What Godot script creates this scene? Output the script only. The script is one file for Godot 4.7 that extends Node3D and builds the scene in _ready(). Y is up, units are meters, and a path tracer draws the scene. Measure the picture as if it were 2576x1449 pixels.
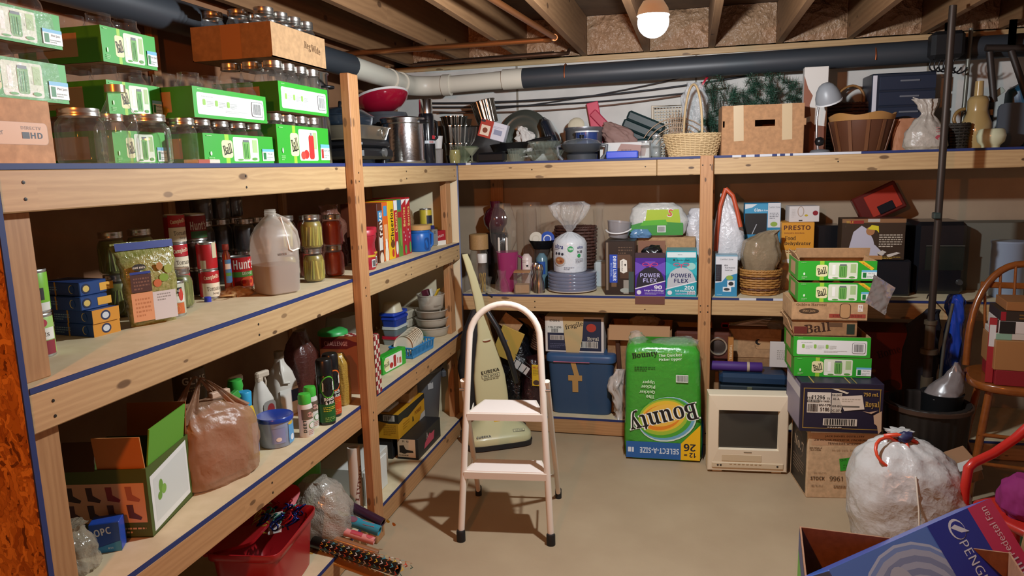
extends Node3D
# A basement pantry: pine shelving round two walls, one bare bulb in view and a warm one behind the camera.
var taken := {}
var mats := {}
var glyphs := {}
var rng := RandomNumberGenerator.new()
var NZ := FastNoiseLite.new()

const TOP := 1.649      # shelf surfaces: top, left middle, left lower, back middle, bottom
const L2 := 1.177
const L3 := 0.631
const B2 := 0.861
const L4 := 0.106
const AX := -1.355      # front of the left shelving
const BZ := -4.153      # front of the back shelving
const WX := -1.97       # left wall
const WZ := -4.77       # back wall

class MB:
	var v := PackedVector3Array()
	var n := PackedVector3Array()
	var t := PackedVector2Array()
	var c := PackedColorArray()
	var col := Color.WHITE
	var uo := Vector2.ZERO
	func tri(a: Vector3, b: Vector3, d: Vector3, na: Vector3, nb: Vector3, nd: Vector3, ta := Vector2.ZERO, tb := Vector2.ZERO, td := Vector2.ZERO) -> void:
		v.append(a); v.append(d); v.append(b)
		n.append(na); n.append(nd); n.append(nb)
		t.append(ta); t.append(td); t.append(tb)
		c.append(col); c.append(col); c.append(col)
	func face(p: Array, hint: Vector3, uv: Array = []) -> void:
		var nn: Vector3 = (p[1] - p[0]).cross(p[2] - p[0]).normalized()
		var flip := nn.dot(hint) < 0.0
		if flip: nn = -nn
		for i in range(1, p.size() - 1):
			var ta := Vector2.ZERO; var tb := Vector2.ZERO; var td := Vector2.ZERO
			if uv.size(): ta = uv[0]; tb = uv[i]; td = uv[i + 1]
			if flip: tri(p[0], p[i + 1], p[i], nn, nn, nn, ta, td, tb)
			else: tri(p[0], p[i], p[i + 1], nn, nn, nn, ta, tb, td)
	func grid(P: Array, w: int, h: int, closed: bool, flip := false) -> void:
		# P holds h rows of w points; closed joins the last column to the first; normals are smoothed
		var nn := PackedVector3Array(); nn.resize(w * h)
		for j in h:
			for i in w:
				var i0 := (i - 1 + w) % w if closed else maxi(i - 1, 0)
				var i1 := (i + 1) % w if closed else mini(i + 1, w - 1)
				var j0 := maxi(j - 1, 0); var j1 := mini(j + 1, h - 1)
				var du: Vector3 = P[j * w + i1] - P[j * w + i0]
				var dv: Vector3 = P[j1 * w + i] - P[j0 * w + i]
				var k := du.cross(dv)
				if k.length_squared() < 1e-16: k = Vector3.UP
				nn[j * w + i] = -k.normalized() if flip else k.normalized()
		var cols := w if closed else w - 1
		for j in h - 1:
			for i in cols:
				var a := j * w + i; var b := j * w + (i + 1) % w; var d := (j + 1) * w + (i + 1) % w; var e := (j + 1) * w + i
				var ua := Vector2(float(i) / w, float(j) / h); var ub := Vector2(float(i + 1) / w, float(j) / h)
				var ud := Vector2(float(i + 1) / w, float(j + 1) / h); var ue := Vector2(float(i) / w, float(j + 1) / h)
				if flip:
					tri(P[a], P[d], P[b], nn[a], nn[d], nn[b], ua, ud, ub)
					tri(P[a], P[e], P[d], nn[a], nn[e], nn[d], ua, ue, ud)
				else:
					tri(P[a], P[b], P[d], nn[a], nn[b], nn[d], ua, ub, ud)
					tri(P[a], P[d], P[e], nn[a], nn[d], nn[e], ua, ud, ue)

# ---------- shapes added to a mesh builder ----------
func bx(m: MB, c: Vector3, s: Vector3, b := 0.0, B := Basis()) -> void:
	var h := s * 0.5
	b = minf(b, minf(h.x, minf(h.y, h.z)) * 0.9)
	var lng := 0
	if s.y > s[lng]: lng = 1
	if s.z > s[lng]: lng = 2
	for a in 3:
		var u := (a + 1) % 3; var w := (a + 2) % 3
		for sg in [-1.0, 1.0]:
			var pts := []; var uvs := []
			for k in [[-1.0, -1.0], [1.0, -1.0], [1.0, 1.0], [-1.0, 1.0]]:
				var p := Vector3(); p[a] = sg * h[a]; p[u] = k[0] * (h[u] - b); p[w] = k[1] * (h[w] - b)
				pts.append(c + B * p)
				var al := lng if a != lng else u
				var ot := 3 - a - al
				uvs.append(Vector2(p[al], p[ot] + (0.11 * a)) + m.uo)
			var hint := Vector3(); hint[a] = sg
			m.face(pts, B * hint, uvs)
	if b <= 0.0: return
	for a in 3:
		var u := (a + 1) % 3; var w := (a + 2) % 3
		for su in [-1.0, 1.0]:
			for sw in [-1.0, 1.0]:
				var q := []; var uv := []
				for k in [[u, -1.0], [u, 1.0], [w, 1.0], [w, -1.0]]:
					var p := Vector3(); p[a] = k[1] * (h[a] - b)
					p[u] = su * (h[u] if k[0] == u else h[u] - b); p[w] = sw * (h[w] if k[0] == w else h[w] - b)
					q.append(c + B * p)
					var al := lng if a == lng else u
					uv.append(Vector2(p[al], p[w]) + m.uo)
				var hint := Vector3(); hint[u] = su; hint[w] = sw
				m.face(q, B * hint, uv)
	for sx in [-1.0, 1.0]:
		for sy in [-1.0, 1.0]:
			for sz in [-1.0, 1.0]:
				var g := Vector3(sx, sy, sz); var q := []
				for a in 3:
					var p := g * (h - Vector3(b, b, b)); p[a] = g[a] * h[a]
					q.append(c + B * p)
				m.face(q, B * g)

func lathe(m: MB, pr_: Array, seg := 24, X := Transform3D(), ribs := 0, amp := 0.0) -> void:
	var k := pr_.size()
	var sn := []
	for i in k - 1:
		var d: Vector2 = pr_[i + 1] - pr_[i]
		sn.append(Vector2(d.y, -d.x).normalized())
	for i in k - 1:
		var n0: Vector2 = sn[i]; var n1: Vector2 = sn[i]
		if i > 0 and sn[i - 1].dot(sn[i]) > 0.6: n0 = (sn[i - 1] + sn[i]).normalized()
		if i < k - 2 and sn[i + 1].dot(sn[i]) > 0.6: n1 = (sn[i + 1] + sn[i]).normalized()
		for j in seg:
			var a0 := TAU * j / seg; var a1 := TAU * (j + 1) / seg
			var f0 := 1.0; var f1 := 1.0
			var t0 := 0.0; var t1 := 0.0
			if ribs > 0:
				f0 += amp * cos(a0 * ribs); f1 += amp * cos(a1 * ribs)
				t0 = amp * ribs * sin(a0 * ribs); t1 = amp * ribs * sin(a1 * ribs)
			var s0 := Vector3(sin(a0), 0, cos(a0)); var s1 := Vector3(sin(a1), 0, cos(a1))
			var g0 := Vector3(cos(a0), 0, -sin(a0)) * t0; var g1 := Vector3(cos(a1), 0, -sin(a1)) * t1
			var p00: Vector3 = X * (s0 * pr_[i].x * f0 + Vector3.UP * pr_[i].y); var p01: Vector3 = X * (s1 * pr_[i].x * f1 + Vector3.UP * pr_[i].y)
			var p10: Vector3 = X * (s0 * pr_[i + 1].x * f0 + Vector3.UP * pr_[i + 1].y); var p11: Vector3 = X * (s1 * pr_[i + 1].x * f1 + Vector3.UP * pr_[i + 1].y)
			var m00 := (X.basis * ((s0 + g0) * n0.x + Vector3.UP * n0.y)).normalized(); var m01 := (X.basis * ((s1 + g1) * n0.x + Vector3.UP * n0.y)).normalized()
			var m10 := (X.basis * ((s0 + g0) * n1.x + Vector3.UP * n1.y)).normalized(); var m11 := (X.basis * ((s1 + g1) * n1.x + Vector3.UP * n1.y)).normalized()
			var u0 := Vector2(float(j) / seg, float(i) / k); var u1 := Vector2(float(j + 1) / seg, float(i + 1) / k)
			if pr_[i].x > 1e-5: m.tri(p00, p01, p11, m00, m01, m11, u0, Vector2(u1.x, u0.y), u1)
			if pr_[i + 1].x > 1e-5: m.tri(p00, p11, p10, m00, m11, m10, u0, u1, Vector2(u0.x, u1.y))

func tube(m: MB, pts: Array, r: float, sides := 8, closed := false, r2 := -1.0) -> void:
	var k := pts.size(); var P := []
	var up := Vector3.UP
	for i in k:
		var a: Vector3 = pts[(i - 1 + k) % k] if closed else pts[maxi(i - 1, 0)]
		var b: Vector3 = pts[(i + 1) % k] if closed else pts[mini(i + 1, k - 1)]
		var d := (b - a).normalized()
		if i == 0: up = Vector3.RIGHT if absf(d.y) > 0.9 else Vector3.UP
		var s := d.cross(up).normalized(); up = s.cross(d).normalized()
		var rr := r if r2 < 0 else lerpf(r, r2, float(i) / (k - 1))
		for j in sides:
			var an := TAU * j / sides
			P.append(pts[i] + (s * cos(an) + up * sin(an)) * rr)
	if closed:
		for j in sides: P.append(P[j])
		k += 1
	m.grid(P, sides, k, true, true)
	if not closed:
		for e in 2:
			var base := 0 if e == 0 else (k - 1) * sides
			var q := []
			for j in sides: q.append(P[base + j])
			m.face(q, (pts[0] - pts[1]) if e == 0 else (pts[k - 1] - pts[k - 2]))

func loft(m: MB, rings: Array, seg := 24, amp := 0.0, freq := 8.0, sd := 1, sub := 1, pleat := 0, X := Transform3D()) -> void:
	# rings: [y, rx, rz, ox, oz, power, pleat depth]
	var P := []; var R := []
	for i in rings.size():
		var a: Array = rings[i].duplicate()
		while a.size() < 7: a.append([0, 0, 0, 0.0, 0.0, 2.0, 0.0][a.size()])
		R.append(a)
	var rows := []
	for i in R.size() - 1:
		for s in sub:
			var f := float(s) / sub; var g := f * f * (3 - 2 * f) if sub > 1 else f
			var q := []
			for e in 7: q.append(lerpf(R[i][e], R[i + 1][e], f if e == 0 else lerpf(f, g, 0.5)))
			rows.append(q)
	rows.append(R[-1])
	NZ.seed = sd; NZ.frequency = 1.0
	for q in rows:
		for j in seg:
			var an := TAU * j / seg
			var cx := cos(an); var sz := sin(an); var e: float = 2.0 / q[5]
			var d := Vector3(signf(cx) * pow(absf(cx), e) * q[1], 0, signf(sz) * pow(absf(sz), e) * q[2])
			if pleat > 0: d *= 1.0 + q[6] * sin(an * pleat + 1.3 * sin(an * 3 + sd))
			var p := Vector3(q[3], q[0], q[4]) + d
			if amp > 0.0:
				var w := NZ.get_noise_3d(p.x * freq, p.y * freq, p.z * freq) + 0.5 * NZ.get_noise_3d(p.x * freq * 2.3 + 7, p.y * freq * 2.3, p.z * freq * 2.3)
				p += d.normalized() * w * amp + Vector3.UP * (amp * 0.35 * NZ.get_noise_3d(p.z * freq, p.x * freq, 3.0) if q != rows[0] else 0.0)
			P.append(X * p)
	m.grid(P, seg, rows.size(), true, true)
	for e in 2:
		var q := []; var base := 0 if e == 0 else (rows.size() - 1) * seg
		for j in seg: q.append(P[base + j])
		var ce := Vector3.ZERO
		for p in q: ce += p
		ce /= seg
		for j in seg: m.face([ce, q[j], q[(j + 1) % seg]], X.basis * (Vector3.DOWN if e == 0 else Vector3.UP))

func extr(m: MB, poly: PackedVector2Array, depth: float, X := Transform3D()) -> void:
	if Geometry2D.is_polygon_clockwise(poly): poly.reverse()
	var ix := Geometry2D.triangulate_polygon(poly); var z := depth * 0.5
	for i in range(0, ix.size(), 3):
		for s in [-1.0, 1.0]:
			m.face([X * Vector3(poly[ix[i]].x, poly[ix[i]].y, z * s), X * Vector3(poly[ix[i + 1]].x, poly[ix[i + 1]].y, z * s), X * Vector3(poly[ix[i + 2]].x, poly[ix[i + 2]].y, z * s)], X.basis * Vector3(0, 0, s))
	for i in poly.size():
		var a := poly[i]; var b := poly[(i + 1) % poly.size()]; var d := b - a
		m.face([X * Vector3(a.x, a.y, -z), X * Vector3(b.x, b.y, -z), X * Vector3(b.x, b.y, z), X * Vector3(a.x, a.y, z)], X.basis * Vector3(d.y, -d.x, 0))

func sheet(m: MB, w: int, h: int, fn: Callable, th_ := 0.001) -> void:
	var P := []
	for j in h:
		for i in w: P.append(fn.call(float(i) / (w - 1), float(j) / (h - 1)))
	m.grid(P, w, h, false)
	var Q := []
	for j in h:
		for i in w:
			var du: Vector3 = P[j * w + mini(i + 1, w - 1)] - P[j * w + maxi(i - 1, 0)]
			var dv: Vector3 = P[mini(j + 1, h - 1) * w + i] - P[maxi(j - 1, 0) * w + i]
			Q.append(P[j * w + i] - du.cross(dv).normalized() * th_)
	m.grid(Q, w, h, false, true)

# ---------- nodes ----------
func num(p: Node, called: String) -> String:
	var key := "%d/%s" % [p.get_instance_id(), called]
	var k: int = taken.get(key, -1) + 1
	taken[key] = k
	return called if k == 0 else "%s_%03d" % [called, k]

func put(p: Node, called: String, m: MB, mat: Material, kind := "") -> MeshInstance3D:
	var o := MeshInstance3D.new()
	var a := []; a.resize(Mesh.ARRAY_MAX)
	a[Mesh.ARRAY_VERTEX] = m.v; a[Mesh.ARRAY_NORMAL] = m.n; a[Mesh.ARRAY_TEX_UV] = m.t
	if mat is StandardMaterial3D and mat.vertex_color_use_as_albedo: a[Mesh.ARRAY_COLOR] = m.c
	var am := ArrayMesh.new(); am.add_surface_from_arrays(Mesh.PRIMITIVE_TRIANGLES, a)
	am.surface_set_material(0, mat)
	o.mesh = am; o.name = num(p, called)
	p.add_child(o, true)
	if kind: o.set_meta("kind", kind)
	return o

func th(called: String, label: String, cat: String, at := Vector3.ZERO, turn := 0.0, grp := "") -> Node3D:
	var o := Node3D.new(); o.name = num(self, called); add_child(o, true)
	o.position = at; o.rotation_degrees.y = turn
	o.set_meta("label", label); o.set_meta("category", cat)
	if grp: o.set_meta("group", grp)
	return o

func dp(src: Node3D, at: Vector3, turn := 0.0, label := "", grp := "") -> Node3D:
	var o: Node3D = src.duplicate(); o.name = num(self, base_name(str(src.name))); add_child(o, true)
	o.position = at; o.rotation_degrees = Vector3(0, turn, 0)
	if label: o.set_meta("label", label)
	if grp: o.set_meta("group", grp)
	return o

func base_name(s: String) -> String:
	return s.left(-4) if s.length() > 4 and s[-4] == "_" and s.right(3).is_valid_int() else s

func st(called: String, m: MB, mat: Material) -> MeshInstance3D:
	return put(self, called, m, mat, "structure")

func boxp(p: Node, called: String, c: Vector3, s: Vector3, mat: Material, b := 0.002, B := Basis()) -> MeshInstance3D:
	var m := MB.new(); bx(m, c, s, b, B); return put(p, called, m, mat)

func lath(p: Node, called: String, pr_: Array, mat: Material, seg := 24, X := Transform3D()) -> MeshInstance3D:
	var m := MB.new(); lathe(m, pr_, seg, X); return put(p, called, m, mat)

func tubp(p: Node, called: String, pts: Array, r: float, mat: Material, sides := 8, closed := false, r2 := -1.0) -> MeshInstance3D:
	var m := MB.new(); tube(m, pts, r, sides, closed, r2); return put(p, called, m, mat)

func tf(x: float, y: float, z: float, yaw := 0.0, pitch := 0.0, roll := 0.0) -> Transform3D:
	return Transform3D(Basis.from_euler(Vector3(deg_to_rad(pitch), deg_to_rad(yaw), deg_to_rad(roll))), Vector3(x, y, z))

func arc(c: Vector3, r: float, a0: float, a1: float, k: int, U := Vector3.RIGHT, V := Vector3.UP) -> Array:
	var o := []
	for i in k + 1:
		var a := deg_to_rad(lerpf(a0, a1, float(i) / k)); o.append(c + (U * cos(a) + V * sin(a)) * r)
	return o

func V2(a: Array) -> Array:
	var o := []
	for i in range(0, a.size(), 2): o.append(Vector2(a[i], a[i + 1]))
	return o

# ---------- materials ----------
func mt(hex: String, rough := 0.6, metal := 0.0, opt := {}) -> StandardMaterial3D:
	var key := hex + str(rough) + str(metal) + str(opt)
	if mats.has(key): return mats[key]
	var s := StandardMaterial3D.new()
	s.albedo_color = Color(hex); s.roughness = rough; s.metallic = metal
	for k in opt:
		match k:
			"tex": s.albedo_texture = opt[k]
			"tri":
				s.uv1_triplanar = true; s.uv1_scale = Vector3.ONE * opt[k]
			"uv": s.uv1_scale = Vector3(opt[k][0], opt[k][1], 1)
			"nrm":
				s.normal_enabled = true; s.normal_texture = opt[k]; s.normal_scale = opt.get("ns", 1.0)
			"coat":
				s.clearcoat_enabled = true; s.clearcoat = opt[k]; s.clearcoat_roughness = 0.12
			"alpha":
				s.transparency = BaseMaterial3D.TRANSPARENCY_ALPHA; s.albedo_color.a = opt[k]
			"back":
				s.backlight_enabled = true; s.backlight = Color(opt[k])
			"vc": s.vertex_color_use_as_albedo = true
			"rim":
				s.rim_enabled = true; s.rim = opt[k]
			"spec": s.metallic_specular = opt[k]
	mats[key] = s
	return s

func noise_tex(sz: int, freq: float, lo: Color, hi: Color, sd: int, oct := 4, sharp := 1.0, fine := 0.0) -> ImageTexture:
	var f := FastNoiseLite.new(); f.seed = sd; f.frequency = freq; f.fractal_octaves = oct; f.noise_type = FastNoiseLite.TYPE_SIMPLEX_SMOOTH
	var im := f.get_seamless_image(sz, sz)
	var o := Image.create(sz, sz, true, Image.FORMAT_RGB8)
	var r := RandomNumberGenerator.new(); r.seed = sd
	for y in sz:
		for x in sz:
			var k := pow(im.get_pixel(x, y).r, sharp)
			if fine > 0.0: k = clampf(k + r.randf_range(-fine, fine), 0, 1)
			o.set_pixel(x, y, lo.lerp(hi, k))
	o.generate_mipmaps()
	return ImageTexture.create_from_image(o)

func crinkle_tex(sz: int, freq: float, strength: float, sd: int, ridged := true) -> ImageTexture:
	var f := FastNoiseLite.new(); f.seed = sd; f.frequency = freq; f.fractal_octaves = 4
	f.noise_type = FastNoiseLite.TYPE_SIMPLEX_SMOOTH
	if ridged: f.fractal_type = FastNoiseLite.FRACTAL_RIDGED
	var im := f.get_seamless_image(sz, sz)
	im.convert(Image.FORMAT_RGB8)
	im.bump_map_to_normal_map(strength)
	im.generate_mipmaps()
	return ImageTexture.create_from_image(im)

func pine_tex(sd: int, base: Color, dark: Color, knots: int) -> ImageTexture:
	var w := 1024; var h := 160
	var f := FastNoiseLite.new(); f.seed = sd; f.frequency = 0.011; f.fractal_octaves = 3
	var r := RandomNumberGenerator.new(); r.seed = sd * 77 + 5
	var K := []
	for i in knots: K.append([r.randf() * w, r.randf() * h, r.randf_range(3.0, 8.0), r.randf_range(0.45, 0.95)])
	var o := Image.create(w, h, true, Image.FORMAT_RGB8)
	for y in h:
		for x in w:
			var yy := float(y)
			var kn := 0.0
			for q in K:
				var dx: float = (x - q[0]) * 0.55; var dy: float = y - q[1]
				if absf(dx) > 40.0 or absf(dy) > 40.0: continue
				var d: float = sqrt(dx * dx + dy * dy) / q[2]
				yy += signf(dy) * 9.0 * exp(-d * d * 0.25)
				kn = maxf(kn, (1.0 - smoothstep(0.75, 1.25, d)) * q[3])
			var g := f.get_noise_2d(x * 0.35, yy * 2.6) * 0.5 + 0.5
			var ring := 0.5 + 0.5 * sin(yy * 0.42 + g * 7.0)
			var k := 0.20 * ring + 0.22 * (1.0 - g) + 0.08 * (f.get_noise_2d(x * 2.0, yy * 30.0) + 0.4)
			var cc := base.lerp(dark, clampf(k, 0, 1))
			o.set_pixel(x, y, cc.lerp(Color("3a2413"), kn * 0.85))
	o.generate_mipmaps()
	return ImageTexture.create_from_image(o)

func osb_tex() -> ImageTexture:
	var sz := 768
	var o := Image.create(sz, sz, true, Image.FORMAT_RGB8); o.fill(Color("a5712f"))
	var r := RandomNumberGenerator.new(); r.seed = 91
	for i in 2600:
		var p := Vector2(r.randf() * sz, r.randf() * sz); var an := r.randf_range(-0.6, 0.6) + (1.57 if r.randf() < 0.8 else 0.0)
		var ln := r.randf_range(26, 78); var wd := r.randf_range(5, 17)
		var cc := Color("8a5520").lerp(Color("cf9a4e"), r.randf())
		if r.randf() < 0.06: cc = Color("5c3512")
		var d := Vector2(cos(an), sin(an)); var q := Vector2(-d.y, d.x)
		for a in int(ln):
			for b in int(wd):
				var z := p + d * a + q * (b + 2.0 * sin(a * 0.2 + i))
				var c2 := cc * (1.0 if b > 0 else 0.72)
				o.set_pixel(posmod(int(z.x), sz), posmod(int(z.y), sz), Color(c2.r, c2.g, c2.b))
	o.generate_mipmaps()
	return ImageTexture.create_from_image(o)

# ---------- flat print: shapes and lettering laid on a face ----------
func glyph_mesh(txt: String, font: int) -> Array:
	var key := "%d|%s" % [font, txt]
	if glyphs.has(key): return glyphs[key]
	var sf := SystemFont.new()
	sf.font_names = PackedStringArray([["Droid Sans", "Droid Sans", "Droid Serif", "Droid Serif", "Droid Sans Mono"][font]])
	if font == 1: sf.font_weight = 700
	if font == 3: sf.font_italic = true; sf.font_weight = 700
	var tm := TextMesh.new(); tm.text = txt; tm.font = sf; tm.font_size = 48; tm.pixel_size = 0.01; tm.depth = 0.0; tm.curve_step = 2.0
	var a := tm.get_mesh_arrays()
	var vs: PackedVector3Array = a[Mesh.ARRAY_VERTEX]; var ix = a[Mesh.ARRAY_INDEX]
	var o := PackedVector2Array()
	var lo := Vector2(1e9, 1e9); var hi := Vector2(-1e9, -1e9)
	if ix == null or ix.size() == 0:
		for p in vs: o.append(Vector2(p.x, p.y))
	else:
		for i in ix: o.append(Vector2(vs[i].x, vs[i].y))
	for p in o: lo = lo.min(p); hi = hi.max(p)
	glyphs[key] = [o, lo, hi]
	return glyphs[key]

func pr(p: Node, X: Transform3D, ops: Array, cyl := 0.0, called := "printed_label") -> MeshInstance3D:
	var m := MB.new(); var lay := 0
	for o in ops:
		lay += 1
		var e := 0.0005 + 0.00013 * lay
		var tris := PackedVector2Array()
		var cols := "000000"
		match o[0]:
			"r":
				cols = o[5]
				var k := 1 if cyl <= 0.0 else maxi(1, ceili(absf(o[3]) / (cyl * 0.22)))
				for i in k:
					var x0: float = o[1] + o[3] * i / k; var x1: float = o[1] + o[3] * (i + 1) / k
					tris.append_array([Vector2(x0, o[2]), Vector2(x1, o[2]), Vector2(x1, o[2] + o[4]), Vector2(x0, o[2]), Vector2(x1, o[2] + o[4]), Vector2(x0, o[2] + o[4])])
			"e":
				cols = o[5]
				for i in 20:
					var a := TAU * i / 20; var b := TAU * (i + 1) / 20; var c := Vector2(o[1], o[2])
					tris.append_array([c, c + Vector2(cos(a) * o[3], sin(a) * o[4]), c + Vector2(cos(b) * o[3], sin(b) * o[4])])
			"p":
				cols = o[2]
				var q := PackedVector2Array(V2(o[1]))
				for i in Geometry2D.triangulate_polygon(q): tris.append(q[i])
			"t":
				cols = o[5]
				var g := glyph_mesh(o[1], o[6] if o.size() > 6 else 1)
				var sz: Vector2 = g[2] - g[1]; var s: float = o[4] / maxf(sz.y, 0.001); var mid: Vector2 = (g[1] + g[2]) * 0.5
				var rot: float = deg_to_rad(o[7]) if o.size() > 7 else 0.0; var xs: float = o[8] if o.size() > 8 else 1.0
				if xs < 0.0: xs = -xs / (sz.x * s)
				for z in g[0]: tris.append(Vector2(o[2], o[3]) + (Vector2((z.x - mid.x) * s * xs, (z.y - mid.y) * s)).rotated(rot))
			"b":
				rng.seed = int(o[1] * 9999) + 17
				var x: float = o[1]
				while x < o[1] + o[3] - 0.001:
					var w: float = o[3] * rng.randf_range(0.012, 0.05)
					w = minf(w, o[1] + o[3] - x)
					tris.append_array([Vector2(x, o[2]), Vector2(x + w, o[2]), Vector2(x + w, o[2] + o[4]), Vector2(x, o[2]), Vector2(x + w, o[2] + o[4]), Vector2(x, o[2] + o[4])])
					x += w + o[3] * rng.randf_range(0.012, 0.04)
				cols = "1c1c1c"
			"k":
				cols = o[6]; rng.seed = int(o[1] * 7777) + 3
				for i in o[5]:
					var y: float = o[2] + o[4] * (1.0 - (i + 0.75) / o[5]); var hh: float = o[4] / o[5] * 0.45
					var x: float = o[1]; var end: float = o[1] + o[3] * (1.0 if i < o[5] - 1 else 0.6)
					while x < end:
						var w := minf(o[3] * rng.randf_range(0.05, 0.16), end - x)
						tris.append_array([Vector2(x, y), Vector2(x + w, y), Vector2(x + w, y + hh), Vector2(x, y), Vector2(x + w, y + hh), Vector2(x, y + hh)])
						x += w + hh * 0.6
		m.col = Color(cols).srgb_to_linear()
		for i in range(0, tris.size(), 3):
			var q := []; var nn := []
			for k in 3:
				var z := tris[i + k]
				if cyl > 0.0:
					var d := Vector3(sin(z.x / cyl), 0, cos(z.x / cyl))
					q.append(X * (d * (cyl + e) + Vector3.UP * z.y)); nn.append((X.basis * d).normalized())
				else:
					q.append(X * Vector3(z.x, z.y, e)); nn.append(X.basis.z.normalized())
			var fl: bool = (q[1] - q[0]).cross(q[2] - q[0]).dot(nn[0]) < 0
			if fl: m.tri(q[0], q[2], q[1], nn[0], nn[2], nn[1])
			else: m.tri(q[0], q[1], q[2], nn[0], nn[1], nn[2])
	return put(p, called, m, mt("ffffff", 0.5, 0.0, {"vc": 1}))

func FZ(w: float, h: float, d: float) -> Transform3D: return Transform3D(Basis(), Vector3(0, h, d * 0.5))      # +z face
func FX(w: float, h: float, d: float) -> Transform3D: return Transform3D(Basis(Vector3.UP, PI / 2), Vector3(w * 0.5, h, 0))   # +x face

# ---------- the scene ----------
var pine := []
var pineH := []
var card_t: ImageTexture
var crink: ImageTexture
var soft_n: ImageTexture
var glass: StandardMaterial3D
var wrapm: StandardMaterial3D

func _ready() -> void:
	var cam := Camera3D.new(); cam.name = "camera"; add_child(cam)
	cam.transform = Transform3D(Basis(Vector3(0.97085559, -0.02680138, -0.23816194), Vector3(-0.01343914, 0.98607601, -0.16575132), Vector3(0.23928814, 0.16412129, 0.95697721)), Vector3(0, 1.6123, 0))
	cam.fov = 43.55; cam.near = 0.05; cam.current = true
	var we := WorldEnvironment.new(); we.name = "environment"; add_child(we)
	var en := Environment.new(); we.environment = en
	en.background_mode = Environment.BG_COLOR; en.background_color = Color(0, 0, 0)
	en.tonemap_mode = Environment.TONE_MAPPER_LINEAR; en.tonemap_exposure = 1.0
	en.sdfgi_enabled = true; en.ssao_enabled = true; en.ssil_enabled = true
	bulb("cool white bulb glaring in a porcelain socket under the joists", Vector3(-0.13, 2.08, -2.56), Color(0.95, 0.98, 1.0), 3.3)
	bulb("unseen warm bulb behind the camera lighting the near left shelves", Vector3(-0.715, 2.08, 0.33), Color(1.0, 0.55, 0.21), 1.9)  # out of view behind the camera, placed to warm the near left shelves
	for i in 3: pine.append(mt("ffffff", 0.55, 0.0, {"tex": pine_tex(11 + i, Color(["c8a779", "c08e5f", "c09262"][i]), Color(["94714a", "875530", "8d613b"][i]), [9, 14, 7][i]), "uv": [0.62, 5.2]}))
	card_t = noise_tex(256, 0.02, Color(0.86, 0.86, 0.86), Color(1, 1, 1), 5, 4, 1.0, 0.08)
	crink = crinkle_tex(512, 0.012, 14.0, 8)
	soft_n = crinkle_tex(256, 0.02, 6.0, 9, false)
	glass = mt("e6eeec", 0.02, 0.0, {"alpha": 0.025})
	wrapm = mt("f4f8fa", 0.06, 0.0, {"alpha": 0.12, "tri": 5.0, "nrm": crink, "ns": 0.8})
	setting()
	shelving()
	floor_things()
	left_top()
	left_mid()
	left_low()
	back_top()
	back_mid()
	back_low()
	right_side()

func bulb(label: String, at: Vector3, col: Color, e: float) -> void:
	var t := th("light_bulb", label, "light bulb", at)
	var g := StandardMaterial3D.new(); g.albedo_color = Color.WHITE; g.emission_enabled = true; g.emission = col; g.emission_energy_multiplier = 6.0
	var p := []
	for i in 17:
		var a := -PI / 2 + PI * i / 16.0 * 0.86
		p.append(Vector2(cos(a) * 0.052, sin(a) * 0.052))
	p.append(Vector2(0.0205, 0.062)); p.append(Vector2(0.0, 0.062))
	lath(t, "globe", p, g, 28)
	lath(t, "heat_sink_collar", V2([0.0505, 0.018, 0.054, 0.02, 0.049, 0.042, 0.034, 0.066, 0.02, 0.07, 0.018, 0.066, 0.03, 0.062, 0.0455, 0.038, 0.0505, 0.018]), mt("e8e8e6", 0.4), 32)  # unseen collar over the globe, holds light back from joists and ceiling
	lath(t, "screw_base", V2([0, 0.06, 0.014, 0.06, 0.014, 0.09, 0, 0.09]), mt("b9bcc0", 0.3, 0.9), 20)
	lath(t, "socket", V2([0, 0.085, 0.025, 0.085, 0.03, 0.12, 0.055, 0.135, 0.057, 0.16, 0, 0.16]), mt("f2f0ea", 0.3), 28)
	boxp(t, "junction_box", Vector3(0, 0.185, 0), Vector3(0.1, 0.05, 0.1), mt("8d9296", 0.4, 0.7), 0.004)
	boxp(t, "mounting_block", Vector3(0.0, 0.235, 0), Vector3(0.36, 0.05, 0.09), pine[0] if pine.size() else mt("c79a62", 0.6), 0.003)
	var l := OmniLight3D.new(); l.name = "lamp_light"; t.add_child(l)
	l.light_color = col; l.light_energy = e; l.omni_range = 14.0; l.omni_attenuation = 2.0; l.shadow_enabled = true; l.light_size = 0.032; l.position.y = -0.018

func board(p: Node, called: String, lo: Vector3, hi: Vector3, k := -1, b := 0.003) -> MeshInstance3D:
	var m := MB.new()
	m.uo = Vector2(fposmod(lo.x * 7.3 + lo.z * 3.1 + lo.y * 5.7, 1.6), fposmod(lo.y * 3.7 + lo.z * 1.9, 0.19))
	bx(m, (lo + hi) * 0.5, hi - lo, b)
	return put(p, called, m, pine[k if k >= 0 else posmod(int(absf(lo.x * 31 + lo.y * 57 + lo.z * 13)), 3)])

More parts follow.
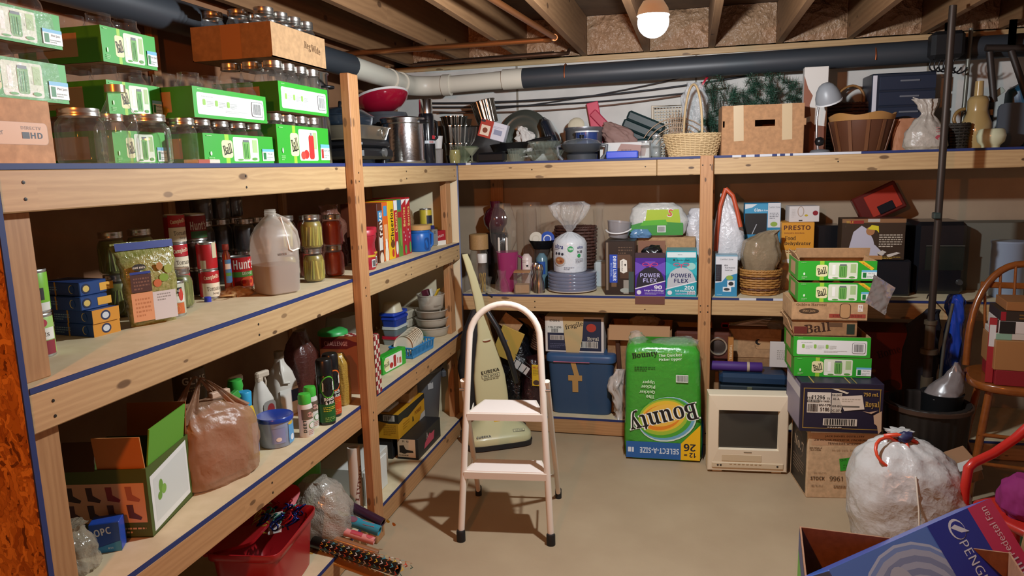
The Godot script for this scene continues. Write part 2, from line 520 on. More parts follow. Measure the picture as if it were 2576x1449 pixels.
func setting() -> void:
	var m := MB.new(); bx(m, Vector3(0.6, -0.06, -1.0), Vector3(5.6, 0.12, 8.0))
	st("floor", m, mt("ffffff", 0.62, 0.0, {"tex": noise_tex(512, 0.008, Color("a58f72"), Color("b09b7d"), 21, 5, 1.0, 0.04), "tri": 0.55}))
	var conc := mt("ffffff", 0.85, 0.0, {"tex": noise_tex(512, 0.01, Color("c6c5c0"), Color("dddcd6"), 33, 5, 1.0, 0.04), "tri": 0.7})
	var ply := mt("ffffff", 0.75, 0.0, {"tex": noise_tex(256, 0.012, Color("a08b74"), Color("ad987f"), 41, 4, 1.0, 0.04), "tri": 0.9})
	m = MB.new(); bx(m, Vector3(0.6, 1.135, WZ - 0.1), Vector3(5.4, 2.27, 0.2))
	var wb := st("wall_back", m, conc)
	for x in [-1.12, 0.02, 1.32]: boxp(wb, "form_joint", Vector3(x, 1.135, WZ + 0.002), Vector3(0.012, 2.27, 0.006), mt("8f897b", 0.9), 0.0)
	boxp(wb, "panel_back", Vector3(0.6, 0.83, WZ + 0.008), Vector3(5.2, 1.5, 0.012), ply, 0.0)
	var sill := board(wb, "sill_plate", Vector3(WX, 2.27, WZ - 0.14), Vector3(3.2, 2.305, WZ + 0.01), 0)
	sill.name = "sill_plate"
	m = MB.new(); bx(m, Vector3(WX - 0.1, 1.26, -1.0), Vector3(0.2, 2.54, 8.0))
	var wl := st("wall_left", m, mt("ffffff", 0.8, 0.0, {"tex": noise_tex(256, 0.02, Color("80583a"), Color("916848"), 51, 4, 1.0, 0.05), "tri": 0.8}))
	for z in [-4.6, -3.2, -2.4, -1.6, -0.8]: board(wl, "stud", Vector3(WX, 0, z - 0.019), Vector3(WX + 0.03, 2.3, z + 0.019), 1)
	m = MB.new(); bx(m, Vector3(3.4, 1.26, -1.0), Vector3(0.2, 2.54, 8.0)); st("wall_right", m, conc)
	m = MB.new(); bx(m, Vector3(0.6, 1.26, 2.9), Vector3(5.4, 2.54, 0.2)); st("wall_front", m, conc)
	m = MB.new(); bx(m, Vector3(0.6, 2.56, -1.0), Vector3(5.6, 0.04, 8.0))
	var ce := st("ceiling", m, mt("ffffff", 0.8, 0.0, {"tex": noise_tex(256, 0.03, Color("55402e"), Color("6a5038"), 61, 4, 1.0, 0.06), "tri": 0.9}))
	var kraft := mt("b08a6a", 0.42, 0.0, {"tex": card_t, "tri": 1.5, "nrm": crink, "ns": 1.2})
	var xs := []
	for i in 13: xs.append(-1.84 + 0.39 * i)
	for i in xs.size():
		joistb(ce, xs[i], i)
		if i < xs.size() - 1:
			var mm := MB.new(); var x0: float = xs[i] + 0.021; var x1: float = xs[i + 1] - 0.021
			NZ.frequency = 1.0; NZ.seed = i
			sheet(mm, 14, 9, func(u, v): return Vector3(lerpf(x0, x1, u), lerpf(2.306, 2.537, v), WZ + 0.045 + 0.035 * sin(u * PI) * sin(v * PI) + 0.018 * NZ.get_noise_2d(u * 4 + i * 9, v * 3)), 0.002)
			put(ce, "insulation_facing", mm, kraft)
	# drain: grey white plastic, then black, along the left wall and the back wall
	var dr := th("drain_pipe", "thick drain pipe running round corner under the joists, white then black", "pipe")
	var wp := mt("d9d4c4", 0.4); var bp := mt("353a40", 0.45)
	tubp(dr, "black_pipe", [Vector3(-1.87, 2.20, -1.2), Vector3(-1.75, 2.165, -3.62)], 0.06, bp, 20)
	tubp(dr, "white_pipe", [Vector3(-1.75, 2.165, -3.55), Vector3(-1.757, 2.15, -4.4)], 0.056, wp, 20)
	var el := [Vector3(-1.757, 2.15, -4.34)]
	for i in 7:
		var a := PI / 2 * i / 6.0
		el.append(Vector3(-1.757 + 0.14 * (1 - cos(a)), 2.15, -4.42 - 0.14 * sin(a)))
	el.append(Vector3(-1.55, 2.15, -4.56))
	tubp(dr, "elbow", el, 0.062, wp, 20)
	for z in [-4.16, -4.33]: tubp(dr, "collar", [Vector3(-1.757, 2.15, z + 0.02), Vector3(-1.757, 2.15, z - 0.02)], 0.067, wp, 20)
	tubp(dr, "collar", [Vector3(-1.56, 2.15, -4.56), Vector3(-1.51, 2.15, -4.56)], 0.067, wp, 20)
	tubp(dr, "white_pipe", [Vector3(-1.6, 2.15, -4.56), Vector3(-1.03, 2.165, -4.56)], 0.054, wp, 20)
	tubp(dr, "coupling", [Vector3(-1.16, 2.163, -4.56), Vector3(-1.03, 2.165, -4.56)], 0.063, wp, 20)
	tubp(dr, "black_pipe", [Vector3(-1.04, 2.165, -4.56), Vector3(3.1, 2.20, -4.56)], 0.062, bp, 20)
	for x in [-0.76, 0.98]: tubp(dr, "pipe_strap", arc(Vector3(x, 2.17, -4.56), 0.066, -20, 200, 14, Vector3(0, 0, 1)), 0.004, mt("b0623c", 0.4, 0.7), 6)
	var cop := mt("a86a3e", 0.32, 0.85)
	var c1 := th("copper_pipe", "bright copper water pipe turning a corner below the left joists", "pipe")
	tubp(c1, "pipe", [Vector3(-1.9, 2.275, -3.9), Vector3(-0.76, 2.275, -3.9), Vector3(-0.715, 2.275, -3.89), Vector3(-0.70, 2.275, -3.85), Vector3(-0.80, 2.275, -2.6), Vector3(-0.9, 2.275, 1.5)], 0.0145, cop, 10)
	tubp(c1, "elbow_fitting", [Vector3(-0.76, 2.275, -3.9), Vector3(-0.715, 2.275, -3.89), Vector3(-0.70, 2.275, -3.85)], 0.0185, cop, 10)
	var c2 := th("copper_pipe", "dull dark copper pipe close above the white drain pipe", "pipe")
	tubp(c2, "pipe", [Vector3(-1.66, 2.25, -4.3), Vector3(-0.80, 2.26, -4.3), Vector3(-0.74, 2.265, -4.34), Vector3(-0.72, 2.275, -4.4), Vector3(-0.72, 2.30, -4.45)], 0.011, mt("5a4030", 0.45, 0.7), 8)
	tubp(c2, "pipe", [Vector3(-1.66, 2.27, -4.38), Vector3(-0.80, 2.28, -4.38)], 0.009, mt("4a3a30", 0.45, 0.7), 8)
	# slack cables along the back wall
	var cb := mt("26282c", 0.6); var cn := 0
	for q in [[-1.75, 2.06, -0.6, 2.0, 0.35, 2.13], [-1.7, 2.03, -0.8, 1.98, 0.2, 2.06], [-1.7, 2.0, -0.7, 1.93, 0.2, 2.06], [-1.65, 1.99, -1.2, 2.0, 0.1, 2.16]]:
		var pts := []
		for i in 15:
			var u := i / 14.0
			pts.append(Vector3(lerpf(q[0], q[4], u), (1 - u) * (1 - u) * q[1] + 2 * u * (1 - u) * q[3] + u * u * q[5], WZ + 0.05 + 0.02 * sin(u * 5 + cn)))
		var o := th("cable", ["black cable sagging highest along the concrete wall", "second slack black cable on the concrete wall below pipe", "lowest brownish cable drooping across the concrete wall", "thin cable rising steeply behind the black drain"][cn], "cable")
		tubp(o, "wire", pts, [0.006, 0.005, 0.005, 0.004][cn], cb if cn != 2 else mt("6b4d3c", 0.6), 6); cn += 1

var joist_m: StandardMaterial3D
func joistb(ce: Node, x: float, i: int) -> void:
	if joist_m == null: joist_m = mt("ffffff", 0.6, 0.0, {"tex": pine_tex(31, Color("8c6846"), Color("5f4028"), 6), "uv": [0.5, 3.0]})
	var m := MB.new(); m.uo = Vector2(i * 0.37, i * 0.11)
	bx(m, Vector3(x, 2.4215, (WZ + 2.72) * 0.5), Vector3(0.038, 0.233, 2.68 - WZ), 0.002)
	put(ce, "joist", m, joist_m)

func shelving() -> void:
	var top_m := mt("ffffff", 0.7, 0.0, {"tex": noise_tex(512, 0.02, Color("cdbb95"), Color("dac9a6"), 71, 5, 1.0, 0.06), "tri": 1.2})
	var blue := mt("1f2f66", 0.6)
	var white := mt("c9cbd2", 0.6)
	var t := th("shelving_unit", "long pine lumber shelving along left wall with blue painted shelf edges", "shelf")
	var z0 := -1.177; var z1 := -4.14
	var hs := [1.637, 1.165, 0.619, 0.094]
	for i in 4:
		var zn := z0 if i < 3 else -1.2
		board(t, "front_board", Vector3(AX - 0.038, hs[i] - 0.089, z1), Vector3(AX, hs[i], zn), [0, 0, 2, 2][i])
		board(t, "back_board", Vector3(WX + 0.035, hs[i] - 0.089, z1), Vector3(WX + 0.07, hs[i], zn), 2)
		boxp(t, "shelf_panel", Vector3((AX + WX) * 0.5 + 0.016, hs[i] + 0.006, (z0 + z1) * 0.5), Vector3(AX - WX - 0.034, 0.012, zn - z1), top_m, 0.0)
		if i < 3 or true: boxp(t, "edge_strip", Vector3(AX - 0.001, hs[i] + 0.006, (zn + z1) * 0.5), Vector3(0.004, 0.0125, zn - z1 - 0.01), blue, 0.0)
	# studs behind the front boards
	for z in [[-1.192, -1.278], [-4.13, -4.045]]:
		for y in [[0.106, 0.53], [0.631, 1.076], [1.177, 1.548]]:
			board(t, "post", Vector3(AX - 0.078, y[0], minf(z[0], z[1])), Vector3(AX - 0.04, y[1], maxf(z[0], z[1])), 1)
		board(t, "rear_post", Vector3(WX + 0.035, 0.106, minf(z[0], z[1])), Vector3(WX + 0.07, 1.6, maxf(z[0], z[1])), 1)
	board(t, "tall_post", Vector3(AX + 0.001, 0.0, -2.785), Vector3(AX + 0.039, 2.0, -2.7), 1)
	# the end facing the camera: a strand board panel with a blue edge; the far end: a painted panel
	boxp(t, "end_panel", Vector3((AX + WX) * 0.5 + 0.016, 0.818, z0 + 0.007), Vector3(AX - WX - 0.034, 1.636, 0.012), mt("ffffff", 0.65, 0.0, {"tex": osb_tex(), "tri": 1.6}), 0.0)
	boxp(t, "edge_strip", Vector3(AX + 0.001, 0.818, z0 + 0.007), Vector3(0.004, 1.636, 0.0135), blue, 0.0)
	boxp(t, "end_panel", Vector3((AX + WX) * 0.5 + 0.016, 0.82, z1 - 0.007), Vector3(AX - WX - 0.034, 1.63, 0.012), mt("dccfae", 0.7), 0.0)
	boxp(t, "edge_strip", Vector3(AX + 0.001, 0.82, z1 - 0.007), Vector3(0.004, 1.63, 0.013), mt("7a86a5", 0.6), 0.0)
	screws(t, Vector3(AX, 0, 0), true)
	# back shelving
	var b := th("shelving_unit", "pine lumber shelving across the back wall with worn blue edges", "shelf")
	var x0 := AX + 0.004; var x1 := 3.2
	var hb := [1.637, 0.849, 0.094]
	for i in 3:
		var cut := 0.055
		if i == 0:
			board(b, "front_board", Vector3(x0, hb[i] - 0.089, BZ - 0.038), Vector3(-0.188, hb[i], BZ), 0)
			board(b, "front_board", Vector3(-0.186, hb[i] - 0.089, BZ - 0.038), Vector3(x1, hb[i], BZ), 0)
		else: board(b, "front_board", Vector3(x0, hb[i] - 0.089, BZ - 0.038), Vector3(x1, hb[i], BZ), [0, 0, 2][i])
		board(b, "back_board", Vector3(x0, hb[i] - 0.089, WZ + 0.02), Vector3(x1, hb[i], WZ + 0.055), 2)
		boxp(b, "shelf_panel", Vector3((x0 + x1) * 0.5, hb[i] + 0.006, (BZ + WZ) * 0.5 + 0.008), Vector3(x1 - x0, 0.012, BZ - WZ - 0.02), top_m, 0.0)
		var segs := [[x0, x1, 0]]
		if i == 0: segs = [[x0, -1.5 + 0.2, 0], [-1.3, -1.27, 1], [-1.27, 0.215, 0], [0.215, 0.262, 1], [0.262, 0.285, 0], [0.285, 0.33, 1], [0.33, 0.357, 0], [0.357, 0.42, 1], [0.42, 0.445, 0], [0.445, 0.46, 1], [0.46, 0.485, 0], [0.485, 0.51, 1], [0.51, 0.525, 0], [0.525, 0.86, 1], [0.86, 1.73, 0], [1.73, 1.86, 1], [1.86, x1, 0]]
		if i == 1: segs = [[x0, 0.27, 0], [0.27, 0.36, 1], [0.36, 0.45, 0], [0.45, 0.62, 1], [0.62, x1, 0]]
		for s in segs: boxp(b, "edge_strip", Vector3((s[0] + s[1]) * 0.5, hb[i] + 0.006, BZ - 0.001), Vector3(s[1] - s[0], 0.0125, 0.004), white if s[2] else blue, 0.0)
	board(b, "post", Vector3(0.047, 0.0, BZ + 0.001), Vector3(0.117, 1.652, BZ + 0.039), 1)
	board(b, "post", Vector3(2.3, 0.0, BZ + 0.001), Vector3(2.38, 1.652, BZ + 0.039), 1)
	for x in [-1.31, 0.06, 2.3]: board(b, "rear_post", Vector3(x, 0.106, WZ + 0.02), Vector3(x + 0.085, 1.6, WZ + 0.055), 1)
	screws(b, Vector3(0, 0, BZ), false)

func screws(t: Node3D, at: Vector3, left: bool) -> void:
	var mm := mt("2c2620", 0.5, 0.4)
	var zs := [-1.235, -2.02, -2.74, -3.35, -4.09]
	var ys := [1.61, 1.575, 1.135, 1.1, 0.59, 0.555]
	if not left: zs = [-0.9, 0.06, 0.1, 0.75, 1.25, -0.25]; ys = [1.6, 0.82, 0.785, 0.07]
	for z in zs:
		for y in ys:
			var X := Transform3D(Basis(Vector3(0, 0, 1), -PI / 2), Vector3(AX + (0.039 if absf(z + 2.74) < 0.05 else 0.0), y, z)) if left else Transform3D(Basis(Vector3(1, 0, 0), PI / 2), Vector3(z, y, BZ + (0.039 if z > 0.04 and z < 0.12 else 0.0)))
			lath(t, "screw", V2([0, 0.0, 0.0042, 0.0, 0.0038, 0.001, 0.0, 0.0014]), mm, 8, X)

# ---------- printed cardboard ----------
const GREEN := "2fa62c"
func jar_art(w: float, h: float, red := false) -> Array:
	# the front of a green canning jar carton, w by h, its origin at the middle of the face
	var k := h / 0.095
	var o := [["r", -w / 2, -h / 2, w, h, GREEN], ["r", -w * 0.22, -h / 2, w * 0.055, h, "9ccf3a"],
		["p", rr(-w * 0.193, 0.0, w * 0.075, h * 0.30, 0.2), "e9e3ad"],
		["p", rr(w * 0.075, 0.0, w * 0.185, h * 0.42, 0.08), "dfe8cf"], ["r", -w * 0.10, -h * 0.40, w * 0.355, h * 0.14, "eef0e2"],
		["r", -w * 0.06, -h * 0.2, w * 0.04, h * 0.5, "f5f7ee"], ["r", w * 0.17, -h * 0.1, w * 0.07, h * 0.45, "a9c98a"],
		["t", "Ball", -w * 0.193, 0.0, h * 0.34, "1c2416", 3, 12, -w * 0.115], ["r", -w * 0.235, -h * 0.17, w * 0.08, h * 0.02, "1c2416"]]
	if red:
		o += [["p", rr(w * 0.13, -h * 0.05, w * 0.05, h * 0.33, 0.3), "c2302c"], ["r", w * 0.115, h * 0.26, w * 0.03, h * 0.08, "8d8d8d"],
			["e", w * 0.02, -h * 0.25, w * 0.05, h * 0.12, "c8322c"], ["e", -w * 0.04, -h * 0.28, w * 0.045, h * 0.11, "d8463c"]]
	else:
		o += [["p", rr(w * 0.075, -h * 0.02, w * 0.05, h * 0.33, 0.2), "6fae55"], ["r", w * 0.033, h * 0.26, w * 0.084, h * 0.08, "6d7376"],
			["r", w * 0.045, -h * 0.3, w * 0.008, h * 0.5, "2f7a2c"], ["r", w * 0.065, -h * 0.28, w * 0.008, h * 0.48, "3d8a36"], ["r", w * 0.087, -h * 0.3, w * 0.008, h * 0.5, "2f7a2c"],
			["e", -w * 0.02, -h * 0.36, w * 0.04, h * 0.03, "5da049"], ["e", w * 0.19, -h * 0.33, w * 0.04, h * 0.05, "5da049"]]
	o += [["r", w * 0.31, -h * 0.40, w * 0.19, h * 0.36, "eef3ee"], ["r", w * 0.31, -h * 0.06, w * 0.19, h * 0.10, "6fb7dd"],
		["r", w * 0.325, -h * 0.35, w * 0.045, h * 0.26, "b23430" if red else "1f7a3a"], ["t", "Pint Jars" if not red else "Quart Jars", w * 0.435, -h * 0.14, h * 0.08, "3c4a4a", 2],
		["k", w * 0.38, -h * 0.36, w * 0.10, h * 0.12, 2, "8a9a94"], ["k", -w * 0.45, -h * 0.42, w * 0.07, h * 0.14, 3, "a9dc9c"], ["e", -w * 0.42, -h * 0.16, w * 0.012, h * 0.07, "d7f0cf"], ["k", -w * 0.46, h * 0.40, w * 0.1, h * 0.05, 1, "a9dc9c"]]
	return o

func rr(cx: float, cy: float, hw: float, hh: float, f: float) -> Array:
	var o := []; var r := minf(hw, hh) * f * 2.0
	for q in [[1, 1, 0], [-1, 1, 90], [-1, -1, 180], [1, -1, 270]]:
		for i in 4:
			var a := deg_to_rad(q[2] + i * 30.0)
			o.append(cx + q[0] * (hw - r) + cos(a) * r); o.append(cy + q[1] * (hh - r) + sin(a) * r)
	return o

func label_art(w: float, h: float) -> Array:
	# the back of a jar carton: white panel, three green jars, a bar code
	var o := [["r", -w / 2, -h / 2, w, h, GREEN], ["p", rr(0, -h * 0.03, w * 0.455, h * 0.36, 0.1), "e9ebe8"], ["k", -w * 0.44, h * 0.41, w * 0.1, h * 0.05, 1, "a9dc9c"], ["k", -w * 0.40, h * 0.18, w * 0.25, h * 0.06, 1, "b7beb8"]]
	for i in 3:
		var x := -w * 0.37 + i * w * 0.155
		o += [["p", rr(x, 0.02 * h, w * 0.018, h * 0.1, 0.3), "8fc255"], ["k", x + w * 0.03, -h * 0.12, w * 0.09, h * 0.2, 4, "b9c0ba"]]
	o += [["k", -w * 0.1, -h * 0.27, w * 0.3, h * 0.1, 2, "c4cac5"], ["p", rr(w * 0.35, -h * 0.03, w * 0.085, h * 0.27, 0.15), "4a4a4a"], ["p", rr(w * 0.35, -h * 0.03, w * 0.08, h * 0.255, 0.15), "e9ebe8"], ["b", w * 0.29, -h * 0.22, w * 0.12, h * 0.38]]
	return o

func shell(p: Node3D, called: String, w: float, h: float, d: float, mat: Material, wall := 0.004, y0 := 0.0) -> MeshInstance3D:
	# an open box: floor and four walls
	var m := MB.new()
	bx(m, Vector3(0, y0 + wall / 2, 0), Vector3(w, wall, d))
	for s in [-1.0, 1.0]:
		bx(m, Vector3(0, y0 + h / 2, s * (d - wall) / 2), Vector3(w, h, wall))
		bx(m, Vector3(s * (w - wall) / 2, y0 + h / 2, 0), Vector3(wall, h, d - 2 * wall))
	return put(p, called, m, mat)

var card: StandardMaterial3D
var cardd: StandardMaterial3D

func jar_tray(label: String, at: Vector3, turn: float, w: float, h: float, d: float, back := false, red := false, side_art := true) -> Node3D:
	var t := th("jar_carton", label, "carton", at, turn)
	shell(t, "tray", w, h, d, card)
	var F := Transform3D(Basis(), Vector3(0, h / 2, d / 2))
	pr(t, F, label_art(w, h) if back else jar_art(w, h, red), 0, "printed_front")
	if side_art:
		for s in [-1, 1]: pr(t, Transform3D(Basis(Vector3.UP, s * PI / 2), Vector3(s * w / 2, h / 2, 0)), [["r", -d / 2, -h / 2, d, h, "3f8f22"], ["r", -d * 0.28, -h * 0.32, d * 0.5, h * 0.66, "b8906a"]], 0, "printed_side")
	return t

func floor_things() -> void:
	card = mt("c39a6e", 0.8, 0.0, {"tex": card_t, "tri": 6.0}); cardd = mt("a37b52", 0.8, 0.0, {"tex": card_t, "tri": 6.0})
	# ---- step ladder
	var t := th("step_ladder", "pale pink folding two-step ladder with hoop handrail on the floor", "ladder", Vector3(-0.765, 0, -2.822), 6.3)
	var lm := mt("e8dccd", 0.32, 0.0, {"coat": 0.3}); var wht := mt("efe3da", 0.5); var rub := mt("141414", 0.6)
	var sl := 0.155
	var hoop := []
	for i in 9: hoop.append(Vector3(-lerpf(0.198, 0.155, i / 8.0), 0.03 + 0.85 * i / 8.0, -(0.03 + 0.85 * i / 8.0) * sl))
	for i in range(1, 16):
		var a := PI - PI * i / 16.0; var y := 0.88 + sin(a) * 0.15
		hoop.append(Vector3(cos(a) * 0.155, y, -y * sl))
	for i in 9: hoop.append(Vector3(lerpf(0.155, 0.198, i / 8.0), 0.88 - 0.85 * i / 8.0, -(0.88 - 0.85 * i / 8.0) * sl))
	tubp(t, "hoop_frame", hoop, 0.0145, lm, 14)
	for s in [-1.0, 1.0]:
		tubp(t, "rear_leg", [Vector3(s * 0.185, 0.7, -0.108), Vector3(s * 0.2, 0.03, -0.445)], 0.0125, lm, 10)
		for q in [[0.198, 0.0, 0.0195], [0.2, -0.45, 0.016]]: lath(t, "foot", V2([0, 0, q[2], 0, q[2], 0.045, q[2] - 0.003, 0.05, 0, 0.05]), rub, 14, tf(s * q[0], 0, q[1]))
		tubp(t, "hinge_bolt", [Vector3(s * 0.165, 0.66, -0.10), Vector3(s * 0.2, 0.66, -0.10)], 0.006, mt("a9a9a9", 0.3, 0.9), 8)
		boxp(t, "step_bracket", Vector3(s * 0.178, 0.25, -0.13), Vector3(0.003, 0.025, 0.2), lm, 0.0, Basis(Vector3.RIGHT, 0.35))
		boxp(t, "step_bracket", Vector3(s * 0.17, 0.51, -0.17), Vector3(0.003, 0.025, 0.18), lm, 0.0, Basis(Vector3.RIGHT, 0.3))
	tubp(t, "rear_brace", [Vector3(-0.197, 0.14, -0.39), Vector3(0.197, 0.14, -0.39)], 0.008, lm, 8)
	for q in [[0.292, 0.182, 0.148, 0.15, -0.03], [0.545, 0.166, 0.12, 0.2, -0.07]]:
		var m := MB.new()
		extr(m, PackedVector2Array([Vector2(-q[1], 0), Vector2(q[1], 0), Vector2(q[1], 0.03), Vector2(q[2], q[3]), Vector2(-q[2], q[3]), Vector2(-q[1], 0.03)]), 0.03, Transform3D(Basis(Vector3.RIGHT, -PI / 2), Vector3(0, q[0], q[4])))
		var sp := put(t, "step", m, lm)
		m = MB.new()
		extr(m, PackedVector2Array([Vector2(-q[1] + 0.012, 0.012), Vector2(q[1] - 0.012, 0.012), Vector2(q[1] - 0.012, 0.03), Vector2(q[2] - 0.008, q[3] - 0.012), Vector2(-q[2] + 0.008, q[3] - 0.012), Vector2(-q[1] + 0.012, 0.03)]), 0.003, Transform3D(Basis(Vector3.RIGHT, -PI / 2), Vector3(0, q[0] + 0.0165, q[4])))
		put(sp, "tread_mat", m, wht)
	vacuum()
	paper_towels()
	television()
	carton_stack()
	trash_bag()
	fan_box()

func vacuum() -> void:
	var t := th("upright_vacuum", "pale yellow upright vacuum cleaner with black bag leaning in the corner", "vacuum", Vector3(-1.105, 0, -3.945), 30)
	var cr := mt("cfc99c", 0.35, 0.0, {"coat": 0.3}); var blk := mt("17181b", 0.55); var rubb := mt("202125", 0.4)
	var m := MB.new()
	loft(m, [[0.02, 0.19, 0.125, 0, 0, 5], [0.05, 0.195, 0.13, 0, 0, 5], [0.075, 0.193, 0.127, 0, 0, 4.5], [0.105, 0.165, 0.10, 0, -0.012, 4], [0.13, 0.12, 0.07, 0, -0.03, 3], [0.145, 0.06, 0.04, 0, -0.04, 2.5]], 40, 0, 8, 1, 2)
	var hd := put(t, "floor_head", m, cr)
	m = MB.new(); loft(m, [[0.006, 0.193, 0.13, 0, 0, 6], [0.035, 0.197, 0.134, 0, 0, 6]], 40)
	put(hd, "bumper", m, rubb)
	for s in [-1.0, 1.0]: lath(hd, "wheel", V2([0, -0.012, 0.035, -0.012, 0.04, 0, 0.035, 0.012, 0, 0.012]), rubb, 20, Transform3D(Basis(Vector3(0, 0, 1), PI / 2), Vector3(s * 0.188, 0.04, -0.07)))
	pr(hd, tf(-0.105, 0.088, 0.1135, 0, -38), [["t", "EUREKA", 0, 0, 0.014, "23241f", 1, 0, 1.2]])
	pr(hd, tf(0.11, 0.098, 0.098, 0, -48), [["r", -0.035, -0.009, 0.07, 0.018, "3b3c34"], ["r", -0.033, -0.007, 0.066, 0.014, "cfc99c"], ["t", "THE BOSS", 0, 0, 0.008, "3b3c34", 1]])
	boxp(hd, "pedal", Vector3(-0.0, 0.148, 0.0), Vector3(0.035, 0.008, 0.05), mt("e0b53a", 0.5), 0.002, Basis(Vector3.RIGHT, 0.5))
	# the hard front cover: a long tapering shield, slightly bowed, leaning back
	var ln := tf(0.0, 0.12, -0.045, 0, -1.0, 4.5)
	m = MB.new()
	var rows := [[0.0, 0.095, 0.05], [0.15, 0.1, 0.055], [0.27, 0.096, 0.058], [0.36, 0.082, 0.058], [0.45, 0.062, 0.054], [0.54, 0.043, 0.046], [0.64, 0.031, 0.036], [0.74, 0.028, 0.03], [0.86, 0.024, 0.026], [0.96, 0.021, 0.022], [1.02, 0.017, 0.018]]
	var rg := []
	for q in rows: rg.append([q[0], q[1], q[2] * 0.45, -0.26 * pow(maxf(0, q[0] - 0.6), 1.7), 0.0, 3.2])
	loft(m, rg, 28, 0, 8, 1, 3, 0, ln)
	var bd := put(t, "body_cover", m, cr)
	pr(bd, ln * tf(-0.004, 0.315, 0.027), [["t", "EUREKA", 0.008, 0, 0.02, "1f201c", 1, 3, -0.11], ["p", rr(0.008, -0.028, 0.055, 0.0115, 0.2), "2b2c28"], ["p", rr(0.008, -0.028, 0.053, 0.0095, 0.2), "cfc99c"], ["t", "THE BOSS", 0.008, -0.028, 0.013, "2b2c28", 1, 0, -0.09], ["t", "POWER PLUS", 0.008, -0.048, 0.008, "2b2c28", 3, 0, -0.09]])
	pr(bd, ln * tf(0, 0.09, 0.0255), [["t", "POWER PLUS", 0.03, 0.02, 0.007, "3b3c34", 1], ["r", -0.04, 0.008, 0.1, 0.002, "3b3c34"]])
	pr(bd, ln * tf(0, 0.50, 0.0252), [["e", 0.005, 0, 0.024, 0.009, "7a3d1d"], ["e", 0.005, 0.006, 0.026, 0.006, "dcd8b4"]])
	m = MB.new()
	loft(m, [[0.1, 0.05, 0.03, -0.05, -0.085, 3], [0.2, 0.08, 0.036, -0.09, -0.09, 2.6], [0.45, 0.085, 0.036, -0.115, -0.085, 2.6], [0.65, 0.065, 0.032, -0.11, -0.08, 2.4], [0.8, 0.03, 0.02, -0.085, -0.075, 2.2]], 28, 0.008, 14, 6, 4)
	put(t, "dust_bag", m, blk)
	tubp(t, "hose", [Vector3(-0.03, 0.80, -0.02), Vector3(0.02, 0.70, 0.03), Vector3(0.07, 0.56, 0.05), Vector3(0.105, 0.44, 0.04), Vector3(0.13, 0.36, 0.0)], 0.016, rubb, 10)
	tubp(t, "cord_hook", [Vector3(-0.03, 0.9, -0.03), Vector3(0.0, 0.88, 0.0)], 0.005, rubb, 6)

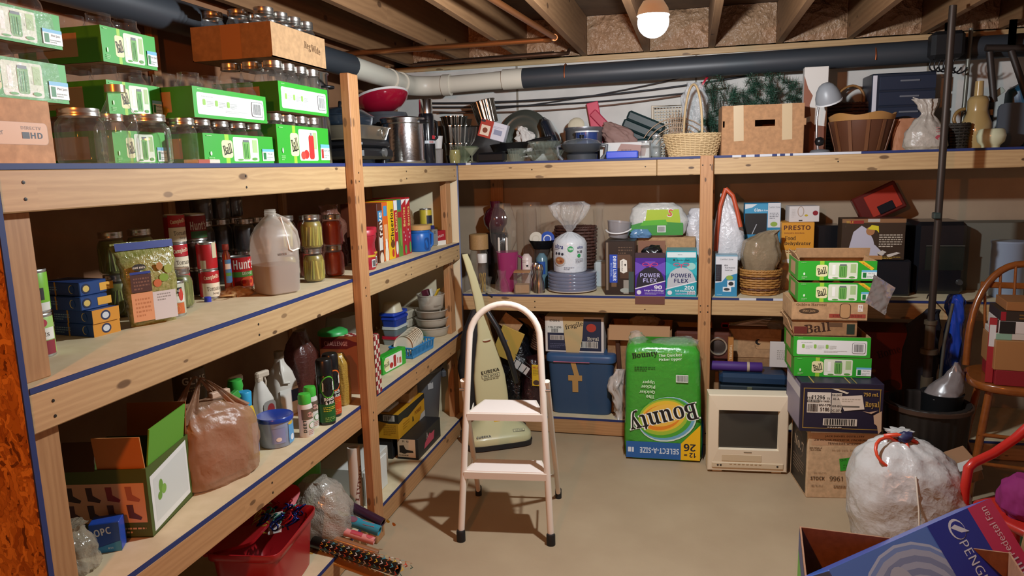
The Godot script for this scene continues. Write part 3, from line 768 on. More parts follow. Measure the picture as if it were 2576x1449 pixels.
func paper_towels() -> void:
	var t := th("paper_towel_pack", "tall green plastic pack of paper towel rolls standing upside down", "paper towels", Vector3(-0.135, 0, -3.972), 2)
	var gm := mt("3d9a30", 0.28, 0.0, {"tri": 4.0, "nrm": soft_n, "ns": 0.5, "coat": 0.4})
	var m := MB.new()
	loft(m, [[0.0, 0.195, 0.12, 0, 0, 7], [0.012, 0.208, 0.13, 0, 0, 8], [0.1, 0.212, 0.133, 0, 0, 8], [0.3, 0.205, 0.13, -0.003, 0, 8], [0.5, 0.202, 0.128, -0.006, 0, 8], [0.6, 0.20, 0.125, -0.006, 0, 7], [0.635, 0.185, 0.11, -0.01, 0, 5], [0.65, 0.15, 0.08, -0.02, 0, 4]], 60, 0.004, 6, 12, 3)
	put(t, "wrapper", m, gm)
	m = MB.new()
	loft(m, [[0.60, 0.03, 0.05, -0.14, 0.03, 2.5], [0.65, 0.05, 0.05, -0.14, 0.03, 2.2], [0.70, 0.032, 0.03, -0.15, 0.03, 2]], 24, 0.02, 25, 3, 4)
	put(t, "gathered_plastic", m, wrapm)
	m = MB.new()
	loft(m, [[0.615, 0.1, 0.06, 0.06, 0.03, 3], [0.655, 0.13, 0.06, 0.06, 0.03, 3], [0.675, 0.05, 0.03, 0.10, 0.03, 2]], 30, 0.018, 22, 4, 4)
	put(t, "gathered_plastic", m, wrapm)
	var z := 0.1345
	var F := tf(0, 0.0, z)
	var o := [["r", -0.2, 0.012, 0.295, 0.095, "2a62a8"], ["p", [0.095, 0.012, 0.197, 0.012, 0.197, 0.215, 0.095, 0.105], "eebc1c"],
		["t", "SELECT-A-SIZE", -0.02, 0.058, 0.032, "d8e6f2", 1, 180, -0.21], ["r", -0.19, 0.045, 0.016, 0.028, "d8e6f2"], ["r", -0.17, 0.045, 0.012, 0.028, "d8e6f2"],
		["t", "26", 0.142, 0.085, 0.042, "1d2233", 1, 180, 1.1], ["t", "12 =", 0.145, 0.042, 0.026, "1d2233", 1, 180]]
	var e := func(cx, cy, rx, ry, col): return ["p", ring2(cx, cy, rx, ry, 17.0), col]
	o += [e.call(0.02, 0.24, 0.158, 0.125, "cfe6dc"), e.call(0.018, 0.243, 0.153, 0.12, "6aa9c9"), e.call(0.01, 0.248, 0.147, 0.112, "4aa637"), e.call(0.0, 0.252, 0.135, 0.1, "9fc23a"), e.call(0.0, 0.258, 0.12, 0.085, "e8c23a"), e.call(-0.01, 0.25, 0.105, 0.07, "e58a2a"), e.call(0.0, 0.262, 0.1, 0.06, "eec04a")]
	for q in [["eef4ea", 0.0055], ["eef4ea", -0.0055]]: o.append(["t", "Bounty", -0.004 + q[1], 0.262 + q[1] * 0.6, 0.128, q[0], 3, 196, -0.375])
	o.append(["t", "Bounty", -0.004, 0.262, 0.124, "161616", 3, 196, -0.37])
	var i := 0
	for w in ["The", "Quicker", "Picker", "Upper"]:
		o.append(["t", w, [-0.07, -0.087, -0.082, -0.08][i], 0.365 + i * 0.028, [0.02, 0.021, 0.02, 0.022][i], "d3e8c8", 1, 180]); i += 1
	o += [["r", 0.065, 0.452, 0.064, 0.042, "dfe6da"], ["b", 0.07, 0.456, 0.055, 0.034]]
	pr(t, F, o, 0, "printed_front")
	pr(t, tf(0, 0.0, 0.131), [["k", -0.155, 0.505, 0.11, 0.03, 3, "2a6b22"]], 0, "printed_front")
	pr(t, tf(-0.07, 0.595, 0.127, 0, -4), [["t", "Bounty", -0.03, 0, 0.036, "161616", 3, 8], ["t", "The Quicker", 0.105, 0.002, 0.02, "d9ecd2", 1, 4], ["t", "Picker Upper", 0.105, -0.021, 0.02, "d9ecd2", 1, 4]], 0, "printed_front")
	pr(t, Transform3D(Basis(Vector3.UP, -PI / 2), Vector3(-0.2115, 0, 0)), [["p", [-0.1, 0.012, 0.11, 0.012, 0.11, 0.2, -0.02, 0.16], "eebc1c"]], 0, "printed_side")
	pr(t, Transform3D(Basis(Vector3.UP, PI / 2), Vector3(0.2125, 0, 0)), [["r", -0.11, 0.012, 0.22, 0.2, "2a62a8"]], 0, "printed_side")

func ring2(cx: float, cy: float, rx: float, ry: float, deg: float) -> Array:
	var o := []
	for i in 28:
		var p := Vector2(cos(TAU * i / 28) * rx, sin(TAU * i / 28) * ry).rotated(deg_to_rad(deg)); o.append(cx + p.x); o.append(cy + p.y)
	return o

func television() -> void:
	var t := th("television", "small cream tube television with built-in tape slot on the floor", "television", Vector3(0.305, 0, -3.745), 5)
	var cm := mt("e3d5b9", 0.5); var dk := mt("2a2621", 0.5)
	# local z = 0 is the front; the case goes back
	var w := 0.195; var h := 0.42
	var m := MB.new()
	var Q := func(z: float, sx: float, sy: float, oy: float) -> Array:
		var o := []
		for k in [[-1, 0], [1, 0], [1, 1], [-1, 1]]: o.append(Vector3(k[0] * sx, oy + k[1] * sy, z))
		return o
	# the front is a frame round the screen, so the tube face sits inside it
	var fr := [Vector2(-w, 0.015), Vector2(w, 0.015), Vector2(w, h), Vector2(-w, h)]
	var sc := [Vector2(-0.15, 0.13), Vector2(0.155, 0.13), Vector2(0.155, 0.345), Vector2(-0.15, 0.345)]
	for i in 4:
		var a: Vector2 = fr[i]; var b: Vector2 = fr[(i + 1) % 4]; var c: Vector2 = sc[(i + 1) % 4]; var d: Vector2 = sc[i]
		m.face([Vector3(a.x, a.y, -0.005), Vector3(b.x, b.y, -0.005), Vector3(c.x, c.y, 0.0), Vector3(d.x, d.y, 0.0)], Vector3(0, 0, 1))
		m.face([Vector3(d.x, d.y, 0), Vector3(c.x, c.y, 0), Vector3(c.x * 0.95, 0.2375 + (c.y - 0.2375) * 0.94, -0.022), Vector3(d.x * 0.95, 0.2375 + (d.y - 0.2375) * 0.94, -0.022)], Vector3(0, 0.2375, 0) - Vector3((c.x + d.x) / 2, (c.y + d.y) / 2, 0))
	var ring := [Q.call(-0.005, w, h - 0.015, 0.015), Q.call(-0.012, w + 0.006, h - 0.005, 0.01), Q.call(-0.10, w + 0.006, h - 0.005, 0.01), Q.call(-0.13, w - 0.01, h - 0.02, 0.01), Q.call(-0.30, 0.13, 0.27, 0.02), Q.call(-0.34, 0.12, 0.25, 0.03)]
	for r in ring.size() - 1:
		for i in 4:
			var mid: Vector3 = (ring[r][i] + ring[r][(i + 1) % 4]) * 0.5
			m.face([ring[r][i], ring[r][(i + 1) % 4], ring[r + 1][(i + 1) % 4], ring[r + 1][i]], Vector3(mid.x, mid.y - 0.2, 0))
	m.face(ring[-1], Vector3(0, 0, -1))
	put(t, "case", m, cm)
	m = MB.new()
	sheet(m, 13, 11, func(u, v): return Vector3(lerpf(-0.146, 0.15, u), lerpf(0.134, 0.341, v), -0.018 + 0.011 * (1 - pow(2 * u - 1, 2)) * (1 - pow(2 * v - 1, 2))), 0.004)
	put(t, "screen", m, mt("34332f", 0.18, 0.0, {"coat": 0.5}))
	boxp(t, "tape_flap", Vector3(-0.03, 0.085, -0.003), Vector3(0.2, 0.035, 0.006), mt("cdbb99", 0.5), 0.001)
	var fl := boxp(t, "lower_panel", Vector3(0, 0.045, -0.002), Vector3(0.36, 0.03, 0.008), mt("d3c2a2", 0.5), 0.003)
	for i in 8: boxp(fl, "button", Vector3(-0.085 + i * 0.021, 0.055, 0.003), Vector3(0.013, 0.006, 0.004), mt("bfae8c", 0.5), 0.001)
	for x in [-0.15, -0.135, 0.15]: lath(fl, "jack", V2([0, 0, 0.0055, 0, 0.004, 0.002, 0, 0.002]), dk, 12, Transform3D(Basis(Vector3.RIGHT, PI / 2), Vector3(x, 0.045, 0.002)))
	boxp(t, "badge", Vector3(0.0, 0.118, 0.0), Vector3(0.04, 0.006, 0.003), mt("8e8068", 0.4, 0.3), 0.001)
	for x in [-0.15, 0.15]: boxp(t, "foot", Vector3(x, 0.008, -0.05), Vector3(0.05, 0.016, 0.06), cm, 0.002)

func carton_stack() -> void:
	# whiskey carton on the floor
	var t := th("carton", "plain tan whiskey carton with stock number at foot of carton stack", "carton", Vector3(0.705, 0, -3.68), 7.5)
	boxp(t, "box", Vector3(0, 0.1715, 0), Vector3(0.33, 0.343, 0.29), mt("d9b990", 0.8, 0.0, {"tex": card_t, "tri": 6.0}), 0.003)
	pr(t, tf(0, 0, 0.145), [["r", -0.155, 0.33, 0.32, 0.013, "e8e2d6"], ["r", -0.15, 0.268, 0.3, 0.056, "c7a17c"], ["t", "JACK DANIEL DISTILLERY", 0.0, 0.312, 0.011, "3f2c1f", 1, 0, -0.18], ["t", "LEM MOTLOW, PROPRIETOR, LYNCHBURG, TENN", 0.0, 0.294, 0.0115, "3f2c1f", 1, 0, -0.28], ["t", "TENNESSEE WHISKEY", 0.0, 0.277, 0.010, "3f2c1f", 1, 0, -0.15],
		["t", "DSP-TENN.-4", -0.13, 0.253, 0.007, "3f2c1f", 1], ["t", "10.5 LITERS", -0.13, 0.243, 0.007, "3f2c1f", 1], ["t", "04/28/2015 0614", 0.0, 0.243, 0.009, "9a8163", 4],
		["p", [-0.02, 0.20, 0.11, 0.222, 0.12, 0.16, -0.012, 0.138], "3aa32f"], ["t", "Oct", 0.0, 0.195, 0.012, "1f4a1c", 3, 10], ["k", 0.0, 0.15, 0.08, 0.025, 2, "2f7d2a"], ["t", "04/05/15", -0.105, 0.128, 0.009, "8a7358", 4], ["t", "STOCK", -0.115, 0.10, 0.018, "4a3929", 1, 0, -0.065], ["t", "9961", -0.03, 0.10, 0.024, "4a3929", 0, 0, -0.06], ["k", -0.04, 0.05, 0.1, 0.018, 2, "8a7358"], ["t", "40 % ALC", -0.115, 0.062, 0.01, "6b5640", 0]], 0, "printed_front")
	pr(t, Transform3D(Basis(Vector3.UP, -PI / 2), Vector3(-0.165, 0.17, 0)), [["r", -0.125, -0.16, 0.25, 0.31, "231d1a"], ["e", 0.0, 0.05, 0.08, 0.07, "4a3c30"], ["e", 0.0, 0.05, 0.07, 0.06, "231d1a"], ["t", "No.7", 0.0, 0.05, 0.05, "b29a7d", 3, 0], ["k", -0.09, -0.1, 0.18, 0.08, 5, "7a6753"]], 0, "printed_side")
	# dark blue whisky carton above
	t = th("carton", "dark blue whisky carton with torn label above the tan whiskey carton", "carton", Vector3(0.685, 0.3435, -3.665), 4)
	boxp(t, "box", Vector3(0, 0.12, 0), Vector3(0.365, 0.24, 0.33), mt("231e33", 0.45), 0.003)
	pr(t, tf(0, 0, 0.165), [["r", -0.17, 0.018, 0.34, 0.003, "b08d3c"], ["r", -0.17, 0.212, 0.34, 0.003, "b08d3c"], ["r", 0.165, 0.018, 0.003, 0.197, "b08d3c"], ["r", -0.17, 0.018, 0.003, 0.197, "b08d3c"],
		["r", -0.153, 0.095, 0.105, 0.1, "ded6c6"], ["t", "11296", -0.105, 0.17, 0.02, "17140f", 1, 0, -0.06], ["t", "110", -0.143, 0.166, 0.012, "17140f", 1], ["t", "75", -0.06, 0.165, 0.01, "17140f", 1], ["r", -0.153, 0.145, 0.053, 0.013, "1c1915"], ["t", "OR-03118", -0.127, 0.1515, 0.008, "ded6c6", 1], ["t", "UV-1480-7", -0.073, 0.1515, 0.009, "17140f", 1], ["b", -0.15, 0.1, 0.045, 0.038], ["t", "5186", -0.074, 0.112, 0.018, "17140f", 1, 0, -0.04], ["t", "WV-1790", -0.072, 0.133, 0.011, "17140f", 1],
		["r", -0.045, 0.098, 0.045, 0.095, "c9c0b0"], ["t", "NR-2422", -0.022, 0.183, 0.009, "17140f", 1], ["t", "AL-AL", -0.022, 0.165, 0.01, "17140f", 1], ["t", "OR-BU", -0.022, 0.13, 0.01, "17140f", 1], ["t", "DC-37-8", -0.022, 0.108, 0.011, "17140f", 1], ["p", [-0.05, 0.215, -0.02, 0.213, 0.03, 0.196, 0.02, 0.19], "d9cdb8"],
		["p", [-0.018, 0.178, 0.087, 0.186, 0.1, 0.118, 0.012, 0.108], "e3d6c4"], ["r", 0.0, 0.125, 0.078, 0.008, "6e675c"], ["k", 0.0, 0.15, 0.08, 0.02, 2, "b3a693"], ["t", "750 mL", 0.125, 0.19, 0.017, "c8a04a", 1, 0, -0.065], ["t", "Royal", 0.132, 0.14, 0.034, "c8a04a", 3, 0, -0.06],
		["r", -0.08, 0.035, 0.15, 0.034, "d6cdbc"], ["b", -0.073, 0.037, 0.136, 0.03], ["k", -0.06, 0.022, 0.11, 0.01, 1, "b9b0a0"], ["p", [0.14, 0.09, 0.175, 0.112, 0.178, 0.015, 0.165, 0.0, 0.158, 0.04, 0.145, 0.05], "c9a98a"], ["p", [0.09, 0.11, 0.12, 0.105, 0.16, 0.115, 0.13, 0.097], "c9a98a"]], 0, "printed_front")
	pr(t, Transform3D(Basis(Vector3.RIGHT, -PI / 2), Vector3(0, 0.24, 0)), [["r", -0.13, -0.165, 0.006, 0.33, "a98c4a"], ["r", 0.03, -0.165, 0.006, 0.33, "a98c4a"], ["r", 0.06, -0.165, 0.004, 0.33, "a98c4a"]], 0, "printed_top")
	pr(t, Transform3D(Basis(Vector3.UP, -PI / 2), Vector3(-0.1825, 0.12, 0)), [["r", -0.15, -0.11, 0.3, 0.22, "8d8494"], ["r", -0.15, 0.04, 0.3, 0.05, "c8c0c0"]], 0, "printed_side")
	jar_tray("green jar carton lowest of the stack, on the dark blue carton", Vector3(0.662, 0.5845, -3.735), 2, 0.345, 0.094, 0.27)
	jar_tray("green jar carton turned to its white bar code panel, in stack", Vector3(0.655, 0.682, -3.735), 2, 0.343, 0.098, 0.27, true)
	t = th("jar_carton", "flattened brown jar carton with faded script, in the middle of stack", "carton", Vector3(0.62, 0.7815, -3.74), 2)
	shell(t, "tray", 0.29, 0.078, 0.26, cardd)
	pr(t, tf(0, 0.04, 0.13), [["t", "Ball", -0.03, 0.0, 0.045, "3a2418", 3, 8], ["r", -0.135, -0.03, 0.06, 0.035, "6a2c22"], ["r", 0.02, 0.005, 0.06, 0.02, "5f4630"], ["r", 0.1, -0.03, 0.035, 0.05, "263227"]])
	boxp(t, "flap", Vector3(-0.16, 0.06, 0.05), Vector3(0.004, 0.06, 0.2), card, 0.0, Basis(Vector3(0, 0, 1), 0.35))
	boxp(t, "packing_slip", Vector3(-0.135, 0.05, 0.128), Vector3(0.02, 0.04, 0.003), mt("2d8fb5", 0.5), 0.0)
	t = th("jar_carton", "brown pint jar carton with an oval badge and jar drawing", "carton", Vector3(0.637, 0.861, -3.735), 2)
	shell(t, "tray", 0.335, 0.086, 0.27, card)
	pr(t, tf(0, 0.043, 0.135), [["e", -0.09, 0.0, 0.045, 0.014, "4a3a28"], ["t", "Pint Jars", -0.09, 0.0, 0.014, "c39a6e", 2], ["t", "Golden Harvest", -0.08, 0.032, 0.013, "6e5336", 3], ["r", 0.0, -0.03, 0.16, 0.018, "9c4433"], ["t", "STRENGTH INSIDE", 0.08, -0.021, 0.011, "6d2a20", 1], ["p", rr(0.07, 0.003, 0.024, 0.036, 0.3), "4f3a25"], ["p", rr(0.07, 0.003, 0.021, 0.033, 0.3), "b98f63"], ["r", 0.125, 0.0, 0.022, 0.034, "e6dfd4"], ["t", "12", 0.136, 0.022, 0.01, "b5403a", 1], ["k", 0.128, 0.004, 0.016, 0.008, 1, "8a4a44"]])
	for q in [["green jar carton second from top of stack, its end torn", 0.949, 0.667, 1.0], ["green jar carton topmost of the stack, beside a hanging foil pouch", 1.052, 0.664, 0.0]]:
		var y := jar_tray(q[0], Vector3(q[2], q[1], -3.735), 1.5, 0.343, 0.092, 0.27)
		pr(y, tf(0, 0.046, 0.1357), [["p", [0.09, 0.045, 0.115, 0.045, 0.16, 0.012, 0.15, 0.002], "e9c02e"], ["t", "NO CRACK", 0.125, 0.025, 0.006, "b5302a", 1, -38]])
		if q[3] > 0.5:
			for x in [-0.09, 0.0, 0.09]:
				var m := MB.new(); extr(m, PackedVector2Array([Vector2(-0.02, 0), Vector2(0.02, 0), Vector2(0, 0.02)]), 0.003, tf(x, 0.09, 0.12)); put(y, "inner_divider", m, card)
		else:
			boxp(y, "inner_flap", Vector3(0.02, 0.105, -0.08), Vector3(0.34, 0.05, 0.004), card, 0.0, Basis(Vector3.RIGHT, 0.3))
			boxp(y, "inner_flap", Vector3(-0.165, 0.10, -0.02), Vector3(0.004, 0.05, 0.2), card, 0.0, Basis(Vector3(0, 0, 1), 0.5))
	t = th("foil_pouch", "shiny torn foil pouch hanging off the green jar cartons", "pouch", Vector3(0.838, 0.955, -3.585), 3)
	var m := MB.new()
	NZ.seed = 3; NZ.frequency = 1.0
	sheet(m, 10, 10, func(u, v): return Vector3(-0.05 + 0.09 * u + 0.035 * v, 0.13 * v - 0.06 * u, 0.01 + 0.012 * NZ.get_noise_2d(u * 5, v * 5) + 0.01 * sin(v * 4 + u * 3)), 0.0015)
	put(t, "pouch", m, mt("b9b6b4", 0.22, 0.75))

func trash_bag() -> void:
	var t := th("trash_bag", "full white trash bag tied with red drawstring on the floor", "trash bag", Vector3(0.875, 0, -3.09), 0)
	var wm := mt("c2bfbb", 0.28, 0.0, {"tri": 1.6, "nrm": crink, "ns": 0.3, "coat": 0.2, "back": "555250"})
	var m := MB.new()
	loft(m, [[0.0, 0.15, 0.14, 0, 0, 2.6], [0.03, 0.195, 0.18, 0, 0, 2.6], [0.15, 0.222, 0.20, 0.01, 0, 2.5], [0.28, 0.225, 0.20, 0.0, 0, 2.4, 0.01], [0.38, 0.19, 0.18, -0.01, 0, 2.2, 0.02], [0.44, 0.135, 0.13, -0.02, 0, 2.1, 0.05], [0.475, 0.075, 0.07, -0.03, 0, 2.0, 0.10], [0.49, 0.035, 0.03, -0.035, 0.0, 2.0, 0.15], [0.515, 0.05, 0.045, -0.04, 0, 2, 0.2]], 72, 0.016, 9, 21, 5, 9)
	put(t, "bag", m, wm)
	var rm := mt("cf4426", 0.35)
	var lp := []
	for i in 17:
		var a := TAU * i / 16.0
		lp.append(Vector3(-0.085 + 0.06 * cos(a) - 0.02 * sin(a), 0.47 + 0.05 * sin(a) - 0.02, 0.085 + 0.035 * cos(a) * -1.0 - 0.03 * sin(a)))
	tubp(t, "drawstring", lp, 0.007, rm, 6, true)
	tubp(t, "drawstring", [Vector3(-0.1, 0.50, 0.03), Vector3(-0.06, 0.515, 0.05), Vector3(-0.02, 0.505, 0.045), Vector3(0.02, 0.48, 0.03)], 0.009, rm, 6)
	tubp(t, "drawstring", [Vector3(-0.03, 0.505, 0.045), Vector3(-0.02, 0.46, 0.085), Vector3(-0.015, 0.43, 0.11)], 0.006, rm, 6)
	tubp(t, "seam", [Vector3(-0.02, 0.40, 0.185), Vector3(-0.01, 0.28, 0.212), Vector3(0.0, 0.15, 0.215), Vector3(0.01, 0.04, 0.195)], 0.0035, mt("e8e2d2", 0.4), 6)
	m = MB.new(); loft(m, [[0.49, 0.02, 0.018, -0.03, 0.05], [0.51, 0.035, 0.02, -0.03, 0.045], [0.525, 0.02, 0.012, -0.02, 0.04]], 16, 0.01, 40, 2, 2)
	put(t, "dark_contents", m, mt("23254a", 0.5))

func fan_box() -> void:
	var t := th("open_carton", "open brown cardboard carton with raised walls at lower right", "carton", Vector3(0.62, 0, -2.03), -5)
	var inn := mt("a8795a", 0.8, 0.0, {"tex": card_t, "tri": 6.0})
	shell(t, "box", 0.58, 0.45, 0.52, inn, 0.005)
	pr(t, Transform3D(Basis(Vector3.UP, -PI / 2), Vector3(-0.29, 0.22, 0)), [["r", -0.26, -0.22, 0.52, 0.445, "3e4a78"], ["r", -0.26, 0.05, 0.2, 0.1, "5fae3a"], ["r", -0.1, -0.1, 0.3, 0.12, "2a2f52"]], 0, "printed_side")
	t = th("fan_carton", "blue and pink pedestal fan carton tilted over the open carton", "carton", Vector3.ZERO)
	var d1 := Vector3(0.728, 0.0, -0.686); var e1 := Vector3(0.43, -0.78, 0.456).normalized()
	var n := e1.cross(d1).normalized()
	var c := Vector3(0.655, 0.53, -2.19) + e1 * 0.2 - n * 0.065
	t.transform = Transform3D(Basis(e1, d1, n), c)
	boxp(t, "box", Vector3.ZERO, Vector3(0.40, 0.78, 0.13), mt("3c63b8", 0.32, 0.0, {"coat": 0.4}), 0.003)
	var rings := [["r", -0.2, -0.39, 0.4, 0.78, "5a82cf"], ["e", 0.0, -0.12, 0.19, 0.24, "b9c6de"], ["e", 0.0, -0.12, 0.182, 0.232, "7f9bd2"]]
	for i in 9: rings += [["e", 0.0, -0.12, 0.17 - i * 0.017, 0.218 - i * 0.022, "aeb9cf" if i % 2 == 0 else "8795b8"]]
	rings += [["e", 0.02, -0.03, 0.06, 0.05, "b4bccb"], ["e", -0.08, -0.16, 0.06, 0.05, "b4bccb"], ["p", [-0.2, 0.05, 0.2, 0.06, 0.2, 0.265, -0.2, 0.265], "22309c"], ["r", -0.2, 0.262, 0.4, 0.13, "d0305f"], ["p", [0.07, 0.262, 0.2, 0.262, 0.2, 0.39, 0.12, 0.39], "3f78bf"],
		["t", "PENGUIN", -0.04, 0.16, 0.04, "dfe6f2", 0, 0, -0.17], ["e", -0.16, 0.165, 0.03, 0.036, "dfe6f2"], ["e", -0.157, 0.168, 0.0255, 0.031, "22309c"], ["p", [-0.17, 0.14, -0.147, 0.175, -0.142, 0.212, -0.156, 0.193, -0.174, 0.165], "dfe6f2"], ["t", "16in", 0.02, 0.326, 0.055, "f2d9df", 0, 180, -0.09], ["t", "Pedestal Fan", -0.11, 0.33, 0.034, "f2d9df", 0, 180, -0.15], ["k", -0.03, 0.295, 0.05, 0.012, 1, "f2d9df"]]
	pr(t, tf(0, 0, 0.065), rings, 0, "printed_front")
	boxp(t, "tape_strip", Vector3(-0.17, 0.392, 0.0), Vector3(0.05, 0.002, 0.1), mt("e8e4da", 0.15, 0.0, {"coat": 0.5}), 0.0)

# ---------- jars, cans, bags, bottles ----------
var protos := {}
func jar(kind: String, label: String, at: Vector3, turn := 0.0, grp := "") -> Node3D:
	if protos.has(kind): return dp(protos[kind], at, turn, label, grp)
	var K := jar_kind(kind); var r: float = K[0]; var h: float = K[1]
	var t := th("canning_jar" if K[3] == "" else "preserve_jar", label, "jar", at, turn, grp); protos[kind] = t
	var m := MB.new()
	lathe(m, V2([0, 0.004, r * 0.6, 0.003, r * 0.85, 0.0, r * 0.97, 0.005, r, 0.014, r, h * 0.66, r * 0.95, h * 0.74, r * 0.8, h * 0.82, r * 0.76, h * 0.85, r * 0.76, h * 0.985, r * 0.72, h * 0.99]), 36, Transform3D(), 9 if K[3] == "" else 0, 0.022)
	put(t, "glass_body", m, glass)
	if K[2]:
		var lm := mt("c9c6bf", 0.25, 0.95)
		lath(t, "screw_band", V2([r * 0.80, h * 0.86, r * 0.84, h * 0.862, r * 0.84, h * 0.90, r * 0.82, h * 0.92, r * 0.84, h * 0.94, r * 0.83, h, r * 0.7, h * 1.004]), lm, 28)
		lath(t, "lid", V2([r * 0.74, h * 0.992, r * 0.72, h * 1.0, r * 0.5, h * 0.997, 0.0, h * 0.997]), mt("d6c9a8", 0.3, 0.8), 24)
	if K[3]:
		var lv := h * 0.8
		m = MB.new(); lathe(m, V2([0, 0.006, r * 0.84, 0.006, r * 0.95, 0.014, r * 0.95, h * 0.66, r * 0.9, h * 0.74, r * 0.8, lv, 0, lv]), 28)
		put(t, "contents", m, mt(K[3], 0.35, 0.0, {"tex": card_t, "tri": 14.0}))
		if kind == "pickles" or kind == "beans":
			rng.seed = 5
			var k := 17 if kind == "pickles" else 26
			var rad := 0.0075 if kind == "pickles" else 0.004
			for i in k:
				var a := TAU * i / k + rng.randf() * 0.2; var tw := rng.randf_range(-0.35, 0.35); var q := []
				for j in 5:
					var y := lerpf(0.014, h * 0.68 * rng.randf_range(0.9, 1.0), j / 4.0); var aa := a + tw * (j / 4.0)
					q.append(Vector3(sin(aa) * (r * 0.985 - rad), y, cos(aa) * (r * 0.985 - rad)))
				tubp(t, "spear" if kind == "pickles" else "bean", q, rad, mt(["a59436", "8f8a34", "b3a24a"][i % 3] if kind == "pickles" else ["7c8238", "666d2c", "8b8d48"][i % 3], 0.4), 6)
	return t

func jar_kind(kind: String) -> Array:
	match kind:
		"quart": return [0.0415, 0.17, 1, ""]
		"pint": return [0.0395, 0.128, 1, ""]
		"squat": return [0.054, 0.13, 1, ""]
		"open": return [0.0395, 0.128, 0, ""]
		"beans": return [0.042, 0.135, 1, "6f7230"]
		"pickles": return [0.042, 0.135, 1, "8d7c28"]
		"tomato": return [0.042, 0.13, 1, "a8351a"]
		"dark": return [0.042, 0.13, 1, "1e1114"]
	return [0.03, 0.085, 1, ""]

func can(p: Node3D, r: float, h: float, body: String, ops: Array, called := "tin") -> void:
	var tin := mt("bfc0bd", 0.28, 0.9)
	lath(p, called, V2([0, 0.003, r * 0.93, 0.003, r * 0.96, 0.0, r * 1.01, 0.003, r * 0.985, 0.006, r * 0.985, h - 0.006, r * 1.01, h - 0.003, r * 0.97, h, r * 0.94, h - 0.003, 0, h - 0.003]), tin, 32)
	lath(p, "paper_label", V2([r, 0.008, r + 0.0004, 0.009, r + 0.0004, h - 0.009, r, h - 0.008]), mt(body, 0.4), 32)
	if ops.size(): pr(p, tf(0, 0, 0), ops, r + 0.0006)

func sack(label: String, cat: String, called: String, at: Vector3, turn: float, rings: Array, mat: Material, amp := 0.01, freq := 12.0, sd := 1, pleat := 0, part := "bag", grp := "") -> Node3D:
	var t := th(called, label, cat, at, turn, grp)
	var m := MB.new(); loft(m, rings, 48, amp, freq, sd, 4, pleat); put(t, part, m, mat)
	return t

func plain_box(called: String, label: String, cat: String, at: Vector3, turn: float, s: Vector3, mat: Material, ops: Array = [], bev := 0.002) -> Node3D:
	var t := th(called, label, cat, at, turn)
	boxp(t, "box", Vector3(0, s.y / 2, 0), s, mat, bev)
	if ops.size(): pr(t, tf(0, s.y / 2, s.z / 2), ops, 0, "printed_front")
	return t

func wicker(p: Node3D, rx: float, rz: float, h: float, flare: float, rows: int, stakes: int, mat: Material, mat2: Material = null, y0 := 0.0) -> void:
	# woven basket: each row winds in and out of the stakes
	for part in 2 if mat2 else 1:
		var m := MB.new()
		for j in rows:
			if mat2 and (posmod(j, 5) == 2) != (part == 1): continue
			var y := y0 + h * (j + 0.5) / rows; var f := lerpf(1.0 - flare, 1.0, float(j) / (rows - 1)); var q := []
			var seg := stakes * 4
			for i in seg:
				var a := TAU * i / seg; var w := 1.0 + 0.03 * sin(a * stakes / 2.0 + PI * (j % 2))
				q.append(Vector3(cos(a) * rx * f * w, y, sin(a) * rz * f * w))
			tube(m, q, h / rows * 0.52, 5, true)
		put(p, "weave", m, mat if part == 0 else mat2)
	var m2 := MB.new()
	for i in stakes:
		var a := TAU * i / stakes
		tube(m2, [Vector3(cos(a) * rx * (1 - flare), y0 + 0.002, sin(a) * rz * (1 - flare)), Vector3(cos(a) * rx, y0 + h, sin(a) * rz)], 0.0035, 5)
	put(p, "stakes", m2, mat)
	var m3 := MB.new()
	for k in 2:
		var q := []
		for i in 60:
			var a := TAU * i / 60.0; q.append(Vector3(cos(a) * (rx + 0.003 * sin(a * 22 + k * PI)), y0 + h + 0.006 + 0.004 * cos(a * 22 + k * PI), sin(a) * (rz + 0.003 * sin(a * 22 + k * PI))))
		tube(m3, q, 0.006, 6, true)
	put(p, "rim", m3, mat)
	lath(p, "bottom", [Vector2(0, y0 + 0.002), Vector2(1.0, y0 + 0.002), Vector2(1.0, y0 + 0.008), Vector2(0, y0 + 0.008)], mat, 24, Transform3D(Basis(Vector3(rx * (1 - flare), 0, 0), Vector3.UP, Vector3(0, 0, rz * (1 - flare))), Vector3.ZERO))

func fill_tray(t: Vector3, w: float, d: float, y: float, kind: String, nz: int, nx: int, label: String, grp: String) -> void:
	# jars standing in a carton on the left shelf: the row next to the room and the column next to the camera
	var sz := w / nz; var sx := d / nx
	for i in nz:
		for j in nx:
			if i > 0 and j > 1: continue
			var which: String = ["nearest", "second", "third", "farthest"][i] + " jar, " + ["front", "middle", "back"][j] + " row, "
			jar(kind, which + label, Vector3(t.x + d / 2 - sx * (j + 0.5), y, t.z + w / 2 - sz * (i + 0.5)), 40.0 * i + 17 * j, grp)

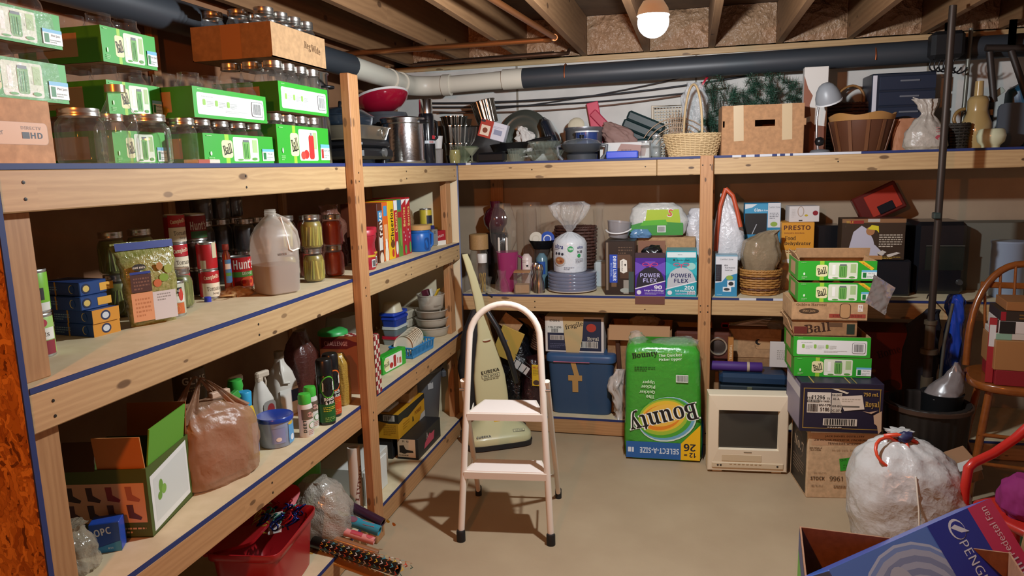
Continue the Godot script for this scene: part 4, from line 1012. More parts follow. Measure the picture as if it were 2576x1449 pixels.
func left_top() -> void:
	# receiver carton at the near end, two wrapped jar trays on it
	var t := plain_box("carton", "tan satellite receiver carton at near end of top left shelf", "carton", Vector3(-1.555, TOP, -1.279), 90, Vector3(0.188, 0.139, 0.30), mt("cfa37c", 0.8, 0.0, {"tex": card_t, "tri": 6.0}),
		[["p", rr(-0.01, -0.004, 0.09, 0.024, 0.2), "b98f6b"], ["p", rr(-0.01, -0.004, 0.089, 0.023, 0.2), "cfa37c"], ["t", "Receiver", -0.055, -0.002, 0.012, "5d4a3c", 0, 0, -0.05], ["t", "DIRECTV", 0.038, 0.008, 0.007, "8d6f58", 1, 0, -0.05], ["t", "HD", 0.05, -0.008, 0.013, "2c2a2c", 1, 0, -0.03], ["r", 0.014, -0.015, 0.018, 0.014, "2c2a2c"]])
	for q in [["shrink-wrapped green jar tray resting on the satellite receiver carton", 1.789, 0.088, -1.316, "in the wrapped tray just above receiver carton"], ["topmost shrink-wrapped green jar tray at near end of top left shelf", 1.912, 0.076, -1.316, "in the topmost wrapped tray at near end"]]:
		t = jar_tray(q[0], Vector3(-1.565, q[1], q[3]), 90, 0.276, q[2], 0.27)
		fill_tray(Vector3(-1.565, 0, q[3]), 0.27, 0.26, q[1] + 0.0045, "open", 3, 3, q[4], "jars " + q[4])
		var m := MB.new(); loft(m, [[0.003, 0.14, 0.137, 0, 0, 14], [q[2], 0.1395, 0.1365, 0, 0, 14]], 64, 0.0012, 30, 4, 3); put(t, "shrink_wrap", m, wrapm)
	# corner stack behind the loose jars
	var y := TOP; var n := 0
	for q in [["lowest green jar carton behind the loose jars on top left shelf", 0.092, "in the lowest carton behind the loose jars"], ["middle green jar carton of stack behind the loose jars", 0.088, "in the middle carton behind the loose jars"], ["uppermost green jar carton of stack behind the loose jars", 0.092, "in the uppermost carton behind the loose jars"]]:
		jar_tray(q[0], Vector3(-1.635, y, -1.752), 90, 0.2, q[1], 0.27)
		fill_tray(Vector3(-1.635, 0, -1.752), 0.19, 0.26, y + 0.0045, "open", 2, 3, q[2], "jars " + q[2])
		y += 0.134
	# loose jars on the shelf
	jar("squat", "wide squat glass jar nearest the receiver carton", Vector3(-1.425, TOP, -1.472))
	jar("squat", "wide squat glass jar third from the receiver carton", Vector3(-1.425, TOP, -1.70), 50)
	jar("pint", "slim glass jar standing beside the green pint jar box", Vector3(-1.42, TOP, -1.83), 20)
	jar("pint", "slim glass jar half hidden behind the wide squat jars", Vector3(-1.468, TOP, -1.615), 70)
	t = th("glass_jug", "clear shouldered glass jug with narrow neck between the squat jars", "jug", Vector3(-1.415, TOP, -1.585))
	lath(t, "glass_body", V2([0, 0.003, 0.03, 0.0, 0.042, 0.008, 0.044, 0.10, 0.04, 0.125, 0.022, 0.16, 0.018, 0.178, 0.021, 0.182, 0.021, 0.19]), glass, 32)
	lath(t, "cap", V2([0, 0.178, 0.024, 0.178, 0.024, 0.196, 0, 0.196]), mt("b9a48c", 0.3, 0.7), 20)
	t = plain_box("small_carton", "small white and red carton lying flat before the slim jar", "carton", Vector3(-1.39, TOP, -1.865), 90, Vector3(0.1, 0.012, 0.05), mt("d9cdbf", 0.6)); pr(t, tf(-0.025, 0.006, 0.025), [["r", -0.025, -0.006, 0.05, 0.012, "a8482c"]])
	# green pint boxes
	var zc := -2.075
	jar_tray("green pint jar box with bean jar picture on top left shelf", Vector3(-1.53, TOP, zc), 90, 0.37, 0.09, 0.26)
	fill_tray(Vector3(-1.53, 0, zc), 0.36, 0.25, TOP + 0.0045, "pint", 4, 3, "lidded, in the green pint jar box", "jars in the pint box")
	t = jar_tray("green jar tray turned to its white bar code panel, over pint box", Vector3(-1.53, 1.783, -2.05), 90, 0.375, 0.088, 0.26, true)
	pr(t, Transform3D(Basis(Vector3.UP, -PI / 2), Vector3(-0.1885, 0.044, 0)), [["p", [-0.12, 0.03, -0.07, 0.044, 0.05, -0.02, 0.03, -0.044], "d99c2a"]])
	fill_tray(Vector3(-1.53, 0, -2.05), 0.365, 0.25, 1.7875, "open", 4, 3, "in the bar code tray over the pint box", "jars in the bar code tray")
	zc = -2.475
	jar_tray("green quart jar box with red tomato picture next to post", Vector3(-1.53, TOP, zc), 90, 0.372, 0.136, 0.26, false, true)
	fill_tray(Vector3(-1.53, 0, zc), 0.36, 0.25, TOP + 0.0045, "quart", 4, 3, "lidded, in the tomato picture box", "jars in the tomato box")
	jar_tray("green jar tray with white panel over the tomato picture box", Vector3(-1.53, 1.832, -2.5), 90, 0.355, 0.102, 0.26, true)
	fill_tray(Vector3(-1.53, 0, -2.5), 0.345, 0.25, 1.8365, "quart", 4, 3, "lidded, under the marked cardboard box", "jars under the marked box")
	t = th("cardboard_box", "open tan cardboard box with handwriting, full of jars, highest of stack", "box", Vector3(-1.58, 2.018, -2.53), 90)
	shell(t, "box", 0.385, 0.118, 0.32, card)
	pr(t, tf(0.06, 0.065, 0.16), [["t", "Reg/Wide", 0.03, 0, 0.034, "6d5137", 3, -6, -0.12]])
	pr(t, Transform3D(Basis(Vector3.UP, -PI / 2), Vector3(-0.1925, 0.06, 0)), [["r", -0.04, -0.06, 0.08, 0.118, "c9935c"]])
	fill_tray(Vector3(-1.58, 0, -2.53), 0.37, 0.31, 2.0225, "quart", 4, 3, "lidded, in the highest cardboard box", "jars in the highest box")
	t = th("round_tin", "paper labelled round tin standing under the marked cardboard box", "tin", Vector3(-1.395, 1.9395, -2.44)); t.position = Vector3(-1.80, TOP, -2.5)
	can(t, 0.05, 0.11, "b5704a", [["r", -0.03, 0.03, 0.06, 0.05, "d8c9b8"]])
	# past the post: cookware
	var blk := mt("15161a", 0.35); var alu := mt("b9b6ae", 0.28, 0.95); var steel := mt("c4c4c4", 0.2, 1.0); var navy := mt("1b2733", 0.25, 0.0, {"coat": 0.5})
	t = th("electric_griddle", "black electric griddle with legs under the aluminium pan", "griddle", Vector3(-1.62, TOP, -3.3), 90)
	boxp(t, "base", Vector3(0, 0.05, 0), Vector3(0.36, 0.05, 0.3), blk, 0.012)
	boxp(t, "hood", Vector3(0, 0.095, 0), Vector3(0.34, 0.035, 0.28), blk, 0.012)
	for x in [-0.14, 0.14]:
		for z in [-0.11, 0.11]: lath(t, "foot", V2([0, 0, 0.014, 0, 0.012, 0.03, 0, 0.03]), blk, 12, tf(x, 0, z))
	lath(t, "dial", V2([0, 0, 0.022, 0, 0.02, 0.014, 0, 0.014]), mt("777777", 0.4, 0.5), 18, Transform3D(Basis(Vector3.RIGHT, PI / 2), Vector3(0.05, 0.055, 0.15)))
	t = th("roasting_pan", "dull aluminium pan with round handle on the black griddle", "pan", Vector3(-1.62, TOP + 0.113, -3.3), 90)
	var m := MB.new()
	loft(m, [[0.0, 0.175, 0.12, 0, 0, 5], [0.008, 0.19, 0.135, 0, 0, 5], [0.06, 0.205, 0.15, 0, 0, 5], [0.063, 0.212, 0.157, 0, 0, 5], [0.066, 0.212, 0.157, 0, 0, 5]], 48); put(t, "body", m, alu)
	tubp(t, "ring_handle", arc(Vector3(0.06, 0.035, 0.152), 0.022, 0, 340, 16), 0.004, alu, 6)
	t = th("roaster", "dark blue enamel roaster with black knob stacked on aluminium pan", "roaster", Vector3(-1.64, TOP + 0.1795, -3.28), 90)
	m = MB.new(); loft(m, [[0.0, 0.15, 0.10, 0, 0, 3], [0.01, 0.165, 0.115, 0, 0, 3], [0.045, 0.17, 0.12, 0, 0, 3], [0.05, 0.178, 0.128, 0, 0, 3], [0.056, 0.17, 0.12, 0, 0, 3], [0.085, 0.12, 0.08, 0, 0, 2.6], [0.095, 0.04, 0.03, 0, 0, 2]], 40, 0, 8, 1, 2); put(t, "body", m, navy)
	tubp(t, "handle", [Vector3(-0.03, 0.09, 0), Vector3(-0.025, 0.115, 0), Vector3(0.025, 0.115, 0), Vector3(0.03, 0.09, 0)], 0.008, blk, 8)
	t = th("stock_pot", "shiny steel pot with bail half hidden behind post, highest there", "pot", Vector3(-1.66, TOP, -2.95), 0)
	lath(t, "body", V2([0, 0, 0.10, 0, 0.108, 0.008, 0.11, 0.385, 0.116, 0.39, 0.116, 0.394, 0.106, 0.394, 0.104, 0.012, 0, 0.012]), steel, 40)
	for s in [-1.0, 1.0]: tubp(t, "handle", arc(Vector3(s * 0.11, 0.33, 0), 0.035, -90, 90, 8, Vector3(s, 0, 0), Vector3(0, 0, 1)), 0.006, blk, 6)
	t = th("pressure_cooker", "large polished aluminium pressure cooker with rim at left corner", "pressure cooker", Vector3(-1.545, TOP, -3.80))
	lath(t, "body", V2([0, 0, 0.112, 0, 0.118, 0.006, 0.118, 0.02, 0.114, 0.026, 0.113, 0.215, 0.12, 0.22, 0.12, 0.235, 0.0, 0.235]), mt("cfd0d2", 0.2, 1.0, {"tri": 9.0, "nrm": soft_n, "ns": 0.15}), 56)
	lath(t, "lid", V2([0, 0.235, 0.123, 0.235, 0.124, 0.246, 0.118, 0.25, 0.06, 0.256, 0, 0.256]), mt("c9c9c9", 0.25, 1.0), 56)
	boxp(t, "side_handle", Vector3(0.135, 0.225, 0.02), Vector3(0.05, 0.02, 0.035), blk, 0.005)
	boxp(t, "side_handle", Vector3(-0.135, 0.225, -0.02), Vector3(0.05, 0.02, 0.035), blk, 0.005)
	t = th("stock_pot", "black lidded stock pot behind the pressure cooker", "pot", Vector3(-1.82, TOP, -3.72))
	lath(t, "body", V2([0, 0, 0.115, 0, 0.125, 0.01, 0.125, 0.24, 0.13, 0.245, 0.12, 0.26, 0.04, 0.275, 0, 0.275]), navy, 40)
	lath(t, "knob", V2([0, 0.275, 0.012, 0.275, 0.02, 0.295, 0, 0.30]), blk, 16)
	t = th("mixing_bowl", "shiny red mixing bowl with white rim tilted behind pressure cooker", "bowl", Vector3(-1.765, TOP + 0.315, -4.07))
	t.rotation_degrees = Vector3(-8, 0, 13)
	m = MB.new(); lathe(m, V2([0, 0, 0.06, 0.0, 0.11, 0.02, 0.148, 0.055, 0.158, 0.078, 0.154, 0.078, 0.142, 0.055, 0.1, 0.024, 0, 0.01]), 44); put(t, "bowl", m, mt("a01430", 0.15, 0.0, {"coat": 0.6}))
	lath(t, "white_rim", V2([0.158, 0.078, 0.161, 0.08, 0.161, 0.09, 0.154, 0.09, 0.154, 0.078]), mt("e9e5e2", 0.3), 44)
	tubp(t, "whisk_handle", [Vector3(0.02, 0.03, 0.03), Vector3(-0.03, 0.13, 0.06)], 0.004, steel, 6)
	t = th("stock_pot", "grey enamel pot under the red mixing bowl in corner", "pot", Vector3(-1.76, TOP, -4.08))
	lath(t, "body", V2([0, 0, 0.11, 0, 0.122, 0.01, 0.122, 0.28, 0.127, 0.288, 0.12, 0.305, 0.03, 0.312, 0, 0.312]), mt("4b4f55", 0.35), 40)
	lath(t, "knob", V2([0, 0.31, 0.01, 0.31, 0.01, 0.312, 0, 0.312]), blk, 16)
	t = th("vacuum_flask", "tall black vacuum flask with steel cup lid at left corner", "flask", Vector3(-1.488, TOP, -4.02), 60)
	lath(t, "body", V2([0, 0, 0.044, 0, 0.046, 0.006, 0.046, 0.265, 0.04, 0.285, 0, 0.285]), mt("14151b", 0.2, 0.0, {"coat": 0.5}), 36)
	lath(t, "cup", V2([0, 0.285, 0.039, 0.285, 0.037, 0.36, 0.034, 0.365, 0, 0.365]), steel, 36)
	m = MB.new(); tube(m, [Vector3(0.04, 0.25, 0), Vector3(0.075, 0.24, 0), Vector3(0.08, 0.20, 0), Vector3(0.075, 0.15, 0), Vector3(0.042, 0.13, 0)], 0.009, 8); put(t, "handle", m, blk)
	pr(t, tf(0, 0, 0), [["r", -0.045, 0.115, 0.09, 0.016, "c9cdd2"], ["r", -0.02, 0.117, 0.03, 0.012, "a35a58"], ["r", 0.0, 0.14, 0.03, 0.02, "c2303a"]], 0.0462)

func bottle(p: Node3D, prof: Array, mat: Material, cap: Array, capm: Material, called := "body") -> void:
	lath(p, called, V2(prof), mat, 28)
	if cap.size(): lath(p, "cap", V2(cap), capm, 20)

func stack_cans(label: String, low: String, at: Vector3, r: float, h: float, body: String, ops: Array, turn: float) -> Node3D:
	var t := th("food_can", label, "can", at, turn); can(t, r, h, body, ops); return t

func left_mid() -> void:
	var t: Node3D; var m: MB
	# --- near bay: tins, pasta boxes, snack bag
	var beet := [["r", -0.037, 0.045, 0.074, 0.03, "e6e2d6"], ["r", -0.037, 0.008, 0.074, 0.035, "8d2a35"], ["e", 0.0, 0.088, 0.018, 0.012, "b23b4a"], ["t", "Beets", 0, 0.06, 0.012, "40332c", 2]]
	stack_cans("tin of beets at the near end of the middle shelf, underneath", "", Vector3(-1.585, L2, -1.425), 0.037, 0.11, "9fc46a", beet, 60)
	stack_cans("green labelled tin on top of the tin of beets", "", Vector3(-1.585, L2 + 0.1105, -1.425), 0.037, 0.11, "79b832", [["r", -0.03, 0.035, 0.05, 0.03, "2c2a22"], ["r", -0.037, 0.008, 0.074, 0.02, "d9d7cc"]], 60)
	stack_cans("white labelled tin behind the tin of beets", "", Vector3(-1.66, L2, -1.47), 0.037, 0.11, "cfc9ba", [], 60)
	stack_cans("white labelled tin on top of another, behind the green tin", "", Vector3(-1.66, L2 + 0.1105, -1.47), 0.037, 0.10, "d4cfc2", [["r", -0.03, 0.03, 0.06, 0.02, "8fa0a8"]], 60)
	var i := 0
	for q in [["lowest pasta box of the blue stack on the middle left shelf", 0.0, 0.0], ["second lowest pasta box of the blue stack", 0.006, 0.004], ["second highest pasta box of the blue stack", -0.02, 0.012], ["highest pasta box of the blue stack on the middle left shelf", -0.03, 0.0]]:
		t = plain_box("pasta_box", q[0], "box", Vector3(-1.68 + q[1], L2 + 0.0385 * i, -1.675 + q[2]), 84, Vector3(0.088, 0.038, 0.15), mt("1c3f78", 0.4),
			([["r", -0.044, -0.019, 0.088, 0.038, "d08a22"], ["e", -0.002, 0, 0.016, 0.014, "1d2a4d"], ["e", -0.002, 0, 0.011, 0.009, "c9ccd0"]] if i < 2 else [["r", -0.01 + 0.01 * i, -0.012, 0.045, 0.022, "e0a437"], ["e", -0.024, 0, 0.014, 0.014, "0f1c3c"], ["e", -0.024, 0, 0.01, 0.009, "d2b35c"]]))
		pr(t, Transform3D(Basis(Vector3.UP, -PI / 2), Vector3(-0.044, 0.019, 0)), [["r", -0.02, -0.019, 0.006, 0.038, "c28c33"], ["k", -0.07, -0.012, 0.06, 0.02, 3, "7fa0b8"], ["e", 0.045, 0.0, 0.01, 0.012, "d2b35c"], ["e", 0.047, 0.0, 0.009, 0.011, "1c3f78"]], 0, "printed_side"); i += 1
	t = th("snack_bag", "upright plastic bag of trail mix with blue top edge", "snack bag", Vector3(-1.575, L2, -1.815), 66)
	m = MB.new(); loft(m, [[0.0, 0.068, 0.006, 0, 0, 2.4], [0.012, 0.07, 0.02, 0, 0, 2.6], [0.07, 0.074, 0.028, 0, 0, 3], [0.15, 0.078, 0.028, 0, 0, 3], [0.205, 0.083, 0.016, -0.003, 0, 2.6], [0.235, 0.092, 0.004, -0.006, -0.006, 2.4], [0.25, 0.093, 0.003, -0.008, -0.01, 2.4]], 44, 0.007, 26, 8, 4)
	put(t, "bag", m, mt("c9c8a8", 0.14, 0.0, {"tri": 9.0, "nrm": crink, "ns": 0.5, "coat": 0.6, "tex": noise_tex(128, 0.05, Color("8a9048"), Color("e2d8b8"), 14, 3)}))
	var F := tf(0, 0, 0.029)
	pr(t, F, [["r", -0.07, 0.018, 0.062, 0.085, "d0946a"], ["r", -0.008, 0.015, 0.07, 0.085, "c9c4c2"], ["k", -0.06, 0.03, 0.045, 0.06, 5, "b3764e"], ["k", 0.005, 0.07, 0.04, 0.025, 3, "8c8884"], ["r", -0.068, 0.105, 0.06, 0.052, "4a2c22"], ["k", -0.06, 0.11, 0.045, 0.04, 4, "7a5340"], ["r", -0.068, 0.158, 0.06, 0.007, "2a3b8c"], ["e", -0.04, 0.178, 0.02, 0.01, "2b2725"], ["t", "nut mix", -0.04, 0.178, 0.007, "d8d2c4", 3], ["e", 0.03, 0.14, 0.014, 0.012, "7b9a3a"], ["e", 0.01, 0.125, 0.012, 0.012, "b9643a"], ["e", 0.045, 0.165, 0.012, 0.014, "93a04a"], ["e", 0.02, 0.175, 0.01, 0.012, "a8763e"]], 0, "printed_front")
	pr(t, tf(-0.005, 0.24, 0.0035, 0, -10), [["r", -0.085, -0.012, 0.17, 0.022, "24327e"]], 0, "printed_front")
	stack_cans("tin of mixed vegetables beside the trail mix bag", "", Vector3(-1.595, L2, -1.93), 0.037, 0.112, "b9b59c", [["r", -0.02, 0.075, 0.045, 0.018, "1c1c1a"], ["r", -0.036, 0.046, 0.07, 0.02, "d8d2c2"], ["r", -0.03, 0.01, 0.06, 0.034, "c8622c"], ["e", -0.005, 0.026, 0.02, 0.015, "d87f38"], ["e", 0.02, 0.07, 0.008, 0.02, "c23a2a"], ["t", "mixed", 0.0, 0.084, 0.008, "d8d2c2", 3]], 50)
	jar("beans", "jar of green beans just right of the vegetable tin", Vector3(-1.662, L2, -2.05))
	jar("beans", "lower jar of green beans behind the trail mix bag", Vector3(-1.76, L2, -2.0), 40)
	jar("beans", "upper jar of green beans stacked above the trail mix bag", Vector3(-1.755, L2 + 0.136, -2.0), 80)
	jar("beans", "jar of green beans partly hidden by the trail mix bag", Vector3(-1.775, L2 + 0.136, -1.9), 10)
	jar("beans", "bottom jar of green beans hidden deepest behind trail mix bag", Vector3(-1.775, L2, -1.9), 30)
	# soup tins
	var soup := [["r", -0.036, 0.06, 0.075, 0.04, "b01d22"], ["r", -0.036, 0.008, 0.075, 0.05, "e2d3b8"], ["t", "Campbell's", 0.0, 0.078, 0.018, "ead9b4", 3, 6, -0.055], ["t", "Tomato", 0.005, 0.038, 0.014, "3a2d25", 2, 0, -0.05], ["t", "Soup", 0.01, 0.02, 0.01, "3a2d25", 2]]
	stack_cans("front tomato soup tin at the bottom, below another soup tin", "", Vector3(-1.685, L2, -2.235), 0.034, 0.102, "b01d22", soup, 55)
	stack_cans("tomato soup tin turned to its bar code, on front soup tin", "", Vector3(-1.685, L2 + 0.1025, -2.235), 0.034, 0.102, "b01d22", [["r", -0.036, 0.008, 0.02, 0.03, "c9bb9d"], ["r", 0.008, 0.045, 0.02, 0.055, "cbbb97"]], 55)
	stack_cans("soup tin at the left rear of soup tins, underneath", "", Vector3(-1.755, L2, -2.17), 0.034, 0.102, "8c1b20", soup, 70)
	stack_cans("soup tin at the left rear of soup tins, on top", "", Vector3(-1.755, L2 + 0.1025, -2.17), 0.034, 0.102, "8c1b20", soup, 65)
	stack_cans("highest soup tin at the left rear of soup tins", "", Vector3(-1.755, L2 + 0.205, -2.17), 0.034, 0.102, "8c1b20", soup, 65)
	stack_cans("red tomato tin highest of the soup tins on middle left shelf", "", Vector3(-1.765, L2 + 0.205, -2.285), 0.042, 0.098, "7d1218", [["t", "Hunt's", 0.0, 0.055, 0.03, "c9b9a8", 1, 0, -0.06], ["r", -0.03, 0.01, 0.07, 0.025, "2f5a2b"]], 62)
	stack_cans("soup tin below the red tomato tin, on another tin", "", Vector3(-1.765, L2 + 0.1025, -2.285), 0.038, 0.102, "4a3023", [], 62)
	stack_cans("soup tin at the bottom below the red tomato tin", "", Vector3(-1.765, L2, -2.285), 0.038, 0.102, "3f2a20", [], 62)
	t = th("seasoning_bottle", "narrow bottle with blue and white label beside the soup tins", "bottle", Vector3(-1.64, L2, -2.283), 60)
	bottle(t, [0, 0, 0.012, 0, 0.014, 0.004, 0.014, 0.15, 0.008, 0.165, 0.008, 0.175], mt("7b3420", 0.25), [0, 0.17, 0.0115, 0.17, 0.0115, 0.19, 0, 0.19], mt("8d3426", 0.4))
	pr(t, tf(0, 0, 0), [["r", -0.013, 0.05, 0.026, 0.085, "4f86b8"], ["r", -0.012, 0.10, 0.02, 0.02, "dcd8cf"], ["r", -0.012, 0.075, 0.02, 0.012, "5b9a44"]], 0.0142)
	stack_cans("large red tomato tin standing just left of the plastic jug", "", Vector3(-1.705, L2, -2.445), 0.049, 0.125, "a81c22", [["r", -0.05, 0.05, 0.105, 0.028, "4f8a35"], ["r", -0.05, 0.07, 0.105, 0.055, "b3151c"], ["t", "Hunt's", 0.012, 0.098, 0.036, "efe9df", 1, 0, -0.085], ["e", 0.02, 0.03, 0.03, 0.02, "c8562e"], ["t", "Diced", 0.02, 0.064, 0.012, "dfe8d0", 2]], 48)
	# dark preserves deep on the shelf
	for k in 3:
		for j in 3: jar("dark", ["bottom", "middle", "top"][j] + " dark jam jar, " + ["near", "second", "far"][k] + " column deep behind the tomato tin", Vector3(-1.86 + 0.01 * (k % 2), L2 + 0.1305 * j, -2.46 - 0.1 * k), 0, "dark jam jars deep on the middle shelf")
	for k in 2:
		for j in 2: jar("dark", ["lower", "upper"][j] + " dark jam jar, " + ["nearer", "farther"][k] + " pair directly behind the plastic jug", Vector3(-1.76, L2 + 0.1305 * j, -2.585 - 0.095 * k), 0, "dark jam jars behind the jug")
	# the jug
	t = th("plastic_jug", "translucent gallon jug half full of brown liquid", "jug", Vector3(-1.493, L2, -2.365), 62)
	var hd := mt("ded4c6", 0.32, 0.0, {"alpha": 0.34})
	m = MB.new(); loft(m, [[0.0, 0.06, 0.06, 0, 0, 3.6], [0.008, 0.07, 0.07, 0, 0, 4], [0.115, 0.0735, 0.0735, 0, 0, 4], [0.17, 0.074, 0.074, 0, 0, 4], [0.21, 0.072, 0.072, 0, 0, 3.4], [0.245, 0.058, 0.058, 0, 0, 2.8], [0.27, 0.036, 0.036, -0.004, 0, 2.2], [0.285, 0.021, 0.021, -0.005, 0, 2], [0.31, 0.0195, 0.0195, -0.005, 0, 2]], 44, 0, 8, 1, 3)
	put(t, "plastic_body", m, hd)
	m = MB.new(); loft(m, [[0.003, 0.06, 0.06, 0, 0, 3.6], [0.01, 0.068, 0.068, 0, 0, 4], [0.108, 0.0715, 0.0715, 0, 0, 4]], 40)
	put(t, "liquid", m, mt("6d4a37", 0.4))
	tubp(t, "grip_ridge", [Vector3(0.018, 0.28, 0.03), Vector3(0.014, 0.22, 0.0665), Vector3(0.018, 0.165, 0.0755), Vector3(0.03, 0.158, 0.0755), Vector3(0.06, 0.163, 0.066)], 0.0035, mt("ece4d8", 0.3), 6)
	tubp(t, "handle", [Vector3(0.008, 0.288, 0.0), Vector3(0.042, 0.265, 0.03), Vector3(0.066, 0.225, 0.04), Vector3(0.074, 0.18, 0.04), Vector3(0.07, 0.16, 0.04)], 0.011, hd, 10)
	for y in [0.292, 0.301]: tubp(t, "neck_ring", arc(Vector3(-0.005, y, 0), 0.0208, 0, 345, 16, Vector3.RIGHT, Vector3(0, 0, 1)), 0.0015, hd, 5)
	pr(t, tf(-0.012, 0.15, 0.0742), [["t", "WATER", 0, 0, 0.008, "5f5148", 1]])
	t = sack("crumpled clear tan plastic bag lying left of the jug", "plastic bag", "plastic_bag", Vector3(-1.61, L2, -2.285), 30, [[0.0, 0.05, 0.035, 0, 0, 2], [0.012, 0.065, 0.04, 0, 0, 2], [0.03, 0.04, 0.022, 0.01, 0, 2], [0.036, 0.012, 0.01, 0.01, 0, 2]], mt("b98a58", 0.15, 0.0, {"alpha": 0.55}), 0.016, 30, 5)
	tubp(t, "twist_tie", arc(Vector3(-0.03, 0.012, 0.055), 0.024, 0, 330, 16, Vector3(1, 0, 0), Vector3(0, 0.2, 1)), 0.0025, mt("c09a68", 0.3), 6)
	t = th("bottle_stopper", "small blue plastic cap lying on the middle left shelf", "cap", Vector3(-1.645, L2, -2.165))  # loose bottle cap
	lath(t, "cap", V2([0, 0, 0.012, 0, 0.012, 0.016, 0.009, 0.018, 0, 0.018]), mt("2c3aa8", 0.4), 16)
	jar("pickles", "front lower jar of pickle spears right of the jug", Vector3(-1.485, L2, -2.63))
	jar("pickles", "front upper jar of pickle spears right of the jug", Vector3(-1.485, L2 + 0.136, -2.63), 50)
	jar("pickles", "rear lower jar of pickle spears close behind the jug", Vector3(-1.585, L2, -2.60), 90)
	jar("pickles", "rear upper jar of pickle spears close behind the jug", Vector3(-1.585, L2 + 0.136, -2.60), 120)
	jar("tomato", "lower jar of tomato sauce next to tall post", Vector3(-1.475, L2, -2.785))
	jar("tomato", "upper jar of tomato sauce next to tall post", Vector3(-1.475, L2 + 0.131, -2.785), 30)
	jar("tomato", "lower jar of tomato sauce in the second row", Vector3(-1.575, L2, -2.755), 60)
	jar("tomato", "upper jar of tomato sauce in the second row", Vector3(-1.575, L2 + 0.131, -2.755), 90)
	# --- far bay: coffee, cereal, canisters
	for q in [["red plastic coffee canister nearest the tall post", -1.43, -2.985], ["second red plastic coffee canister beside the cereal boxes", -1.475, -3.10]]:
		t = th("coffee_canister", q[0], "canister", Vector3(q[1], L2, q[2]), 70)
		lath(t, "body", V2([0, 0, 0.046, 0, 0.05, 0.006, 0.05, 0.06, 0.042, 0.085, 0.042, 0.11, 0.051, 0.135, 0.05, 0.155, 0, 0.155]), mt("a01b2a", 0.35, 0.0, {"coat": 0.3}), 32)
		lath(t, "lid", V2([0, 0.155, 0.053, 0.155, 0.054, 0.178, 0.05, 0.182, 0, 0.182]), mt("b02033", 0.4), 32)
		pr(t, tf(0, 0, 0), [["r", -0.05, 0.058, 0.1, 0.01, "c8a02c"], ["r", -0.005, 0.012, 0.026, 0.035, "dcd8d4"], ["b", -0.002, 0.015, 0.02, 0.028]], 0.0503)
	sack("bag of rolls in dark wrapper behind the red coffee canisters", "bag", "food_bag", Vector3(-1.63, L2, -3.06), 70, [[0, 0.07, 0.05, 0, 0, 3], [0.02, 0.08, 0.055, 0, 0, 3], [0.2, 0.075, 0.05, 0, 0, 2.6], [0.26, 0.05, 0.025, 0, 0, 2], [0.29, 0.06, 0.008, 0, 0, 2]], mt("6a4538", 0.2, 0.0, {"coat": 0.4, "tri": 7.0, "nrm": crink, "ns": 0.6}), 0.014, 16, 4)
	var cz := [-3.19, -3.25, -3.315, -3.39, -3.435, -3.49, -3.55, -3.61]
	var cereal := [
		["dark brown breakfast cereal box first from the post", "5a2a18", [["r", -0.026, 0.2, 0.05, 0.05, "3f7fae"], ["t", "Krave", 0, 0.17, 0.04, "e8ddcf", 1, 90, 1], ["r", -0.022, 0.06, 0.04, 0.06, "d9d2c9"], ["e", 0, 0.02, 0.022, 0.03, "d8c6b0"]]],
		["orange breakfast cereal box second from the post", "d8641c", [["r", -0.02, 0.22, 0.04, 0.05, "4a93c2"], ["r", -0.02, 0.1, 0.04, 0.08, "e4a673"], ["e", 0, 0.03, 0.022, 0.045, "e3d3b6"], ["e", 0, 0.08, 0.014, 0.03, "ece6da"]]],
		["yellow oat cereal box with black lettering third from post", "e2b50f", [["t", "Cheerios", 0.006, 0.17, 0.038, "1c1710", 1, 90, -0.16], ["e", 0.008, 0.075, 0.025, 0.02, "6a3f1a"], ["e", 0.008, 0.03, 0.014, 0.02, "b8302a"]]],
		["narrow red and white cereal box fourth from the post", "b6202a", [["r", -0.022, 0.24, 0.044, 0.05, "e6e2dc"], ["t", "Charms", 0, 0.18, 0.026, "e9d48a", 1, 90, -0.1], ["e", 0, 0.05, 0.015, 0.035, "e6e2dc"]]],
		["green speckled cereal box fifth from the post", "5c8a30", [["r", -0.026, 0.24, 0.05, 0.05, "3a6f86"], ["r", -0.026, 0.2, 0.05, 0.03, "a82428"], ["e", 0.005, 0.1, 0.012, 0.05, "7ca544"]]],
		["red cereal box with white flakes sixth from the post", "b01c26", [["p", [-0.028, 0.29, 0.028, 0.29, -0.028, 0.262], "e9e7e4"], ["t", "Berries", 0, 0.2, 0.03, "e6c673", 1, 90, -0.1], ["e", -0.01, 0.12, 0.004, 0.006, "efe9e6"], ["e", 0.01, 0.1, 0.004, 0.006, "efe9e6"], ["e", 0.0, 0.08, 0.004, 0.006, "efe9e6"], ["e", 0.005, 0.03, 0.014, 0.025, "5a9a48"]]],
		["red cereal box with white flakes farthest from the post", "b01c26", [["p", [-0.028, 0.29, 0.028, 0.29, -0.028, 0.258], "e9e7e4"], ["t", "Berries", 0, 0.2, 0.03, "e6c673", 1, 90, -0.1], ["e", -0.012, 0.13, 0.004, 0.006, "efe9e6"], ["e", 0.01, 0.11, 0.004, 0.006, "efe9e6"], ["e", -0.004, 0.09, 0.004, 0.006, "efe9e6"], ["e", 0.008, 0.035, 0.014, 0.03, "5a9a48"]]]]
	for k in 7:
		var w: float = cz[k] - cz[k + 1] - 0.001; var hh: float = 0.286 + 0.012 * (k / 6.0)
		t = plain_box("cereal_box", cereal[k][0], "cereal box", Vector3(-1.545, L2, (cz[k] + cz[k + 1]) / 2), 90, Vector3(w, hh, 0.19), mt(cereal[k][1], 0.45))
		pr(t, tf(0, 0, 0.095), cereal[k][2], 0, "printed_spine")
